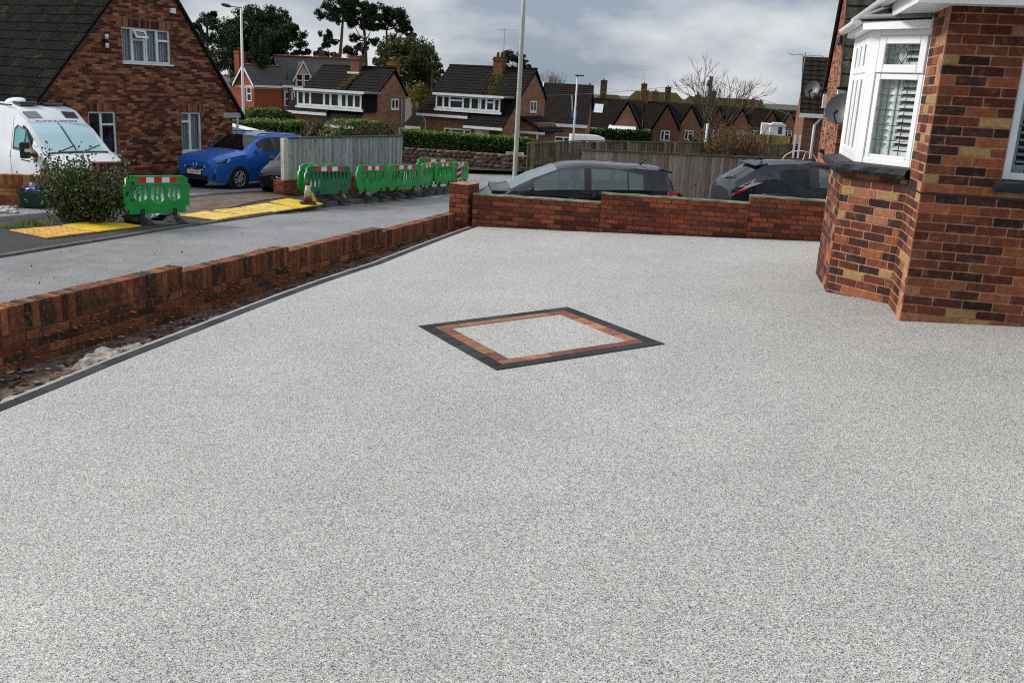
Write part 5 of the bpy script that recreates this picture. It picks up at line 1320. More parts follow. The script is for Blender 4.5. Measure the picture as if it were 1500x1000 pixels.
b = Car('parked_car', 'metallic blue estate car parked nose out beside the brown brick gable', 'car', (nose.x - .1, nose.y, -1.70), hd, BST, (.86, 3.53), .345, 'cars parked around the junction')
b.body(BLU, side=(6, 7, 9, 11), screen=(5, 6), rear=(13,), black=(8, 10), screenm=M_cdark, glassm=M_cdark)
b.wheel(spokes=5); b.mirror(1.62, 1.13, .82, BLU); b.seats((2.1, 3.0), .70, .6, 1.2, 1.7)
for sd in (-1, 1):
    b.line(1.3, sd); b.line(2.45, sd); b.line(3.35, sd)
    lampfan(b, [(.015, 2, .55), (.10, 2, .30), (.46, 2, .42), (.56, 2, .90), (.30, 2, .98), (.10, 2, .98)], sd)
    m = MB(); m.lathe(b.fr.p(.08, sd * .70, .60), [(.05, 0), (.045, .02)], 12, axis=-b.fr.x); m.build('fog_lamp', M_lamp, b.t)
    b.patch('air_intake', [(.015, sd * .5, .36), (.05, sd * .76, .36), (.06, sd * .76, .50), (.02, sd * .5, .46)], M_trim, .02)
    m = MB(); m.tube([b.fr.p(x, sd * .60, z) for x, z in ((1.95, 1.55), (2.1, 1.60), (3.7, 1.60), (3.85, 1.55))], .016, 6); m.build('roof_rail', M_trim, b.t)
    m = MB(); m.tube([b.surf(x, 2, .5, sd, .02) for x in (2.15, 2.25, 2.35)], .017, 6); m.build('door_handle', BLU, b.t)
    m = MB(); gr = [(-.015, sd * .05, .60), (-.02, sd * .36, .60), (.015, sd * .40, .72), (.03, sd * .34, .80), (.02, sd * .07, .80)]
    m.prism([b.fr.p(*q) for q in gr], b.fr.x * .05); go = m.build('grille', M_trim, b.t)
    m = MB(); P = [b.fr.p(*q) - b.fr.x * .008 for q in gr]
    for p_, q_ in zip(P, P[1:] + P[:1]): m.tube([p_, q_], .013, 5)
    m.build('grille_surround', M_chrome, go)
m = MB(); m.lathe(b.fr.p(.06, 0, .885), [(.042, 0), (.036, .015)], 16, axis=(-b.fr.x + V((0, 0, .8)))); m.build('badge', plain('round badge', (.25, .35, .5), .3, .5), b.t)
b.bx('lower_grille', -.012, .05, -.5, .5, .30, .44, M_trim); b.plate(-.035, 0, .52, True, 'DG64 CWS')
m = MB(); m.fb(b.fr, -.02, .04, -.28, .28, .45, .585); m.build('plate_mount', M_trim, b.t)

# black hatchback peeping out from behind the pale fence
n2 = at(405, 268, 26.2); BK = [((q[0] if q[0] >= 1.05 else (q[0] - .42) / .60) * .93,) + tuple(v * .97 for v in q[1:]) for q in GST]
k = Car('parked_car', 'glossy black car mostly hidden behind the pale fence post, only its nose showing', 'car', (n2.x + .22, n2.y, -1.70), V((-.12, -.993, 0)), BK, (.8, 3.2), .30, 'cars parked around the junction')
k.body(BLK, side=(5, 6, 7, 9, 10, 12), screen=(4, 5), rear=(16,), black=(8, 11), glassm=M_cdark); k.wheel(); k.mirror(1.34, .95, .78, BLK); k.plate(-.02, 0, .43, True, 'Y16 YSW')
for sd in (-1, 1):
    lampfan(k, [(.02, 2, .5), (.12, 2, .25), (.40, 2, .45), (.48, 2, .95), (.12, 2, .98)], sd)
k.bx('grille', -.015, .05, -.40, .40, .50, .58, M_trim)
m = MB(); m.tube([k.fr.p(.0, -.40, .585), k.fr.p(-.02, 0, .58), k.fr.p(0, .40, .585)], .012, 5); m.build('chrome_strip', M_chrome, k.t)

# white motorhome
vh = V((.80, -.60, 0)).normalized(); vn = at(141, 262, 23.6)
W = 1.02
VST = [(0, .80, .30, .62, .80, .66, .84, .5, .86, .87), (.10, .94, .26, .78, 1.0, .80, 1.06, .55, 1.08, 1.09), (.45, 1.0, .25, .95, 1.18, .88, 1.22, .62, 1.24, 1.25), (.78, 1.02, .25, 1.02, 1.30, .90, 1.33, .70, 1.35, 1.36), (.86, 1.02, .25, 1.03, 1.31, .91, 1.36, .78, 1.385, 1.40), (1.25, 1.025, .25, 1.04, 1.33, .88, 1.70, .76, 1.735, 1.75), (1.55, 1.025, .25, 1.05, 1.34, .86, 1.96, .75, 1.995, 2.01), (1.72, 1.025, .25, 1.05, 1.34, .85, 2.04, .74, 2.10, 2.12),
       (1.80, 1.025, .25, 1.05, 1.35, .86, 2.05, .76, 2.18, 2.20), (2.2, 1.025, .25, 1.06, 1.35, .87, 2.05, .80, 2.40, 2.43), (2.35, 1.025, .25, 1.06, 1.36, .88, 2.05, .80, 2.46, 2.49), (2.75, 1.025, .25, 1.06, 1.36, .90, 2.05, .82, 2.53, 2.57), (3.6, 1.025, .25, 1.06, 1.36, .90, 2.05, .82, 2.55, 2.6), (5.95, 1.02, .28, 1.06, 1.36, .90, 2.05, .82, 2.53, 2.58), (6.0, .98, .32, 1.0, 1.34, .88, 2.0, .8, 2.48, 2.5)]
M_blind = plain('silver blue screen blind behind glass', (.42, .62, .67), .12, .6, var=.06, vscale=1.2, coat=1.0)
M_skyl = plain('tinted roof light', (.05, .06, .075), .08, .7, var=.1, coat=.8)
VST = [q[:5] + tuple((1.30 + (v - 1.30) * .9 if (i_ in (1, 3, 4) and v > 1.3) else v) for i_, v in enumerate(q[5:])) for q in VST]
mh = Car('motorhome', 'white panel van motorhome with pale blue windscreen blinds parked before the gable', 'motorhome', (vn.x, vn.y, -1.88), vh, VST, (.98, 5.0), .36)
mh.body(WHT, side=(5, 6, 7), screen=(4, 5, 6), black=(), glassm=M_cdark, screenm=M_blind)
mh.wheel(mat_arch=plain('grey arch', (.3, .31, .32), .5))
def on(x0, x1, seg, t0, t1, sd, out, nm, mat):
    q = [mh.surf(x0, seg, t0, sd, out), mh.surf(x1, seg, t0, sd, out), mh.surf(x1, seg, t1, sd, out), mh.surf(x0, seg, t1, sd, out)]; m = MB(); m.prism(q, mh.fr.y * -.02 * sd); return m.build(nm, mat, mh.t)
for sd in (-1, 1):
    # cab door window with teal blind, its black surround
    sw = [(1.12, 3, .12), (1.30, 3, .44), (1.62, 3, .86), (1.98, 3, .93), (2.10, 3, .80), (2.10, 3, .12)]
    fr_ = [mh.surf(x, s_, t_, sd, .010) for x, s_, t_ in [(1.02, 3, .0), (1.24, 3, .46), (1.58, 3, .93), (2.04, 3, 1.0), (2.18, 3, .85), (2.18, 3, .02)]]
    m = MB(); m.prism(fr_, mh.fr.y * -.03 * sd); wo = m.build('door_window', M_trim, mh.t)
    m = MB(); m.prism([mh.surf(x, s_, t_, sd, .016) for x, s_, t_ in sw[2:] + [(1.62, 3, .12)]], mh.fr.y * -.01 * sd); m.build('blind', plain('teal blind', (.07, .30, .34), .15, .5, var=.15, vscale=3, coat=.8), wo)
    m = MB(); m.prism([mh.surf(x, s_, t_, sd, .016) for x, s_, t_ in [(1.14, 3, .12), (1.30, 3, .42), (1.54, 3, .76), (1.54, 3, .12)]], mh.fr.y * -.01 * sd); m.build('quarter_light', plain('teal quarter light', (.04, .20, .24), .12, .5, var=.1, coat=.8), wo)
    mh.line(2.26, sd, ((1, .2), (1, 1), (2, 1), (3, 1), (4, .6)), .005); mh.line(.95, sd, ((1, .9), (2, .2), (2, 1)), .005)
    # mirror
    if sd > 0: m = MB(); m.hexa([mh.fr.p(.98 + a, sd * y, z) for z in (1.22, 1.62) for a, y in ((0, 1.10), (.10, 1.10), (.12, 1.34), (.04, 1.34))]); mo = m.build('door_mirror', M_trim, mh.t, bevel=.03)
    if sd > 0: m = MB(); m.fb(mh.fr, .99, 1.11, sd * 1.06 - .07, sd * 1.06 + .07, 1.28, 1.36); m.build('mirror_arm', M_trim, mo)
    if sd > 0: m = MB(); m.fb(mh.fr, .965, .985, sd * 1.2 - .10, sd * 1.2 + .06, 1.38, 1.46); m.build('indicator', plain('clear indicator', (.6, .55, .5), .2, .6), mo)
    m = MB(); m.prism([mh.surf(x, s_, t_, sd, .008) for x, s_, t_ in ((.85, 2, .98), (1.16, 3, .36), (1.2, 2, .75), (.98, 2, .6))], mh.fr.y * -.03 * sd); m.build('corner_trim', M_trim, mh.t)
    on(1.0, 6, 2, .44, .58, sd, .006, 'side_stripe', plain('grey stripe', (.12, .125, .13), .4)); on(1.25, 6, 2, .26, .36, sd, .006, 'side_stripe', plain('dark stripe', (.03, .03, .032), .4))
    on(2.30, 2.44, 2, .35, .95, sd, .012, 'door_handle', WHT)
    # headlamps, bumper vents
    mh.patch('headlamp', [(.10, sd * .62, .94), (.26, sd * .92, .98), (.66, sd * 1.0, 1.17), (.42, sd * .90, 1.15), (.16, sd * .66, 1.04)], M_trim, .03)
    mh.patch('headlamp_lens', [(.12, sd * .70, .955), (.28, sd * .935, 1.0), (.44, sd * .975, 1.08), (.30, sd * .90, 1.07), (.16, sd * .72, 1.01)], M_lamp, .045)
    mh.patch('bumper_vent', [(.08, sd * .55, .70), (.16, sd * .92, .74), (.24, sd * .95, .86), (.10, sd * .62, .82)], M_trim, .03)
    # sloping roof lights over the cab
    P = [V(mh.fr.p(x, sd * y, z)) for x, y, z in ((1.86, .24, 2.255), (1.86, .60, 2.235), (2.16, .62, 2.40), (2.16, .26, 2.425))]
    P = [mh.fr.p(1.88, sd * .30, 2.142), mh.fr.p(1.88, sd * .66, 2.128), mh.fr.p(2.16, sd * .68, 2.285), mh.fr.p(2.16, sd * .32, 2.303)]
    nr = (P[1] - P[0]).cross(P[3] - P[0]).normalized(); nr = nr if nr.z > 0 else -nr
    m = MB(); m.prism([p_ + nr * .02 for p_ in P], nr * -.06); m.build('roof_light', M_skyl, mh.t, bevel=.012)
mid = [mh.fr.p(x, 0, z + .012) for x, z in ((.88, 1.395), (1.25, 1.705), (1.55, 1.94), (1.70, 2.03))]; m = MB(); m.tube(mid, .018, 5); m.build('blind_seam', M_trim, mh.t)
m = MB(); m.tube([mh.fr.p(.80, y, 1.352 - abs(y) * .03) for y in (-.8, -.4, 0, .4, .8)], .05, 6); m.build('scuttle', M_trim, mh.t)
for y0, y1 in ((-.1, -.72), (.55, -.05)): m = MB(); m.tube([mh.fr.p(.80, y0, 1.37), mh.fr.p(1.02, y1, 1.52)], .012, 5); m.build('wiper', M_trim, mh.t)
lettering('AUTO-SLEEPERS', .062, plain('grey lettering', (.30, .31, .33), .4), mh.t, mh.fr.p(1.765, 0, 2.085), -mh.fr.y, V((vh.x * -.6, vh.y * -.6, .5)), depth=.006, sx=2.5)
mh.bx('grille', -.02, .06, -.62, .62, .80, .92, M_trim); mh.bx('bumper', -.06, .1, -.86, .86, .34, .62, plain('grey bumper', (.12, .12, .125), .5))
m = MB(); m.blob(mh.fr.p(3.4, .15, 2.47), (.34, .3, .13), amp=0, sub=3); m.build('satellite_dome', WHT, mh.t)
mh.bx('solar_panel', 2.55, 3.0, -.62, -.1, 2.455, 2.50, M_skyl); mh.bx('roof_vent', 2.5, 2.9, .1, .55, 2.44, 2.53, M_skyl)
m = MB()
for sd in (-1, 1): m.tube([mh.fr.p(x, sd * .8, 2.44) for x in (2.45, 2.6, 5.6)], .022, 5)
m.build('roof_bar', M_trim, mh.t)
# ------------------------------------------------------------------ brown brick gable house on the left
M_farpane = glass('far pane', (.7, .75, .78), .30, (.035, .042, .05), .03)
FARPAL = [(.06, .020, .013), (.15, .046, .024), (.09, .026, .016), (.20, .075, .038), (.12, .038, .02), (.045, .018, .014), (.17, .06, .034)]
M_bwleft = pieces('brown gable brick', [(.055, .019, .014), (.18, .055, .026), (.25, .095, .048), (.095, .026, .016), (.13, .040, .022), (.29, .125, .066), (.065, .020, .014), (.20, .072, .038), (.045, .016, .013), (.22, .10, .06)], .85, .25, 6, .004, 50)
M_bwfar = brickwork('far orange brick', [(.20, .07, .034), (.26, .095, .045), (.15, .05, .026), (.23, .085, .042), (.12, .04, .024), (.28, .115, .06)], (.30, .22, .16), ms=.009)
M_bwred = brickwork('far red brick', [(.24, .055, .024), (.28, .068, .03), (.20, .045, .02), (.26, .06, .028)], (.24, .09, .05), ms=.006)
M_bwdark = brickwork('far brown brick', [(.12, .045, .026), (.17, .065, .035), (.09, .032, .02), (.14, .05, .028)], (.2, .14, .1), ms=.008)
M_buff = plain('buff stone band', (.46, .34, .22), .85, .2, var=.1)
def house_window(parent, fr, u0, u1, w0, w1, lights, v=.06, fw=.055, back=None, sill=None, frame_m=None, pane_m=None, name='window', back_m=None):
    if fw > .08 and pane_m is None: pane_m = M_farpane
    """white frame with its lights: lights = [(from, to, [heights of transoms])] as fractions"""
    frame_m = frame_m or M_whitepaint
    m = MB(); m.fb(fr, u0, u1, v, v + .06, w0, w0 + fw); m.fb(fr, u0, u1, v, v + .06, w1 - fw, w1)
    W, H = u1 - u0, w1 - w0; xs_ = sorted({0.0, 1.0} | {l[0] for l in lights} | {l[1] for l in lights})
    for x in xs_:
        c = u0 + W * x; a, b = (c, c + fw) if x == 0 else ((c - fw, c) if x == 1 else (c - fw * .7, c + fw * .7)); m.fb(fr, a, b, v + .001, v + .059, w0 + fw, w1 - fw)
    for l in lights:
        for h in l[2]: m.fb(fr, u0 + W * l[0] + fw * .7, u0 + W * l[1] - fw * .7, v + .002, v + .058, w0 + H * h - fw * .55, w0 + H * h + fw * .55)
    o = m.build(name, frame_m, parent)
    for l in lights:
        hs = [0.0] + list(l[2]) + [1.0]
        for a, b in zip(hs, hs[1:]):
            g = MB(); g.fb(fr, u0 + W * l[0] + fw * .5, u0 + W * l[1] - fw * .5, v + .028, v + .034, w0 + H * a + fw * .4, w0 + H * b - fw * .4); g.build('pane', pane_m or M_darkpane, o)
    if back:
        g = MB()
        for a, b, c, d in back: g.fb(fr, u0 + W * a, u0 + W * b, v + .12, v + .13, w0 + H * c, w0 + H * d)
        g.build('curtain', back_m or M_curtain, o)
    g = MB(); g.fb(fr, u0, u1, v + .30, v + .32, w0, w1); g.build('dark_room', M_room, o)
    if sill: g = MB(); g.fb(fr, u0 - .04, u1 + .04, -.05, v + .02, w0 - sill, w0 - .002); g.build('sill', frame_m, o)
    return o
DL = V((.465, .885, 0)); _o = at(280, 165, 29.4); F_L = Fr(V((_o.x, _o.y, 0)), DL)
lh = thing('brick_house', 'steep gabled brown brick house behind the motorhome and blue car', 'house', F_L.p(0, 0, -2))
lr0, lr1 = F_L.uv(62, 135), F_L.uv(160, 0); rr0, rr1 = F_L.uv(352, 165), F_L.uv(258, 0)
sl = (lr1[1] - lr0[1]) / (lr1[0] - lr0[0]); sr = (rr1[1] - rr0[1]) / (rr1[0] - rr0[0])
au = (rr0[1] - lr0[1] + sl * lr0[0] - sr * rr0[0]) / (sl - sr); aw = lr0[1] + sl * (au - lr0[0])
cu = F_L.uv(341, 200)[0]; ZK = F_L.uv(345, 168)[1]; UL = lr0[0] - .35; ZL = lr0[1] - .35 * sl
def uvr(px0, py0, px1, py1): a, b = F_L.uv(px0, py0), F_L.uv(px1, py1); return a[0], b[0], b[1], a[1]
WU = (F_L.uv(179, 60)[0], F_L.uv(250.5, 70)[0], (F_L.uv(181, 91)[1] + F_L.uv(251, 95)[1]) / 2, (F_L.uv(178, 38)[1] + F_L.uv(249, 46)[1]) / 2)
WL1 = (F_L.uv(131, 190)[0], F_L.uv(171.5, 190)[0], F_L.uv(172, 226)[1], F_L.uv(150, 163.5)[1])
WL2 = (F_L.uv(266, 190)[0], F_L.uv(296, 190)[0], F_L.uv(282, 222)[1], F_L.uv(280, 164.5)[1])
def lim(k):
    w = -2.3 + k * .075 + .04
    lo = UL if w < ZL else UL + (w - ZL) / sl
    hi = cu if w < ZK else min(rr0[0] + (w - rr0[1]) / sr, 99)
    return lo - L0 + .03, hi - L0 - .02
L0 = UL - .3; F_L2 = Fr(F_L.p(L0, 0, 0), DL); LT = cu - L0 + 1.2
ME_lb = brick_mesh('brick', M_bwleft)
lay = Layer(lh, ME_lb, M_bwleft, 300)
sold = .235
hol = [(q[0] - L0, q[1] - L0, q[2] - .02, q[3]) for q in (WU, WL1, WL2)] + [(q[0] - L0 - .08, q[1] - L0 + .08, q[3] - .01, q[3] + sold) for q in (WU, WL1, WL2)]
def prL(u, k):
    p = F_L2.p(u, 0, -2.3 + k * .075) - EYE; d = p.dot(FW); px = 750 + F_PX * p.dot(RT) / d; py = 500 - F_PX * p.dot(UP) / d
    return (0 if (120 < px < 340 and 0 < py < 240) else 1e4) + d
courses(lay, F_L2, LT, 0, int((aw + 2.3) / .075), w_base=-2.3, holes=hol, prio=prL, lim=lim); lay.flush()
for q in (WU, WL1, WL2):                                         # soldier lintels
    m = MB(); u = q[0] - .075
    while u < q[1] + .07: m.fb(F_L, u + .004, u + .071, -.003, .06, q[3] + .004, q[3] + sold - .012); u += .075
    m.build('lintel_bricks', M_bwleft, lh, kind='stuff')
m = MB(); pts = [(UL, -2.4), (cu, -2.4), (cu, ZK - .02), (rr0[0] - .03, rr0[1] - .02), (au, aw - .03), (UL, ZL - .02)]
def wallholes(fr, pts_top, holes, t, mb):
    us = sorted({p[0] for p in pts_top} | {h for q in holes for h in q[:2]})
    def top(u):
        for (a, p), (b, q) in zip(pts_top, pts_top[1:]):
            if a - 1e-9 <= u <= b + 1e-9: return p + (q - p) * (u - a) / max(1e-9, b - a)
        return pts_top[-1][1]
    for a, b in zip(us, us[1:]):
        if b - a < 1e-6: continue
        mid_ = (a + b) / 2; hs = sorted([(q[2], q[3]) for q in holes if q[0] - 1e-9 <= mid_ <= q[1] + 1e-9]); z = -2.4
        for h0, h1 in hs: mb.fb(fr, a, b, .006, t, z, h0); z = h1
        ta, tb = top(a + 1e-7), top(b - 1e-7)
        mb.hexa([fr.p(a, .006, z), fr.p(b, .006, z), fr.p(b, t, z), fr.p(a, t, z), fr.p(a, .006, ta), fr.p(b, .006, tb), fr.p(b, t, tb), fr.p(a, t, ta)])
wallholes(F_L, [(UL, ZL - .02), (au, aw - .03), (cu - 1e-5, rr0[1] + sr * (cu - rr0[0]) - .03), (cu, ZK)], [WU, WL1, WL2], .25, m)
m.fb(F_L, cu - .25, cu - .002, .25, 7, -2.4, ZK - .01)
m.build('wall', plain('brown mortar', (.17, .095, .062), .9, .2, var=.2, vscale=6), lh)
cur = [(0, 1, 0, 1)]
house_window(lh, F_L, *WU, [(0, .22, []), (.22, .47, [.66]), (.50, .73, []), (.73, 1, [.68])], back=cur, sill=.05, pane_m=M_pane)
m = MB(); W_ = WU[1] - WU[0]; H_ = WU[3] - WU[2]; a0, a1 = WU[0] + W_ * .23, WU[0] + W_ * .47; wz1 = WU[3] - .05; wz0 = WU[2] + H_ * .68
def tilt(u, w, v_): return F_L.p(u, .05 - .02 - (wz1 - w) * .62 + v_, w + (wz1 - w) * .12)
for (p0_, p1_, q0_, q1_) in ((a0, a1, wz0, wz0 + .06), (a0, a1, wz1 - .06, wz1), (a0, a0 + .06, wz0 + .06, wz1 - .06), (a1 - .06, a1, wz0 + .06, wz1 - .06)):
    m.hexa([tilt(p0_, q0_, 0), tilt(p1_, q0_, 0), tilt(p1_, q0_, .05), tilt(p0_, q0_, .05), tilt(p0_, q1_, 0), tilt(p1_, q1_, 0), tilt(p1_, q1_, .05), tilt(p0_, q1_, .05)])
ov = m.build('open_vent', M_whitepaint, lh); m = MB(); m.quad(tilt(a0 + .05, wz0 + .05, .02), tilt(a1 - .05, wz0 + .05, .02), tilt(a1 - .05, wz1 - .05, .02), tilt(a0 + .05, wz1 - .05, .02)); m.build('pane', plain('vent glass', (.05, .08, .10), .05, .8, var=.05), ov)
house_window(lh, F_L, *WL1, [(0, .47, []), (.47, 1, [.70])], sill=.05)
house_window(lh, F_L, *WL2, [(0, .47, [.76]), (.47, 1, [])], back=cur, sill=.05, pane_m=M_pane)
# left roof slope: tiles one by one
rdir = (F_L.x * 1 + V((0, 0, sl))).normalized(); ydir = F_L.y; nrm = ydir.cross(rdir).normalized(); nrm = nrm if nrm.z > 0 else -nrm
TW, TL, GA = .30, .42, .335
bm = MB(); nx = 12
prof = [.016 * max(0, math.sin(2 * math.pi * 2 * i / nx + .5)) + .004 * math.sin(2 * math.pi * i / nx) for i in range(nx + 1)]
bm.grid([[(TW * (i / nx - .5), y_, prof[i] + h_) for i in range(nx + 1)] for y_, h_ in ((0, .022), (TL, .0))], sm=True)
bm.grid([[(TW * (i / nx - .5), 0, prof[i] + h_) for i in range(nx + 1)] for h_ in (.0, .022)], sm=False)
ME_tile = bm.mesh('roof_tile', M_tilepiece)
base = F_L.p(UL - .25, -.12, ZL - .25 * sl) ; nrows = int(((au - UL + .25) * math.sqrt(1 + sl * sl)) / GA) + 1
cand = []
for r_ in range(nrows):
    for c_ in range(34):
        p = base + rdir * (GA * r_) + ydir * (TW * (c_ + .5)) + nrm * .03; q = p + rdir * .17 - EYE; d = q.dot(FW); px = 750 + F_PX * q.dot(RT) / d; py = 500 - F_PX * q.dot(UP) / d
        cand.append((0 if (-6 < px < 200 and -8 < py < 150) else 1, r_, c_, p))
cand.sort(key=lambda c: (c[0], d)); nvis = 0; rest = MB(); R = random.Random(9); M_tilerest = M_tilepiece
for vis, r_, c_, p in cand:
    mw = Matrix(((-ydir.x, rdir.x, nrm.x, p.x), (-ydir.y, rdir.y, nrm.y, p.y), (-ydir.z, rdir.z, nrm.z, p.z), (0, 0, 0, 1)))
    if mw.determinant() < 0: mw = Matrix(((ydir.x, rdir.x, nrm.x, p.x), (ydir.y, rdir.y, nrm.y, p.y), (ydir.z, rdir.z, nrm.z, p.z), (0, 0, 0, 1)))
    mw = mw @ Matrix.Rotation(R.uniform(-.008, .008), 4, 'Z')
    if vis == 0 and nvis < 300: inst('roof_tile', ME_tile, lh, mw); nvis += 1
    else:
        b0 = len(rest.v); rest.v += [tuple(mw @ v.co) for v in ME_tile.vertices]
        for f in ME_tile.polygons: rest.f.append(tuple(b0 + i for i in f.vertices)); rest.m.append(0); rest.s.append(f.use_smooth)
rest.build('roof_tiles', M_tilepiece, lh, kind='stuff')
m = MB(); e0 = base - ydir * .05; m.quad(e0, e0 + ydir * 10.5, e0 + ydir * 10.5 + rdir * (nrows * GA), e0 + rdir * (nrows * GA))
A_ = F_L.p(au, -.12, aw + .02); rd2 = (F_L.x - V((0, 0, -sr))).normalized(); rl = (rr0[0] - au + .12) * math.sqrt(1 + sr * sr)
m.hexa([q - V((0, 0, .10)) for q in (A_, A_ + rd2 * rl, A_ + rd2 * rl + ydir * 10, A_ + ydir * 10)] + [A_, A_ + rd2 * rl, A_ + rd2 * rl + ydir * 10, A_ + ydir * 10])
m.build('roof_deck', M_tile, lh)
m = MB(); s0 = F_L.p(UL - .05, -.10, ZL - .16); m.hexa([s0, s0 + ydir * .1, s0 + ydir * .1 + rdir * 9.5, s0 + rdir * 9.5, s0 + nrm * .06, s0 + ydir * .1 + nrm * .06, s0 + ydir * .1 + rdir * 9.5 + nrm * .06, s0 + rdir * 9.5 + nrm * .06])
m.build('verge', plain('brown verge mortar', (.10, .075, .05), .9, .2, var=.3), lh)
m = MB(); m.fb(F_L, F_L.uv(326, 166)[0], F_L.uv(351, 166)[0], -.05, .4, ZK - .10, ZK + .06); m.build('eaves_box', plain('grey box end', (.32, .33, .34), .7, .3), lh)
m = MB(); c = F_L.p(F_L.uv(346, 175)[0], -.05, 0); m.tube([c + V((0, 0, ZK - .05)), c + V((0, 0, -2))], .04, 8); m.build('downpipe', plain('grey pipe', (.35, .36, .38), .5), lh)
wu, ww = F_L.uv(153, 60); m = MB(); m.tube([F_L.p(wu, -.10, ww + .18), F_L.p(wu, -.10, ww + .05)], .05, 10); m.tube([F_L.p(wu, -.10, ww - .05), F_L.p(wu, -.10, ww - .19)], .05, 10); lo_ = m.build('wall_light', M_whitepaint, lh)
m = MB(); m.tube([F_L.p(wu, -.10, ww + .052), F_L.p(wu, -.10, ww - .052)], .055, 10); m.fb(F_L, wu - .04, wu + .04, -.08, 0, ww - .05, ww + .05); m.build('light_bracket', M_black, lo_)
wu, ww = F_L.uv(250, 16); m = MB(); m.fb(F_L, wu - .09, wu + .09, -.12, -.05, ww - .07, ww + .07); m.fb(F_L, wu - .03, wu + .03, -.05, 0, ww - .03, ww + .03); m.build('flood_light', M_whitepaint, lh)

# ------------------------------------------------------------------ tiled roofs laid in stepped courses
def tiled(parent, P0, P1, P2, P3, mat, gauge=.32, name='roof', step=.028, thick=.06):
    """P0-P1 eave (left to right), P3-P2 ridge; stepped courses with real edges"""
    P0, P1, P2, P3 = map(V, (P0, P1, P2, P3)); n = max(2, int(((P3 - P0).length + (P2 - P1).length) / 2 / gauge))
    nr = (P1 - P0).cross(P3 - P0).normalized(); nr = nr if nr.z > 0 else -nr; m = MB()
    for i in range(n):
        a0, b0 = P0.lerp(P3, i / n), P1.lerp(P2, i / n); a1, b1 = P0.lerp(P3, (i + 1) / n), P1.lerp(P2, (i + 1) / n)
        m.quad(a0 + nr * (step + .004), b0 + nr * (step + .004), b1 + nr * .004, a1 + nr * .004)
        m.quad(a0 + nr * .002, b0 + nr * .002, b0 + nr * (step + .004), a0 + nr * (step + .004))
    q = [P0, P1, P2, P3]; m.hexa([p - nr * thick for p in q] + q)
    return m.build(name, mat, parent)
def pane_row(parent, fr, u0, u1, w0, w1, v, n, blind=None, tr=(), name='window'):
    ls = [(i / n, (i + 1) / n, [.62] if i in tr else []) for i in range(n)]
    return house_window(parent, fr, u0, u1, w0, w1, ls, v=v, fw=.09, back=blind)
def moss_on(parent, P0, P1, P2, P3, n, seed, mat):
    R = random.Random(seed); m = MB(); P0, P1, P2, P3 = map(V, (P0, P1, P2, P3)); nr = (P1 - P0).cross(P3 - P0).normalized(); nr = nr if nr.z > 0 else -nr
    for i in range(n):
        s_, t_ = min(.99, max(.01, R.gauss(.5, .22))), R.random() ** .8; p = P0.lerp(P1, s_).lerp(P3.lerp(P2, s_), t_); r = R.uniform(.02, .075); m.blob(p + nr * .02, (r, r, .025), seed=i, sub=1, amp=.6)
    return m.build('moss', mat, parent, kind='stuff')
M_moss = plain('yellow green moss', (.105, .095, .018), .95, .1, var=.3, vscale=8)
M_tile2 = rooftile('brown roof tile', (.0065, .0058, .0055), (.0135, .011, .0095), pitch=.3)
M_tile3 = rooftile('far brown tile', (.0105, .0078, .0066), (.020, .0145, .012), pitch=.3, moss=(.5, (.045, .038, .012), .6))
M_slate = rooftile('grey slate', (.055, .058, .062), (.10, .10, .10), pitch=.25, moss=(1.2, (.13, .125, .07), .58), lichen=False)
M_ridge = plain('red ridge tile', (.20, .07, .04), .85, .2, var=.25)
def pts_local(fr, L): return [fr.p(*q) for q in L]
def chimney(parent, base, w, d, h, mat, pots=1, fr=None):
    f = Fr(base, fr.x) if fr else Fr(base, (1, 0)); m = MB(); m.fb(f, -w / 2, w / 2, -d / 2, d / 2, 0, h); m.fb(f, -w / 2 - .05, w / 2 + .05, -d / 2 - .05, d / 2 + .05, h - .22, h - .08); m.fb(f, -w / 2, w / 2, -d / 2, d / 2, h - .08 + .0, h + .04)
    c = m.build('chimney', mat, parent)
    for i in range(pots):
        m = MB(); x = (i - (pots - 1) / 2) * .32; m.lathe(f.p(x, 0, h + .04), [(.12, 0), (.10, .25), (.12, .33)], 10); m.build('chimney_pot', M_ridge, c)
    m = MB(); m.fb(f, -w / 2 - .12, w / 2 + .12, -d / 2 - .14, d / 2, -.02, .28); 
    return c
def aerial(parent, base, h, n=6, dirx=(1, .2, 0)):
    m = MB(); b = V(base); m.tube([b, b + V((0, 0, h))], .02, 5); dx = V(dirx).normalized(); t = b + V((0, 0, h - .12)); m.tube([t - dx * .7, t + dx * .8], .012, 4); q = V((-dx.y, dx.x, .35)).normalized()
    for i in range(n): c = t + dx * (-.6 + 1.3 * i / (n - 1)); m.tube([c - q * .25, c + q * .25], .008, 4)
    return m.build('aerial', M_leadgrey, parent)
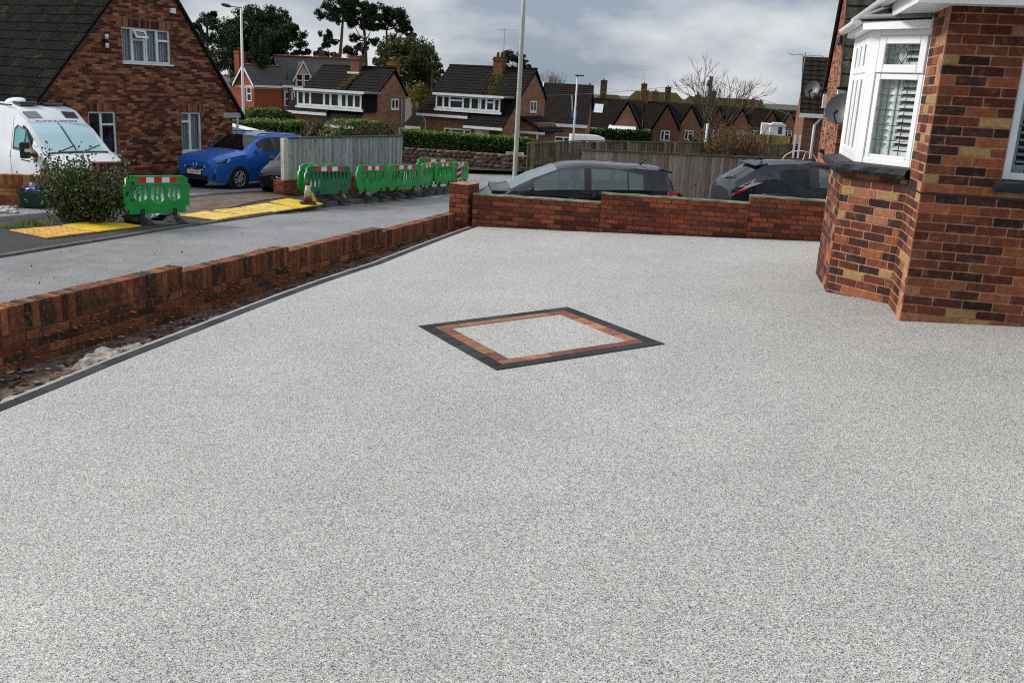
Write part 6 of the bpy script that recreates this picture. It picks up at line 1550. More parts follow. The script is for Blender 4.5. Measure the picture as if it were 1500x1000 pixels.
def chalet(label, fr, L, zr_, front, cat_, rear, g, dorm, chim, wallm, roofm, moss_seed, cat_from=.58):
    """dormer house: fr.o = plan of the right ridge end, ridge runs to -x; front = (v, z) of the main eave, cat_ = (v, z) of the lower porch eave, rear = (v, z)"""
    t = thing('dormer_house', label, 'house', fr.p(-L / 2, front[0], g), 'dormer houses beyond the road')
    uc = -L * (1 - cat_from); k = .25
    m = MB()
    prof = [(front[0] + .35, g), (rear[0], g), (rear[0], rear[1]), (0, zr_ - .34), (front[0] + .35, front[1] - .12)]
    m.prism([fr.p(-.02, v, z) for v, z in prof], -fr.x * (L - .04))
    m.prism([fr.p(-.02, v, z) for v, z in ((cat_[0] + .3, g), (front[0] + .4, g), (front[0] + .4, front[1] - .12), (cat_[0] + .3, cat_[1] - .08))], -fr.x * .22)
    m.fb(fr, uc + .1, -.24, cat_[0] + 1.3, front[0] + .4, g, cat_[1] + .15)
    m.build('wall', wallm, t)
    tiled(t, fr.p(-L - k * .4, front[0], front[1]), fr.p(uc, front[0], front[1]), fr.p(uc, 0, zr_), fr.p(-L - k * .4, 0, zr_), roofm)
    tiled(t, fr.p(uc, cat_[0], cat_[1]), fr.p(k * .4, cat_[0], cat_[1]), fr.p(k * .4, 0, zr_), fr.p(uc, 0, zr_), roofm)
    tiled(t, fr.p(k * .4, rear[0] + .2, rear[1] - .2), fr.p(-L - k * .4, rear[0] + .2, rear[1] - .2), fr.p(-L - k * .4, 0, zr_), fr.p(k * .4, 0, zr_), roofm)
    m = MB(); m.tube([fr.p(-L - .1, 0, zr_ + .03), fr.p(.1, 0, zr_ + .03)], .09, 6); m.build('ridge_tile', roofm, t)
    m = MB(); m.fb(fr, -L - .1, uc, front[0] - .06, front[0] + .05, front[1] - .16, front[1] + .02); m.fb(fr, uc, .08, cat_[0] - .06, cat_[0] + .05, cat_[1] - .16, cat_[1] + .02); m.build('gutter', M_whitepaint, t)
    m = MB(); m.tube([fr.p(-L + .35, front[0] + .1, front[1] - .15), fr.p(-L + .45, front[0] + .31, front[1] - .5), fr.p(-L + .45, front[0] + .31, g)], .045, 6); m.build('downpipe', M_whitepaint, t)
    d0_, d1_, dz0, dz1, dv = dorm; m = MB(); slope = (zr_ - front[1]) / (-front[0]); bv = (dz1 - zr_) / slope
    m.fb(fr, d0_ + .06, d1_ - .06, dv + .12, bv + .2, dz0 - .2, dz1 - .02); m.build('dormer', M_tile2, t)
    m = MB(); m.fb(fr, d0_ - .12, d1_ + .25, dv - .15, bv + .3, dz1, dz1 + .12); m.build('dormer_roof', M_leadgrey, t)
    m = MB(); m.fb(fr, d0_ - .14, d1_ + .27, dv - .18, dv - .15, dz1 - .02, dz1 + .13); m.fb(fr, d0_ - .05, d1_ + .05, dv - .06, dv + .1, dz0 - .16, dz0); m.build('dormer_fascia', M_whitepaint, t)
    return t
# --- house with the mossy chimney, centre
YC = V((.423, .906, 0)); pr_ = at(785, 101.5, 67.1); FC = Fr(V((pr_.x, pr_.y, 0)), (.906, -.423)); GC = -3.2
hc = chalet('orange brick dormer house with mossy chimney, behind the green hedge and stone wall', FC, 7.0, 2.9, (-4.55, -.55), (-5.15, -1.15), (2.0, 1.0), GC, (-5.75, -.55, -.12, .82, -4.3), None, M_bwfar, M_tile2, 1)
def facade(t, fr, v, px0, py0, px1, py1, lights, **k):
    a, b = fr.uv(px0, py0, v), fr.uv(px1, py1, v); f = Fr(fr.p(0, v, 0), fr.x); return house_window(t, f, min(a[0], b[0]), max(a[0], b[0]), min(a[1], b[1]), max(a[1], b[1]), lights, v=-.05, **k)
DN = [(0, .12, []), (.12, .22, []), (.22, .43, [.66]), (.43, .55, []), (.55, .68, []), (.70, .79, []), (.79, .91, [.66]), (.91, 1, [])]
f = Fr(FC.p(0, -4.3, 0), FC.x); house_window(hc, f, -5.70, -.60, -.10, .80, DN, v=0, fw=.11, back=[(.56, .68, 0, 1), (.0, .1, .55, 1)])
facade(hc, FC, -4.2, 651, 187, 690, 206, [(0, .25, []), (.25, .75, [.6]), (.75, 1, [])], fw=.10)
m = MB(); f = Fr(FC.p(0, -4.18, 0), FC.x); a, b = FC.uv(696, 190, -4.2)[0], FC.uv(717, 190, -4.2)[0]; m.fb(f, a, b, -.08, 0, GC, -1.25); m.build('door', M_whitepaint, hc)
FG = Fr(FC.p(0, 0, 0), FC.y, -FC.x); FG.y = -FC.x                    # gable plane, x runs backwards into the picture
def gable_win(t, fr, px0, py0, px1, py1, lights, **k):
    g = Fr(fr.o, fr.y); g.y = -fr.x
    a, b = g.uv(px0, py0), g.uv(px1, py1); return house_window(t, g, min(a[0], b[0]), max(a[0], b[0]), min(a[1], b[1]), max(a[1], b[1]), lights, v=-.04, **k)
gable_win(hc, FC, 777, 148, 785, 164, [(0, .5, []), (.5, 1, [])], fw=.09, sill=.08)
gable_win(hc, FC, 761, 192, 769, 205, [(0, .5, []), (.5, 1, [])], fw=.09)
cb = FC.p(-2.75, -.35, 2.35); chimney(hc, cb, .75, .6, 1.25, plain('mossy chimney brick', (.13, .055, .03), .9, .2, var=.35, vscale=4, dirt=((.13, .11, .02), .8)), 2, FC)
m = MB(); f = Fr(FC.p(-2.75, -.35, 0), FC.x); m.fb(f, -.5, .5, -.50, -.30, 1.95, 2.25); m.build('chimney_apron', M_whitepaint, hc)
moss_on(hc, FC.p(-3.9, -3.0, .55), FC.p(-1.2, -3.0, .55), FC.p(-1.9, -.2, 2.75), FC.p(-3.4, -.2, 2.75), 420, 3, M_moss)
aerial(hc, cb + V((.25, 0, 1.2)), 2.1)
# side porch
sp = FC.p(.02, -1.4, 0); m = MB(); m.prism([FC.p(.0, v, z) for v, z in ((-1.9, GC), (1.2, GC), (1.2, -.75), (-1.9, -.75))], FC.x * 1.3); m.build('porch', M_bwfar, hc)
tiled(hc, FC.p(1.9, -2.2, -1.35), FC.p(1.9, 1.4, -1.35), FC.p(.0, 1.4, -.35), FC.p(.0, -2.2, -.35), M_tile2, name='porch_roof')
m = MB(); f = Fr(FC.p(.0, -2.22, 0), FC.x); m.fb(f, 0, 1.95, -.02, .06, -1.52, -1.36); m.fb(f, 1.35, 1.45, 0, .08, GC, -1.5); m.build('porch_trim', M_whitepaint, hc)
# --- its neighbour on the left
pr2 = at(578, 102, 65); FB = Fr(V((pr2.x, pr2.y, 0)), (.906, -.423)); GB = -3.1
LB = -FB.uv(474, 100.5)[0]; db0, db1 = FB.uv(434, 145, -4.15)[0], FB.uv(530, 147, -4.15)[0]
hb = chalet('dormer house with teal blinds and a streak of moss, left of the mossy chimney house', FB, LB, 2.4, (-4.4, -.75), (-5.0, -1.45), (1.5, .8), GB, (db0, db1, -.35, .66, -4.15), None, M_bwfar, M_tile2, 2)
f = Fr(FB.p(0, -4.15, 0), FB.x); hw = house_window(hb, f, db0 + .05, db1 - .05, -.33, .64, [(0, .11, []), (.11, .21, []), (.21, .43, []), (.43, .53, []), (.53, .66, []), (.69, .78, []), (.78, .89, []), (.89, 1, [])], v=0, fw=.12, back=[(.02, .20, .6, 1), (.22, .43, .35, 1), (.44, .66, .55, 1)], back_m=plain('pale blind', (.42, .46, .46), .8))
m = MB()
for a, b in ((.69, .775), (.79, .885), (.895, .985)): m.fb(f, db0 + .05 + (db1 - db0 - .1) * a, db0 + .05 + (db1 - db0 - .1) * b, .13, .14, .22, .60)
m.build('teal_blind', plain('teal blind cloth', (.02, .22, .22), .8), hw)
gable_win(hb, FB, 573, 145, 583.5, 160, [(0, .5, []), (.5, 1, [])], fw=.09, sill=.08)
gable_win(hb, FB, 584.5, 187, 591, 196, [(0, 1, [])], fw=.1)
chimney(hb, FB.p(-3.0, -.2, 2.0), .75, .6, 1.1, M_bwdark, 0, FB); m = MB(); ff = Fr(FB.p(-3.0, -.2, 0), FB.x); m.fb(ff, -.5, .5, -.5, -.3, 1.75, 2.05); m.build('chimney_apron', M_whitepaint, hb)
chimney(hb, FB.p(-1.1, 1.6, 1.7), .7, .6, 1.15, plain('mossy orange stack', (.17, .085, .035), .9, .2, var=.3, dirt=((.2, .15, .02), .9), vscale=3), 1, FB)
moss_on(hb, FB.p(-3.8, -2.6, .55), FB.p(-2.9, -2.6, .55), FB.p(-2.2, -.5, 2.05), FB.p(-2.8, -.5, 2.05), 220, 5, M_moss)
aerial(hb, FB.p(-2.8, .1, 3.0), 1.6, 5, (.3, 1, 0))
m = MB(); gu = FB.p(.06, .9, 0); m.tube([gu + V((0, 0, .35)), gu + V((0, 0, GB))], .06, 6); m.build('soil_pipe', plain('blue grey pipe', (.2, .24, .32), .5), hb)
# low garage between the two
m = MB(); ga = at(606, 190, 71); fg = Fr(V((ga.x, ga.y, 0)), (.92, -.38)); tg = thing('garage', 'small dark roofed garage between the two dormer houses', 'garage', V((ga.x, ga.y, GC)))
m.fb(fg, -.6, 3.2, 0, 4, GC, -1.75); m.build('wall', M_bwdark, tg); tiled(tg, fg.p(-.8, -.3, -1.65), fg.p(3.3, -.3, -1.65), fg.p(3.3, 2.2, -.3), fg.p(-.8, 2.2, -.3), M_tile2); m = MB(); m.fb(fg, -.8, 3.3, -.36, -.3, -1.85, -1.65); m.build('gutter', M_whitepaint, tg)

# --- the red Victorian house
VO_ = at(372, 122, 95); FV = Fr(V((VO_.x, VO_.y, 0)), (.6, .8)); ZE = VO_.z; GV = -4.4; WV, LV = 3.0, 3.9
vh_ = thing('red_brick_house', 'red brick slate roofed house with white bargeboards behind the tall lamp post', 'house', FV.p(1.5, 1.5, GV))
m = MB(); zrg = ZE + 1.75; m.prism([FV.p(0, v, z) for v, z in ((0, GV), (WV, GV), (WV, ZE), (WV / 2, zrg), (0, ZE))], FV.x * LV)
MBX = Fr(FV.p(LV - .3, -.1, 0), (.93, .36)); m.fb(MBX, 0, 9, 0, 6, GV, ZE); m.fb(FV, 1.2, 6, WV - .2, WV + 2.6, GV, ZE - .02); m.build('wall', M_bwred, vh_)
ov_ = .25; r0 = FV.p(-ov_, WV / 2, zrg); r1 = FV.p(LV + 1.5, WV / 2, zrg); sl_ = (zrg - ZE) / (WV / 2); d_ = .2
tiled(vh_, FV.p(-ov_, -d_, ZE - d_ * sl_), FV.p(LV + .6, -d_, ZE - d_ * sl_), r1, r0, M_slate, .22, step=.012); tiled(vh_, FV.p(LV + .6, WV + d_, ZE - d_ * sl_), FV.p(-ov_, WV + d_, ZE - d_ * sl_), r0, r1, M_slate, .22, step=.012)
m = MB()
for s_ in (-1, 1):
    e_ = FV.p(-ov_ - .03, WV / 2 + s_ * (WV / 2 + d_), ZE - d_ * sl_ + .04); top_ = r0 - FV.x * .03 + V((0, 0, .06)); m.hexa([e_ - V((0, 0, .26)), top_ - V((0, 0, .26)), top_ - V((0, 0, .26)) + FV.x * .05, e_ - V((0, 0, .26)) + FV.x * .05, e_, top_, top_ + FV.x * .05, e_ + FV.x * .05])
m.fb(FV, -.1, LV + .4, -d_ - .06, -d_ + .02, ZE - .38, ZE - .18); m.build('bargeboard', M_whitepaint, vh_)
m = MB(); m.tube([r0 + V((0, 0, .05)), r1 + V((0, 0, .05))], .09, 6); m.build('ridge_tile', M_ridge, vh_)
m = MB(); m.fb(FV, -.03, LV - .35, -.03, WV + .03, ZE - .55, ZE - .30); m.fb(FV, -.035, LV - .36, -.035, WV + .035, ZE - 2.95, ZE - 2.75); m.build('stone_band', M_buff, vh_)
fgv = Fr(FV.o, -FV.y); fgv.y = FV.x; a = fgv.uv(361.5, 125); b = fgv.uv(369, 149); house_window(vh_, fgv, min(a[0], b[0]), max(a[0], b[0]), b[1], a[1], [(0, 1, [.48])], v=-.05, fw=.11)
# main range: eave, roof, dormer gable, chimney
zr2 = 3.5; tiled(vh_, MBX.p(-.2, -.25, ZE - .1), MBX.p(9.2, -.25, ZE - .1), MBX.p(8.2, 3.6, zr2), MBX.p(-.6, 3.0, zr2 - .1), M_slate, .22, step=.012)
tiled(vh_, FV.p(1.0, WV + 2.9, ZE - .2), FV.p(1.0, WV / 2 + .2, ZE), MBX.p(-.6, 3.0, zr2 - .1), MBX.p(-.7, 3.1, zr2 - .12), M_slate, .22, step=.012)
m = MB(); m.tube([MBX.p(-.6, 3.0, zr2), MBX.p(8.2, 3.6, zr2 + .08)], .1, 6); m.build('ridge_tile', M_ridge, vh_)
m = MB(); m.fb(MBX, -.1, 9.2, -.35, -.22, ZE - .30, ZE - .08); m.build('gutter', M_whitepaint, vh_)
m = MB(); m.fb(MBX, 0, 9, -.04, .02, ZE - .62, ZE - .38); m.build('stone_band', M_buff, vh_)
q = MBX.uv(444, 100, -.1); dc_ = q[0]; m = MB(); zt_ = MBX.uv(444, 90, -.1)[1]; hw_ = .95; zb_ = ZE + .35
m.prism([MBX.p(u, -.12, z) for u, z in ((dc_ - hw_ + .1, ZE - .3), (dc_ + hw_ - .1, ZE - .3), (dc_ + hw_ - .1, zb_ + .3), (dc_, zt_ - .1), (dc_ - hw_ + .1, zb_ + .3))], MBX.y * 2.6); m.build('dormer', M_buff, vh_)
for s_ in (-1, 1):
    e_ = (dc_ + s_ * (hw_ + .1), zb_ + .1); tiled(vh_, *( [MBX.p(e_[0], -.3, e_[1]), MBX.p(e_[0], 2.6, e_[1]), MBX.p(dc_, 3.0, zt_), MBX.p(dc_, -.3, zt_)] ), M_slate, .22, name='dormer_roof', step=.012)
m = MB()
for s_ in (-1, 1):
    e_ = MBX.p(dc_ + s_ * (hw_ + .15), -.34, zb_ + .1); top_ = MBX.p(dc_, -.34, zt_ + .08); dn = V((0, 0, .24)); m.hexa([e_ - dn, top_ - dn, top_ - dn + MBX.y * .05, e_ - dn + MBX.y * .05, e_, top_, top_ + MBX.y * .05, e_ + MBX.y * .05])
m.build('dormer_bargeboard', M_whitepaint, vh_)
for s_ in (-.38, .38): house_window(vh_, MBX, dc_ + s_ - .33, dc_ + s_ + .33, ZE - .15, ZE + 1.15, [(0, 1, [.5])], v=-.2, fw=.08)
for a_, b_ in ((416.5, 424), (427, 432)): qa, qb = MBX.uv(a_, 134), MBX.uv(b_, 156); house_window(vh_, MBX, qa[0], qb[0], qb[1], qa[1], [(0, 1, [.5])], v=-.05, fw=.10)
m = MB()
for u_ in (1.5, 2.7): m.tube([MBX.p(dc_ - u_, -.2, ZE - .2), MBX.p(dc_ - u_, -.2, GV)], .06, 6)
m.tube([MBX.p(dc_ - 1.6, .4, ZE), MBX.p(dc_ - 1.6, .4, ZE + 1.2)], .06, 6); m.build('downpipe', M_black, vh_)
cb = at(352.5, 112, 99); chimney(vh_, V((cb.x, cb.y, ZE - 1.5)), .95, .8, at(353, 74, 99).z - ZE + 1.4, M_bwred, 2, FV)
cb = at(472, 92, 104); chimney(vh_, V((cb.x, cb.y, zr2 - 1)), 1.0, .7, 1.35, M_bwred, 2, MBX); cb = at(492, 92, 104); chimney(vh_, V((cb.x, cb.y, zr2 - 1)), .9, .7, 1.3, M_bwred, 2, MBX)
m = MB(); g_ = [at(*q) for q in ((480, 108, 100), (507, 108, 100), (510, 93, 103), (478, 92, 103))]; tiled(vh_, *g_, M_slate, .22, name='rear_roof', step=.012)
# --- the row of small gabled houses running off to the right
def rowhouse(label, o, ax, s=1.0, kind=0, first=False):
    f = Fr(o, ax); t = thing('gabled_house', label, 'house', V(o), 'row of gabled houses running away down the street')
    H, RG = 2.5 * s, 5.9 * s
    m = MB(); m.prism([f.p(-8.2, v, z) for v, z in ((0, 0), (6.5, 0), (6.5, H - .25), (3.25, RG - .4), (0, H - .25))], f.x * 8.2)
    m.prism([f.p(u, -1.3, z) for u, z in ((-3.4, 0), (0, 0), (0, H - .15), (-1.7, RG - .5), (-3.4, H - .15))], f.y * 3.5); m.build('wall', M_bwdark if kind else M_bwfar, t)
    tiled(t, f.p(-8.5, -.3, H - .25), f.p(.1, -.3, H - .25), f.p(.1, 3.25, RG), f.p(-8.5, 3.25, RG), M_tile3); tiled(t, f.p(.1, 6.8, H - .25), f.p(-8.5, 6.8, H - .25), f.p(-8.5, 3.25, RG), f.p(.1, 3.25, RG), M_tile3)
    tiled(t, f.p(-3.7, 3.0, H - .2), f.p(-3.7, -1.5, H - .2), f.p(-1.7, -1.5, RG - .1), f.p(-1.7, 3.0, RG - .1), M_tile3, name='gable_roof'); tiled(t, f.p(.3, -1.5, H - .2), f.p(.3, 3.0, H - .2), f.p(-1.7, 3.0, RG - .1), f.p(-1.7, -1.5, RG - .1), M_tile3, name='gable_roof')
    m = MB(); m.fb(f, -8.5, -3.6, -.4, -.3, H - .42, H - .2); m.build('gutter', M_whitepaint, t)
    m = MB(); m.tube([f.p(-4.3, -.3, H - .3), f.p(-4.3, -.05, 0)], .06, 5); m.build('downpipe', M_whitepaint, t)
    g = Fr(f.p(0, -1.3, 0), f.x); house_window(t, g, -2.3, -1.1, 1.0, 2.3, [(0, .4, []), (.4, 1, [.65])], v=-.06, fw=.11)
    house_window(t, f, -7.4, -6.2, 1.0, 2.2, [(0, .5, []), (.5, 1, [])], v=-.06, fw=.11); house_window(t, f, -5.6, -4.7, 1.2, 2.2, [(0, 1, [.6])], v=-.06, fw=.11)
    chimney(t, f.p(-5.0 if kind else -7.0, 3.25, RG - .7), .9, .7, 2.1, M_bwdark, 1, f)
    return t
ROW = [((938, 190), 116, 'gabled house of the row with a rooflight and white conservatory, nearest of the row', 0), ((994, 196), 124, 'gabled house second in the row, below two tall chimney stacks', 1), ((1027, 199), 132, 'third gabled house of the row, left of the bare tree', 0), ((1066, 203), 142, 'gabled house of the row seen through the bare tree', 1), ((1098, 206), 152, 'gabled house of the row behind the brown bush', 0), ((1141, 209), 160, 'gabled house of the row by the white porch', 1), ((1166, 210), 172, 'last gabled house at the far right end of the row', 0)]
RH = []
for (px, py), d, lb, kd in ROW:
    p = at(px, py, d); p.z = at(px, 137 + (px - 938) * .046, d).z - 5.0 if False else at(px, 146 + (px - 921) * .066, d).z - 5.9
    RH.append(rowhouse(lb, p, (.985, -.17), 1.0, kd))
t0 = RH[0]; f0 = Fr(V(t0.location), (.985, -.17))
m = MB(); sl0 = (5.9 - 2.5) / 3.25; a_ = f0.p(-5.9, 1.75, 4.15); m.hexa([f0.p(-6.1, 1.5, 4.02), f0.p(-5.0, 1.5, 4.02), f0.p(-5.0, 2.5, 5.05), f0.p(-6.1, 2.5, 5.05), f0.p(-6.1, 1.42, 4.14), f0.p(-5.0, 1.42, 4.14), f0.p(-5.0, 2.42, 5.17), f0.p(-6.1, 2.42, 5.17)]); m.build('roof_light', plain('bright roof window', (.55, .6, .66), .1, .6), t0)
m = MB(); m.fb(f0, -3.6, -.6, -3.4, -1.3, 0, 1.9); m.prism([f0.p(-3.8, v, z) for v, z in ((-3.6, 1.9), (-1.3, 1.9), (-1.3, 2.8))], f0.x * 3.3); co = m.build('conservatory', M_whitepaint, t0)
for i in range(5): m = MB(); m.fb(f0, -3.45 + .58 * i, -3.0 + .58 * i, -3.42, -3.39, .9, 1.75); m.build('pane', M_darkpane, co)
# first roof of the street, with its white bargeboard, between the mossy house and the row
pa = at(797, 121, 92); fR = Fr(V((pa.x, pa.y, 0)), (.99, -.13)); tR = thing('gabled_house', 'brown roofed house with a long white bargeboard right of the mossy chimney house', 'house', fR.p(3, 0, -4.6))
zR = pa.z; m = MB(); m.prism([fR.p(.3, v, z) for v, z in ((-4.9, -5.6), (2, -5.6), (2, zR - 2.4), (0, zR - .4), (-4.9, -1.75))], fR.x * 4.4); m.build('wall', M_bwfar, tR)
tiled(tR, fR.p(0, -5.2, -1.55), fR.p(4.9, -5.2, -1.55), fR.p(4.9, 0, zR), fR.p(0, 0, zR), M_tile3); tiled(tR, fR.p(4.9, 2.3, zR - 2.3), fR.p(0, 2.3, zR - 2.3), fR.p(0, 0, zR), fR.p(4.9, 0, zR), M_tile3)
m = MB(); e_ = fR.p(-.05, -5.25, -1.5); tp = fR.p(-.05, 0, zR + .1); dn = V((0, 0, .35)); m.hexa([e_ - dn, tp - dn, tp - dn + fR.x * .08, e_ - dn + fR.x * .08, e_, tp, tp + fR.x * .08, e_ + fR.x * .08]); m.fb(fR, 0, 4.9, -5.3, -5.2, -1.8, -1.52); m.build('bargeboard', M_whitepaint, tR)
gx_ = Fr(fR.p(0, -4.9, 0), fR.x); house_window(tR, gx_, 1.0, 3.6, -3.9, -2.7, [(0, .33, []), (.33, .66, [.65]), (.66, 1, [])], v=-.06, fw=.11)
m = MB(); s_ = fR.p(3.2, -3.5, 0); m.hexa([fR.p(u, v, zR + (zR + 1.55) / 5.2 * v + h) for h in (.0, .07) for u, v in ((3.3, -4.2), (3.4, -4.2), (3.0, -1.6), (2.9, -1.6))]); m.build('lead_valley', M_leadgrey, tR)
# mossy roofs and chimneys further back
for i, (pa, pb, pc, d, lb) in enumerate((((880, 138), (905, 138), (862, 152), 175, 'mossy hipped roof far behind the first tall chimney stack'), ((932, 133), (990, 140), (915, 150), 178, 'long mossy roof far behind between two tall chimney stacks'), ((1010, 141), (1110, 153), (1000, 160), 185, 'long mossy roof far behind the bare tree'))):
    a = at(*pa, d); b = at(*pb, d); e_ = at(*pc, d - 4); th_ = thing('distant_house', lb, 'house', V((a.x, a.y, -9)), 'mossy roofed houses far behind the row'); fx = Fr(V((a.x, a.y, 0)), b - a); L = (b - a).length; z0 = a.z - 3.2
    m = MB(); m.fb(fx, -2, L + 2, -4, 4, -10, z0); m.build('wall', M_bwdark, th_); M_t4 = rooftile('mossy far tile', (.05, .042, .02), (.085, .075, .02), lichen=False)
    tiled(th_, fx.p(-3, -4.5, z0 - .2), fx.p(L + 3, -4.5, z0 - .2), fx.p(L, 0, a.z), fx.p(0, 0, a.z), M_t4); tiled(th_, fx.p(-3, 4.5, z0), fx.p(-3, -4.5, z0), fx.p(0, 0, a.z), fx.p(0, .1, a.z), M_t4); tiled(th_, fx.p(L + 3, -4.5, z0), fx.p(L + 3, 4.5, z0), fx.p(L, .1, a.z), fx.p(L, 0, a.z), M_t4)
    for (px, py, w_) in (((885, 118, 9), ) if i == 0 else ((944, 123, 8), (979, 128, 8)) if i == 1 else ((1046, 134, 7), (1091, 146, 6))):
        c = at(px, py, d - 3); h_ = c.z - a.z + 2.2; w = w_ * d / F_PX; chimney(th_, V((c.x, c.y, a.z - 2.2)), w, w * .8, h_, plain('weathered stack', (.10, .05, .03), .9, .2, var=.3, dirt=((.10, .09, .02), .8), vscale=2), 1, fx)
        aerial(th_, V((c.x - .3, c.y, c.z)), 2.6, 4)
# hill behind
mb = MB(); R_ = []
for i in range(2):
    row = []
    for j in range(40):
        x = -200 + j * 40; zz = (1.0 if i else -20) + (6 * mnoise.noise(V((j * .21, 3, 0))) if i else 0); row.append((x, 900 - i * 0 + (60 if i else 0), zz - 10.5 if i else zz - 4))
    R_.append(row)
mb.grid(R_, sm=False); mb.build('hill', plain('far wooded hill', (.045, .05, .05), .95, .1, var=.3, vscale=.02), kind='structure')
# ------------------------------------------------------------------ neighbour's gable beyond the bay, dishes, and the next house
def d_edge(px, py, d): p = at(px, py, d); return V((p.x, p.y, 0))
NN = d_edge(1226, 200, 20.0); F_N = Fr(NN + FA * 4.3, -FA)         # gable faces left: x runs from the far corner (0) to the near corner (4.3)
ng = thing('brick_house', 'brick gable with two satellite dishes beyond the bay window', 'house', NN + V((0, 0, -1.2)))
ZEN = at(1237, 114, 20.0).z; ZAP = ZEN + 2.15 * 1.5
M_bwn = pieces('neighbour brick', [(.20, .07, .035), (.27, .11, .055), (.12, .04, .024), (.30, .14, .075), (.09, .03, .02), (.23, .085, .04)], .85, .25, 8, .004, 60)
ME_nb = brick_mesh('brick', M_bwn); lay = Layer(ng, ME_nb, M_bwn, 280)
def limN(k):
    w = -1.3 + k * .075
    if w < ZEN: return 0, 4.3
    t = (w - ZEN) / 1.5; return t, 4.3 - t
courses(lay, F_N, 4.3, 0, int((ZAP + 1.3) / .075), w_base=-1.3, lim=limN, prio=lambda u, k: abs(k - 40), holes=[(1.35, 1.75, .6, 1.9), (2.5, 3.1, ZEN + .9, ZEN + 2.0)])
F_N2 = Fr(NN, DM); courses(lay, F_N2, 3.0, 0, int((ZEN + 1.3) / .075), w_base=-1.3, prio=lambda u, k: 30 if u < 1 else 90); lay.flush()
m = MB(); m.prism([F_N.p(u, .006, w) for u, w in ((.004, -1.6), (4.296, -1.6), (4.296, ZEN), (2.15, ZAP - .02), (.004, ZEN))], F_N.y * .2); m.fb(F_N2, .006, 3.0, .006, .2, -1.6, ZEN); m.build('wall', plain('pale pink mortar', (.36, .24, .17), .9, .2, var=.15), ng)
m = MB(); m.fb(F_N, 1.50, 1.62, -.02, .02, .6, 1.9)
for i in range(17): m.fb(F_N, 1.37, 1.73, -.012, .03, .60 + .076 * i, .665 + .076 * i)
m.build('tile_column', plain('pale brick column', (.34, .20, .12), .9, .2, var=.2), ng)
m = MB(); m.fb(F_N, 1.3, 1.8, -.10, .05, .52, .6); m.build('sill', M_black, ng)
house_window(ng, F_N, 2.5, 3.1, ZEN + .9, ZEN + 2.0, [(0, 1, [])], v=.03, fw=.07); m = MB(); m.fb(F_N, 2.40, 3.2, -.12, .06, ZEN + .74, ZEN + .9); m.build('window_sill', M_black, ng)
rdn = V((FA.x, FA.y, 0)); r0 = F_N.p(4.3 + .12, -.06, ZEN - .18); ap = F_N.p(2.15, -.06, ZAP)
tiled(ng, F_N2.p(-.08, -.16, ZEN - .22), F_N2.p(6.0, -.16, ZEN - .22), ap + DM * 6.0, ap - DM * .02, rooftile('mossy grey roof tile', (.030, .028, .024), (.055, .052, .038), pitch=.3, moss=(5, (.09, .085, .06), .55)), .33, step=.035)
fc = F_N.p(-.12, -.06, ZEN - .18); tiled(ng, F_N.p(-.16, 6, ZEN - .22), F_N.p(-.16, -.06, ZEN - .22), ap, ap + DM * 6, M_tile2)
m = MB()
for a_ in (r0, fc):
    dv = (ap - a_); m.hexa([a_ - DM * .03 - V((0, 0, .2)), ap - DM * .03 - V((0, 0, .2)), ap + DM * .02 - V((0, 0, .2)), a_ + DM * .02 - V((0, 0, .2)), a_ - DM * .03, ap - DM * .03, ap + DM * .02, a_ + DM * .02])
m.build('verge', plain('dark verge', (.05, .035, .025), .8, .2, var=.2), ng)
gutter([F_N2.p(-.15, -.18, ZEN - .2), F_N2.p(4, -.18, ZEN - .2)], .06, M_black, ng, -FA)
m = MB(); m.fb(F_N2, -.12, .05, -.14, .05, ZEN - .52, ZEN - .26); m.build('eaves_box', M_whitepaint, ng)
M_dish = plain('grey dish mesh', (.05, .054, .06), .45, .4, var=.1, vscale=6); 
def dish(px, py, d, r, label, wallpt, aim):
    c = at(px, py, d); ax = V(aim).normalized(); t = thing('satellite_dish', label, 'satellite dish', c, 'satellite dishes on the brick gable'); m = MB(); e1 = ax.cross(V((0, 0, 1))).normalized(); e2 = e1.cross(ax)
    rows = []
    for i in range(7):
        q = i / 6 * r; rows.append([c + ax * (.22 * q * q / r - .11 * r) + (e1 * math.cos(a) * .92 + e2 * math.sin(a)) * q for a in [2 * math.pi * k / 28 for k in range(29)]])
    m.grid(rows); m.grid([[p - ax * .012 for p in r_][::-1] for r_ in rows]); m.grid([rows[-1], [p - ax * .012 for p in rows[-1]]]); m.build('reflector', M_dish, t)
    m = MB(); arm = c + ax * .62 * r * 1.3 - e2 * r * .55; m.tube([c - e2 * r * .98, arm], .016, 6); m.tube([c - e2 * .3 * r - ax * .05, c - e2 * r], .014, 5); m.build('arm', M_black, t)
    m = MB(); m.tube([arm - ax * .02, arm + (c - arm).normalized() * .13], [.03, .04], 8); m.build('receiver', M_black, t)
    m = MB(); w = V(wallpt); m.tube([c - ax * .06, c - ax * .16, w], .02, 6); m.lathe(w, [(.07, 0), (.07, .02)], 8, axis=(c - w)); m.build('bracket', M_black, t)
wp = F_N.p(3.6, 0, 0); c2 = at(1232, 160, 19.3); dish(1231, 160, 19.3, .33, 'larger grey satellite dish half behind the bay window frame', (F_N.p(4.1, -.01, c2.z - .12)), (-.62, -.72, .35))
c1 = at(1190, 131, 23.6); dish(1190, 131, 23.6, .215, 'smaller grey satellite dish at the far edge of the brick gable', F_N.p(.25, -.01, c1.z), (-.62, -.72, .35))
m = MB(); q = F_N.p(.5, -.03, at(1203, 148, 23.6).z); f_ = Fr(q, F_N.x); m.fb(f_, -.09, .09, -.07, .03, -.17, .17); m.build('alarm_box', M_whitepaint, ng)
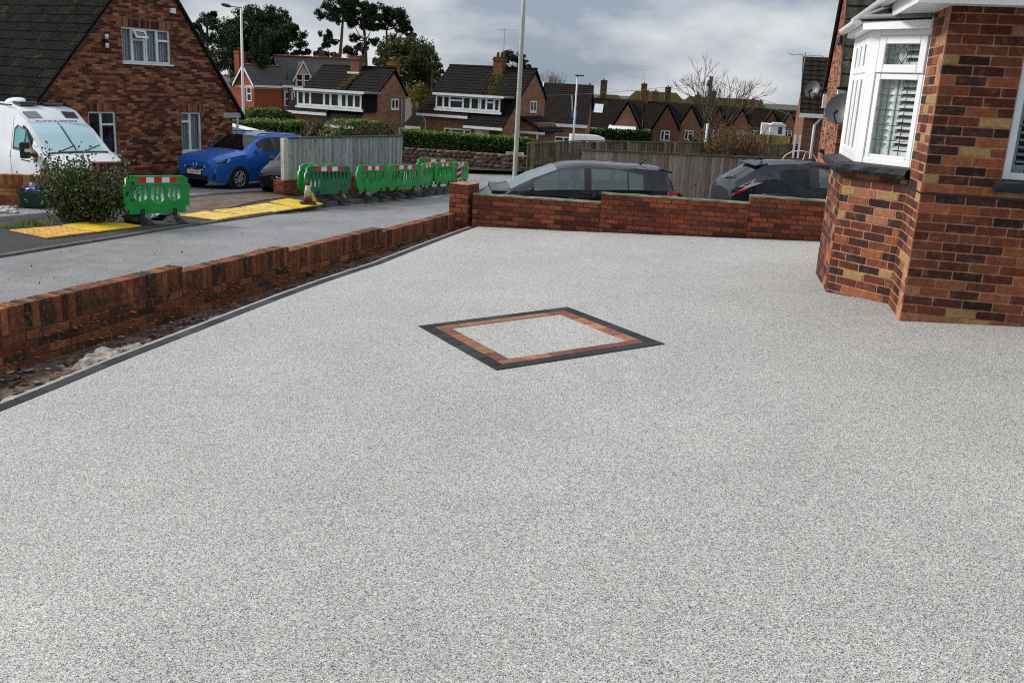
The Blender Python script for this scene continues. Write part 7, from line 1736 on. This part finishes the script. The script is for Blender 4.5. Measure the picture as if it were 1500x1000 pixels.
# the next house
HX = Fr(d_edge(1177, 180, 36.5), DM); nh = thing('brick_house', 'brick house with mossy tiled roof seen between the dish and the sky', 'house', HX.p(2, 0, -2)); ZH = at(1180, 168, 36.5).z; ZR_ = at(1186, 84, 38.6).z
m = MB(); m.fb(HX, 0, 6, 0, 6, -2.6, ZH); m.prism([HX.p(0.0, v, z) for v, z in ((0, ZH), (6, ZH), (2.6, ZR_ - .1))], DM * .2); m.build('wall', M_bwdark, nh)
tiled(nh, HX.p(-.2, -.35, ZH + .02), HX.p(6, -.35, ZH + .02), HX.p(6, 2.6, ZR_), HX.p(-.2, 2.6, ZR_), M_tile3, .3); m = MB(); m.fb(HX, -.2, 6, -.45, -.34, ZH - .1, ZH + .05); m.tube([HX.p(.62, -.38, ZH - .05), HX.p(.42, -.1, ZH - .4), HX.p(.42, -.1, -2.6)], .055, 6); m.build('gutter', M_whitepaint, nh)
moss_on(nh, HX.p(-.1, 1.6, ZR_ - 1.2), HX.p(.8, 1.6, ZR_ - 1.2), HX.p(.8, 2.5, ZR_ - .1), HX.p(-.1, 2.5, ZR_ - .1), 60, 6, M_moss)
qd = HX.uv(1189, 159, .3); m = MB(); m.fb(HX, qd[0], qd[0] + 1.2, .5, 3, qd[1], qd[1] + .85); m.build('dormer', M_bwdark, nh); m = MB(); m.fb(HX, qd[0] - .06, qd[0], .44, .5, qd[1] - .1, qd[1] + .85); m.fb(HX, qd[0], qd[0] + 1.2, .44, .5, qd[1] - .1, qd[1] + .02); m.build('dormer_trim', M_whitepaint, nh)
m = MB(); m.fb(HX, -.30, -.22, -.5, -.42, -2.6, .42); m.fb(HX, -.12, -.04, -.5, -.42, -2.6, .42); m.build('porch', M_whitepaint, nh)
aerial(nh, V(at(1176, 108, 36)) + V((0, 0, -.3)), 1.1, 4)

# ------------------------------------------------------------------ lamp posts, signs, poles and wires
M_post_g = plain('grey green lamp post', (.42, .44, .39), .55, .4, var=.1, vscale=2, dirt=((.25, .26, .20), .6)); M_post_w = plain('pale grey lamp post', (.56, .57, .57), .5, .4, var=.06); M_lampd = plain('dark lantern', (.05, .055, .06), .4, .4)
pb_ = at(753.5, 268, 29.2); zb_ = zr(0, 29) + .0; pb = V((pb_.x, pb_.y, zb_)); zs_ = pb_.z
t = thing('lamp_post', 'tall grey green lamp post right of the stone wall, rising out of the picture', 'lamp post', pb)
m = MB(); m.lathe(pb, [(.125, 0), (.125, zs_ - zb_ - .05), (.118, zs_ - zb_ + .0), (.078, zs_ - zb_ + .16), (.075, zs_ - zb_ + .2), (.066, 3.4 - zb_), (.05, 7.8 - zb_)], 20); m.build('column', M_post_g, t)
m = MB(); m.tube([pb + V((0, 0, 7.8 - zb_)), pb + V((-.3, -.1, 8.0 - zb_)), pb + V((-.9, -.3, 8.1 - zb_))], .03, 6); m.build('arm', M_post_g, t)
m = MB(); m.blob(pb + V((-1.2, -.4, 8.1 - zb_)), (.32, .14, .07), amp=0, sub=3); m.build('lantern', M_lampd, t)
m = MB(); f_ = Fr(pb + V((-.0, -.128, .0)), (1, 0)); m.fb(f_, -.06, .06, -.006, .01, .25, .75); m.build('access_door', M_post_g, t)
pb = at(357, 178, 45); tp = at(352.5, 15, 45); zg_ = -3.2; base = V((pb.x, pb.y, zg_)); t = thing('lamp_post', 'tall pale lamp post with a long arm and flat dark lantern before the red house', 'lamp post', base)
m = MB(); m.lathe(base, [(.10, 0), (.10, 1.2), (.085, 1.3), (.072, pb.z - zg_), (.05, tp.z - zg_)], 16); m.build('column', M_post_w, t)
hd_ = at(337, 9.5, 44.6); m = MB(); m.tube([V((base.x, base.y, tp.z - .05)), V((base.x, base.y, tp.z + .03)), hd_], [.035, .03, .022], 7); m.build('arm', M_lampd, t)
he = at(324, 6.5, 44.3); m = MB(); ax_ = (he - hd_); m.tube([hd_ - ax_ * .12, hd_ + ax_ * .3, hd_ + ax_ * .8, he], [.04, .09, .075, .03], 8); m.build('lantern', M_lampd, t)
pb = at(840, 200, 66); tp = at(845.3, 112, 66); base = V((pb.x, pb.y, zr(0, 66))); t = thing('lamp_post', 'slim lamp post carrying a blue no through road sign, beyond the brown fence', 'lamp post', base)
m = MB(); m.lathe(base, [(.09, 0), (.09, 1.2), (.07, 1.3), (.055, tp.z - base.z)], 12); m.build('column', M_post_w, t)
m = MB(); f_ = Fr(V((base.x, base.y, tp.z)), (1, -.25)); m.hexa([f_.p(u, v, w) for w in (0, .09) for u, v in ((-.14, -.12), (.40, -.12), (.46, .12), (-.14, .12))]); m.build('lantern', M_lampd, t)
sc_ = at(841.3, 167, 65.8); s = thing('no_through_road_sign', 'square blue no through road sign on the slim lamp post', 'sign', sc_); f_ = Fr(V((sc_.x, sc_.y, sc_.z)), (1, .02))
m = MB(); m.fb(f_, -.21, .21, -.015, .0, -.24, .24); m.build('plate', plain('sign blue', (.02, .13, .50), .4, .4, var=.05), s); m = MB(); m.fb(f_, -.045, .045, -.019, -.016, -.19, .10); m.build('white_stem', M_wsheet, s); m = MB(); m.fb(f_, -.13, .13, -.020, -.016, .101, .17); m.build('red_bar', M_red, s)
m = MB(); m.fb(f_, -.1, .1, .0, .06, -.03, .03); m.build('bracket', M_lampd, s)
# street name plate on the stone wall
DW = 52
sn = at(755, 226, DW - .6); s = thing('street_name_plate', 'white street name plate with small black lettering before the stone wall', 'sign', V((sn.x, sn.y, zr(0, 52)))); f_ = Fr(sn, (1, 0)); 
m = MB(); m.fb(f_, -.52, .46, -.02, 0, -.11, .11); m.build('plate', M_wsheet, s); m = MB(); m.fb(f_, -.54, .48, .001, .02, -.13, .13); m.fb(f_, -.46, -.38, .02, .1, -1.2, .1); m.fb(f_, .30, .38, .02, .1, -1.2, .1); m.build('backing', M_black, s)
m = MB(); R = random.Random(12)
for w0, n_ in ((-.46, 11), (.08, 8)):                            # the lettering is too small to read in the photograph
    u = w0
    for i in range(n_): wd = R.uniform(.016, .03); m.fb(f_, u, u + wd, -.024, -.021, .02, .075); u += wd + .012
m.build('lettering', M_ink, s)
# telegraph pole and wires
M_pole = plain('old timber pole', (.10, .08, .06), .9, .2, var=.25, vscale=3); pt_ = at(1042, 112, 62); base = V((pt_.x, pt_.y, zr(0, 62))); t = thing('telegraph_pole', 'dark wooden telegraph pole standing inside the bare tree', 'pole', base)
m = MB(); m.tube([base, pt_], [.17, .13], 10); m.build('pole', M_pole, t); m = MB(); m.tube([pt_ + V((-.16, -.12, -.25)), pt_ + V((-.16, -.12, -.65))], .10, 8); m.build('junction_box', M_lampd, t)
for i, (px, py, d, lb) in enumerate(((1205, 170, 45, 'upper phone wire from the pole to the right hand houses'), (1205, 182, 45, 'lower phone wire from the pole to the right hand houses'), (735, 140, 82, 'long wire from the pole to the mossy chimney house'), (880, 128, 95, 'wire from the pole down to the first tall chimney'))):
    a, b = pt_ + V((0, 0, -.1 - .12 * i)), at(px, py, d); pth = [a.lerp(b, s_ / 12) - V((0, 0, .5 * 4 * (s_ / 12) * (1 - s_ / 12) * (b - a).length / 40)) for s_ in range(13)]
    m = MB(); m.tube(pth, .014, 4); m.single('phone_wire', M_lampd, lb, 'wire', 'phone wires from the pole')
pp = at(1034, 205, 48); tp = at(1032.5, 181, 48); m = MB(); m.tube([V((pp.x, pp.y, -2.6)), V((pp.x, pp.y, tp.z))], .06, 8); m.single('grey_post', M_post_w, 'plain grey post beside the bare tree, above the tan posted fence', 'post')

# ------------------------------------------------------------------ stone wall and hedges
M_stone = pieces('rubble stone', [(.10, .065, .055), (.15, .10, .08), (.06, .042, .038), (.19, .14, .12), (.11, .055, .045), (.05, .04, .036), (.13, .09, .075)], .9, .35, 5, .02, 14)
wa, wb = at(585, 226, DW), at(800, 230, DW - 1.5); zt_ = at(660, 219, DW).z; FSW = Fr(V((wa.x, wa.y, 0)), wb - wa); LSW = math.hypot(*(wb - wa).xy); sw = thing('stone_wall', 'low rubble stone wall under the bright green hedge across the junction', 'wall', wa)
m = MB(); m.fb(FSW, 0, LSW, .05, .5, -3.6, zt_ - .05); m.build('mortar', M_mortardark, sw); R = random.Random(17); u = 0; nst = 0
for row in range(5):
    u = R.uniform(-.2, 0)
    while u < LSW:
        w = R.uniform(.22, .5); c = FSW.p(u + w / 2, .05, zt_ - .10 - row * .20 + R.uniform(-.03, .03)); mm = MB(); mm.blob(c, (w * .5, .07, .105), seed=nst, sub=1, amp=.45)
        if nst < 300: mm.build('stone', M_stone, sw); 
        nst += 1; u += w * .95
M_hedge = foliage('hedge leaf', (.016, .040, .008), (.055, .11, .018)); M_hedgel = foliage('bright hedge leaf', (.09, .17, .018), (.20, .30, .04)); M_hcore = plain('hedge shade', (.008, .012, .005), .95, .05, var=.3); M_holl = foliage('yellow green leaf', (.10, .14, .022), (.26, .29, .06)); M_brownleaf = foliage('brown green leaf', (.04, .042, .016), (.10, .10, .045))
def hedge(name, label, cat, a, b, z0, z1, depth, n, size, mats, seed, round_=.15, top_bright=.75, wob=.08):
    R = random.Random(seed); f = Fr(V((a.x, a.y, 0)), b - a); L = math.hypot(*(b - a).xy); t = thing(name, label, cat, f.p(L / 2, depth / 2, z0)); m = MB()
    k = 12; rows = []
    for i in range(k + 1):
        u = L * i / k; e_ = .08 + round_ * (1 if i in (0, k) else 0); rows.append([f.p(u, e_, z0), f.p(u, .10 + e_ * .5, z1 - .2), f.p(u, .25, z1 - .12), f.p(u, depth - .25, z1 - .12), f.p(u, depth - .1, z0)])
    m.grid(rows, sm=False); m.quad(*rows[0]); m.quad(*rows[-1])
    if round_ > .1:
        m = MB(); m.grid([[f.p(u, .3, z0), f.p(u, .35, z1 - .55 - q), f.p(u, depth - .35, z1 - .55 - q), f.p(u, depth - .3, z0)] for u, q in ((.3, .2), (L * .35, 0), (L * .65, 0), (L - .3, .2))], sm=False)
    m.build('shade_core', M_hcore, t)  # dark core shell: shade between the leaves put into its colour
    m = MB(); H = z1 - z0
    for i in range(n):
        s_ = R.random(); u = R.uniform(0, L); wv = wob * mnoise.noise(V((u * .9, seed, 0)))
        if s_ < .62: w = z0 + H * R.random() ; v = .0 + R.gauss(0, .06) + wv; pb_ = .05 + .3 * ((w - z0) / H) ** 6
        elif s_ < .95: w = z1 + R.gauss(-.02, .05) + wv; v = depth * R.random(); pb_ = top_bright  # brighter leaves gathered on top: light from above put into leaf colour
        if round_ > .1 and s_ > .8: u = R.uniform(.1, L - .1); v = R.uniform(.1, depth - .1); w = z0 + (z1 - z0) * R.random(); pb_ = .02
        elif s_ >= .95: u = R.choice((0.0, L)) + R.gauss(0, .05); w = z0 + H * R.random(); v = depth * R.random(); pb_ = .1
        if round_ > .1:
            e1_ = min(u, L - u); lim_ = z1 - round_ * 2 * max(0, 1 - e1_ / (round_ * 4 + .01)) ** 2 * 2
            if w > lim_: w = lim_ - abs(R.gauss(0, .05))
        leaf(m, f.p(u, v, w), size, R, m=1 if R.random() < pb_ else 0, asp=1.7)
    m.build('foliage', mats, t); return t
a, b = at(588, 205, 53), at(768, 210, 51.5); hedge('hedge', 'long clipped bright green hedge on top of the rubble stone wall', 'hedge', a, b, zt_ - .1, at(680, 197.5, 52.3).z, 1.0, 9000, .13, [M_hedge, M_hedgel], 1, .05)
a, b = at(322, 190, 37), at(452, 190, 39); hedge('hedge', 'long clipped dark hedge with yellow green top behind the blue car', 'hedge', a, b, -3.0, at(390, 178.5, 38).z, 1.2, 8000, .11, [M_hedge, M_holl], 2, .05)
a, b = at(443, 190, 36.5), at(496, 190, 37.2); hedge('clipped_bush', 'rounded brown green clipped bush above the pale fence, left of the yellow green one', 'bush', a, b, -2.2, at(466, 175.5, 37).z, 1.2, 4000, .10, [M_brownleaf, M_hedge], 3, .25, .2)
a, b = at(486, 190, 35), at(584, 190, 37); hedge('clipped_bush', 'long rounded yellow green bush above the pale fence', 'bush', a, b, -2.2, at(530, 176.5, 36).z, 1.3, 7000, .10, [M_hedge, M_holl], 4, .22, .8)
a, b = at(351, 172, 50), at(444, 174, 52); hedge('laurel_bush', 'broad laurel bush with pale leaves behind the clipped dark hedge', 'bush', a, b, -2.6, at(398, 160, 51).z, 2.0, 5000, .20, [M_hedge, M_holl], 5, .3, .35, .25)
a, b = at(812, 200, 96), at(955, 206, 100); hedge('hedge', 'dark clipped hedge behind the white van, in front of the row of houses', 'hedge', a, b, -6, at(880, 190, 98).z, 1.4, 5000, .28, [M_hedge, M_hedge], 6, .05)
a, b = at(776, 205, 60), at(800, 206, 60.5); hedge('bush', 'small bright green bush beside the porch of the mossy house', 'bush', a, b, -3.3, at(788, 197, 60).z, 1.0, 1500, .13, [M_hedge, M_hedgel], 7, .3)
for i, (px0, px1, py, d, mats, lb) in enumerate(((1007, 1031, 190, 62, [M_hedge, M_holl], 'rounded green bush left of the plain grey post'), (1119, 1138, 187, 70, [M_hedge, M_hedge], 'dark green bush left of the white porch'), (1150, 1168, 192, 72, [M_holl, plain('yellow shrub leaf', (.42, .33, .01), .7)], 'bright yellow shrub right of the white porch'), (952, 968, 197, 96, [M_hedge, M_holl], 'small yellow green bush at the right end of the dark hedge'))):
    a, b = at(px0, py + 10, d), at(px1, py + 10, d); hedge('bush', lb, 'bush', a, b, a.z - 1.2, at((px0 + px1) / 2, py, d).z, 1.2, 1400, .16, mats, 20 + i, .35, .8, .2)
# white porch, flat strip of garden fence in the distance, white van, canopy
p = at(1138, 200, 76); m = MB(); f_ = Fr(V((p.x, p.y, 0)), (1, -.2)); zt2 = at(1138, 181, 76).z; wp_ = thing('garden_shed', 'small white porch with a dark door between the two bushes far right', 'porch', V((p.x, p.y, p.z - .5)))
m.fb(f_, -.6, .6, 0, 1.2, p.z - .5, zt2 - .15); m.prism([f_.p(u, -.1, w) for u, w in ((-.7, zt2 - .15), (.7, zt2 - .15), (.35, zt2 + .06), (-.35, zt2 + .06))], f_.y * 1.4); m.build('wall', M_whitepaint, wp_); m = MB(); m.fb(f_, .05, .35, -.02, 0, p.z + .2, zt2 - .25); m.build('door_pane', M_lampd, wp_)
p = at(1117, 181, 92); f_ = Fr(V((p.x, p.y, 0)), (1, -.2)); m = MB(); m.fb(f_, 0, 1.5, 0, 3, p.z - 2, p.z); m.single('white_extension', M_whitepaint, 'low white extension left of the white porch', 'extension')
a, b = at(1108, 204, 58), at(1172, 206, 56); fence('low mossy yellow fence in the distance under the yellow shrub', a, b, at(1140, 198.5, 57).z, .8, plain('yellow mossy board', (.11, .085, .018), .9, .2, var=.3, vscale=2, dirt=((.06, .07, .02), .7)), .3, cap=0, posts=(.8, 2.2), seed=8)
VAN = [(q[0] * .72, q[1], q[2], q[3], q[4], q[5], 1.0 + (q[6] - 1) * .72 if q[6] > 1 else q[6], q[7], 1.0 + (q[8] - 1) * .62 if q[8] > 1 else q[8], 1.0 + (q[9] - 1) * .62 if q[9] > 1 else q[9]) for q in VST]
p = at(905, 204, 84); zt2 = at(880, 196.5, 84).z; vv = Car('parked_van', 'white van far off, only its roof showing above the brown fences', 'van', (p.x, p.y, zt2 - 2.0), V((1, .05, 0)), VAN, (.72, 3.5), .33); vv.body(WHT, side=(5, 6, 7), screen=(4, 5, 6), glassm=M_cdark); vv.wheel()
p = at(340, 190, 33); f_ = Fr(V((p.x, p.y, 0)), (.97, .24)); zc_ = at(344, 190.5, 33).z; cp = thing('canopy', 'white sloping canopy top behind the roof of the blue car', 'canopy', V((p.x + 1, p.y + .5, -2.6))); m = MB()
m.hexa([f_.p(-1.2, 0, zc_ + .35 - .06), f_.p(1.75, 0, zc_ - .32), f_.p(1.75, 1.8, zc_ - .32), f_.p(-1.2, 1.8, zc_ + .29), f_.p(-1.2, 0, zc_ + .36), f_.p(1.75, 0, zc_ - .24), f_.p(1.75, 1.8, zc_ - .24), f_.p(-1.2, 1.8, zc_ + .36)]); m.prism([f_.p(-1.2, .02, zc_ + .29), f_.p(1.75, .02, zc_ - .32), f_.p(1.75, .02, zc_ - .6), f_.p(-1.2, .02, zc_ - .6)], f_.y * .05); m.build('cover', M_whitepaint, cp)
m = MB()
for u, v in ((-1.1, .1), (1.65, .1), (-1.1, 1.7), (1.65, 1.7)): m.tube([f_.p(u, v, -2.7), f_.p(u, v, zc_ - .3)], .03, 6)
m.build('legs', M_whitepaint, cp, kind='stuff')
# white hoop above the crossover's roof
c = at(1172, 231, 24.0); m = MB(); r_ = .36; m.tube([c + V((math.cos(a) * r_ * 1.25, 0, math.sin(a) * r_ * .8 - .12)) for a in [math.pi * k / 20 for k in range(-2, 23)]], .013, 6); m.tube([c + V((0, 0, -.4)), c + V((.13, 0, r_ * .8 - .13))], .011, 5); m.tube([c + V((-.43, 0, -.15)), c + V((-.43, 0, -1.6))], .013, 5); m.tube([c + V((.43, 0, -.15)), c + V((.43, 0, -1.6))], .013, 5); m.single('garden_hoop', M_whitepaint, 'thin white metal hoop rising behind the roof of the grey crossover', 'hoop')

# ------------------------------------------------------------------ trees
M_bark = plain('pine bark', (.075, .06, .048), .95, .1, var=.3, vscale=3); M_barkg = plain('grey bark', (.055, .048, .038), .95, .1, var=.25, vscale=3)
M_pine = foliage('dark pine needles', (.009, .018, .007), (.038, .060, .022), .7, .15, .1); M_pine2 = foliage('mid pine needles', (.012, .020, .010), (.032, .045, .020), .7, .15, .1); M_olive = foliage('olive foliage', (.028, .036, .010), (.085, .095, .028), .7, .15, .15); M_yel = foliage('yellow autumn foliage', (.09, .075, .012), (.20, .16, .025), .7, .15, .2)
def tree(name, label, d, trunk, clumps, mat, per=70, size=.30, bark=None, seed=0, limbs=True, tr=(.24, .10), group='pines behind the red house', zdepth=.5, ground=-8):
    R = random.Random(seed); P = [at(px, py, d) for px, py in trunk]; P = [V((P[0].x, P[0].y, ground))] + P; n = len(P)
    t = thing(name, label, 'tree', P[0], group); m = MB(); m.tube(P, [tr[0] + (tr[1] - tr[0]) * i / (n - 1) for i in range(n)], 8); lm = MB(); cr = MB()
    for (px, py, rx, ry) in clumps:
        k = d / F_PX; c = at(px, py, d + R.gauss(0, 1) * rx * k * zdepth); rx_, rz_ = rx * k, ry * k; ry_ = (rx_ * .9 + rz_ * .1)
        if limbs:
            q = min(P[1:], key=lambda s_: (s_ - c).length + max(0, s_.z - c.z + .5) * 1.5); mid_ = q.lerp(c, .55) + V((0, 0, -.12 * (c - q).length)); lm.tube([q, mid_, c], [.085, .06, .025], 5)
        sub = max(8, int(rx_ * ry_ * 6.5 + 8)); cen = []
        for i in range(sub):
            while True:
                v = V((R.uniform(-1.15, 1.15), R.uniform(-1.15, 1.15), R.uniform(-1.25, 1.25)))
                if v.length < 1.2: break
            cen.append((c + V((v.x * rx_, v.y * ry_, v.z * rz_)), R.uniform(.35, .70) * min(rx_, max(rz_, .35 * rx_)) + .1))
        for cc, r_ in cen:
            for i in range(per):
                v = V((R.gauss(0, 1), R.gauss(0, 1), R.gauss(0, .75))); v = v.normalized() * R.random() ** .4; leaf(cr, cc + v * r_, size, R, asp=2.6, up=.5)
    m.build('trunk', bark or M_bark, t)
    if lm.v: lm.build('limbs', bark or M_bark, t, kind='stuff')
    cr.build('crown', mat, t); return t
tree('cedar_tree', 'ragged dark conifer at the far left, beside the gable roof', 100, [(303, 110), (304, 60), (303, 25)], [(300, 26, 10, 6), (312, 22, 6, 3), (291, 38, 10, 6), (315, 38, 12, 8), (296, 55, 14, 8), (318, 58, 12, 8), (300, 74, 12, 8), (322, 80, 12, 9), (310, 95, 14, 9)], M_pine, 72, .28, seed=1)
tree('pine_tree', 'broad domed dark pine behind the tall pale lamp post', 112, [(392, 100), (390, 60), (388, 38)], [(375, 24, 26, 10), (400, 22, 22, 9), (350, 38, 22, 12), (385, 40, 28, 14), (410, 42, 14, 12), (336, 58, 20, 14), (360, 62, 26, 16), (392, 64, 24, 16), (340, 84, 20, 14), (368, 88, 26, 14), (352, 50, 20, 12), (372, 76, 24, 12), (400, 54, 22, 12), (345, 72, 22, 12), (412, 74, 14, 12), (390, 80, 20, 12), (330, 100, 14, 12), (400, 86, 14, 10)], M_pine, 79, .33, seed=2)
tree('pine_tree', 'pine with open lower branches right of the domed pine', 110, [(420, 100), (419, 70), (420, 55)], [(420, 44, 14, 8), (432, 54, 14, 8), (410, 56, 10, 7), (438, 64, 9, 6), (428, 40, 8, 5), (446, 76, 7, 3), (414, 68, 7, 4), (436, 78, 10, 3)], M_pine, 76, .30, seed=3)
tree('fir_tree', 'lighter green pointed conifer in front of the domed pine', 98, [(381, 100), (381, 60), (381, 38)], [(381, 38, 4, 6), (381, 50, 8, 7), (380, 62, 11, 7), (382, 74, 13, 8), (380, 86, 15, 8), (383, 96, 16, 6)], M_pine2, 80, .27, seed=4)
tree('scots_pine', 'tall bare trunked pine with high flat crown, left of three', 106, [(497, 92), (500, 60), (502, 32), (503, 12)], [(497, 2, 22, 8), (515, -2, 14, 7), (484, 12, 12, 5), (506, 14, 18, 7), (474, 22, 10, 5), (492, 26, 14, 6), (512, 28, 8, 4), (478, 50, 9, 4), (485, 60, 8, 4), (476, 66, 6, 3), (470, 78, 8, 4), (488, 82, 10, 3)], M_pine, 68, .30, seed=5)
tree('scots_pine', 'middle pine of three with tufted separate branches', 108, [(536, 92), (535, 60), (532, 30), (530, 12)], [(528, 10, 14, 6), (540, 14, 12, 6), (520, 22, 12, 6), (544, 26, 12, 7), (530, 34, 14, 6), (518, 36, 7, 4), (545, 40, 10, 4), (520, 56, 10, 4), (548, 62, 10, 4), (514, 74, 11, 6), (528, 70, 9, 5), (524, 86, 14, 7)], M_pine, 68, .30, seed=6)
tree('scots_pine', 'domed pine on the right of three with a fan of bare limbs', 109, [(566, 92), (567, 60), (566, 44)], [(562, 16, 20, 7), (580, 20, 16, 8), (552, 26, 12, 6), (592, 32, 10, 8), (570, 30, 18, 7), (598, 44, 5, 4), (556, 40, 8, 4), (586, 44, 9, 4), (602, 52, 6, 3)], M_pine, 72, .30, seed=7)
tree('evergreen_tree', 'big olive green bushy tree between the two dormer houses', 88, [(606, 150), (602, 110), (598, 80)], [(588, 66, 26, 11), (612, 74, 20, 12), (570, 80, 18, 12), (598, 86, 30, 15), (622, 92, 16, 15), (604, 106, 28, 17), (628, 110, 14, 15), (610, 124, 24, 16), (580, 98, 20, 14), (560, 90, 10, 7), (632, 126, 10, 12)], M_olive, 95, .28, seed=8, group='trees between the houses')
tree('sparse_tree', 'thin open tree right of the olive green tree', 86, [(632, 140), (634, 105), (632, 80)], [(632, 72, 5, 4), (638, 84, 6, 4), (644, 96, 5, 3), (640, 110, 6, 4), (646, 106, 4, 3), (634, 96, 6, 4), (642, 122, 5, 4)], M_olive, 40, .2, seed=9, group='trees between the houses', tr=(.22, .05))
tree('autumn_tree', 'yellow green autumn bush tree between the two dormer houses', 80, [(615, 165), (614, 145)], [(614, 130, 10, 6), (608, 142, 12, 9), (620, 146, 11, 10), (612, 160, 14, 9)], M_yel, 80, .22, seed=10, group='trees between the houses', tr=(.2, .08))
tree('umbrella_pine', 'small flat topped pine showing over the mossy chimney roof', 150, [(752, 120), (751, 98)], [(752, 82, 14, 5), (742, 88, 10, 4), (762, 89, 12, 4), (734, 97, 8, 3), (768, 96, 8, 3)], M_pine, 76, .3, seed=11, group='trees between the houses', tr=(.3, .15))
def bare(name, label, base, h, spread, seed, levels=6, r0=.16, mat=None, fork=(.2, .55), group='bare winter trees', n0=4, lean=0):
    R = random.Random(seed); t = thing(name, label, 'tree', base, group); tr = MB(); br = MB()
    def grow(p, d, l, r, lev, mb):
        pth = [p]; q = p; dd = d.copy()
        for i in range(3): dd = (dd + V((R.gauss(0, .10), R.gauss(0, .10), .07 if lev > 1 else .02))).normalized(); q = q + dd * l / 3; pth.append(q)
        mb.tube(pth, [r, r * .9, r * .78, r * .66], 6 if lev < 3 else 3, cap=False)
        if lev >= levels: return
        k = n0 if lev == 0 else R.choice((2, 3, 3))
        for i in range(k):
            a = R.uniform(0, 6.283) if lev else 6.283 * i / k + R.uniform(-.4, .4); ax = dd.orthogonal().normalized(); ax = Matrix.Rotation(a, 3, dd) @ ax; f_ = R.uniform(*fork) * spread
            nd = (dd * math.cos(f_) + ax * math.sin(f_)).normalized(); grow(q, nd, l * R.uniform(.62, .86), r * .6, lev + 1, br)
    grow(V(base), V((lean, 0, 1)).normalized(), h, r0, 0, tr); tr.build('trunk', mat or M_barkg, t); br.build('crown', mat or M_barkg, t, kind='stuff'); return t
p = at(1049, 200, 52); bare('bare_tree', 'leafless tree with a fan of twigs round the telegraph pole', V((p.x, p.y, -2.9)), 1.75, 1.1, 4, 6, .14, n0=5)
M_bt = plain('brown twigs', (.12, .10, .06), .95, .1, var=.3)
p = at(806, 130, 120); bare('bare_tree', 'pale leafless tree above the roof with the white bargeboard', V((p.x, p.y, -5)), 2.6, 1.0, 9, 6, .2, M_bt, n0=5); 
# brown thicket over the fence
R = random.Random(14); p = at(1078, 222, 34); th_ = thing('thicket', 'tangled brown bush hanging over the fence below the bare tree', 'bush', V((p.x, p.y, -1.8))); st = MB(); lf = MB()
for i in range(420):
    b0 = V((p.x + R.gauss(.1, .50), p.y + R.uniform(-.2, 1.2), -.5 + R.uniform(-.4, .3))); dd = V((R.gauss(0, .5), R.gauss(0, .3), 1)).normalized(); l = R.uniform(.5, 1.35); pth = [b0]
    for k in range(4): dd = (dd + V((R.gauss(0, .22), R.gauss(0, .15), -.05))).normalized(); pth.append(pth[-1] + dd * l / 4)
    st.tube(pth, [.011, .009, .007, .005, .003], 3, cap=False)
    for k in range(1, 5):
        for q in range(3): leaf(lf, pth[k] + V((R.gauss(0, .07), R.gauss(0, .07), R.gauss(0, .07))), .07, R)
st.build('twigs', plain('purple brown twigs', (.085, .055, .042), .95, .1, var=.3), th_, kind='stuff'); lf.build('dead_leaves', foliage('dead leaves', (.08, .045, .02), (.20, .13, .05), .8, .1, .1), th_)
# road markings at the junction
def mark(px0, py0, px1, py1, w, label):
    a, b = at_s(px0, py0, zr), at_s(px1, py1, zr); d_ = (b - a); d_.z = 0; n_ = V((-d_.y, d_.x, 0)).normalized() * w / 2; m = MB(); k = max(1, int(d_.length / 1)); rows = []
    for i in range(k + 1):
        p_ = a.lerp(b, i / k); rows.append([V((q.x, q.y, zr(q.x, q.y) + .005)) for q in (p_ - n_, p_ + n_)])
    m.grid(rows, sm=False); o = m.build('road_marking', M_mark); o['kind'] = 'structure'; return o
mark(640, 268, 754, 270.5, .11, ''); mark(640, 255.5, 772, 258.5, .11, '')
P4 = [at_s(*q, zr) for q in ((575, 247), (790, 254), (790, 240), (575, 236))]; fan('far_pavement', [(q.x, q.y) for q in P4], zr, .08, M_pave)
# small leaves and bits on the road and drive
R = random.Random(77); m = MB()
for i in range(130):
    p_ = at_s(R.uniform(0, 660), R.uniform(330, 440), zr)
    if p_.x < kerb_x(p_.y) + .1 or p_.x > wall_x(p_.y): continue
    leaf(m, p_ + V((0, 0, .012)), R.uniform(.02, .05), R, up=3)
tag(m.build('litter', plain('dark scraps', (.05, .04, .035), .9, .2, var=.4), kind='stuff'), 'small dark leaves and grit scattered over the road', 'litter')
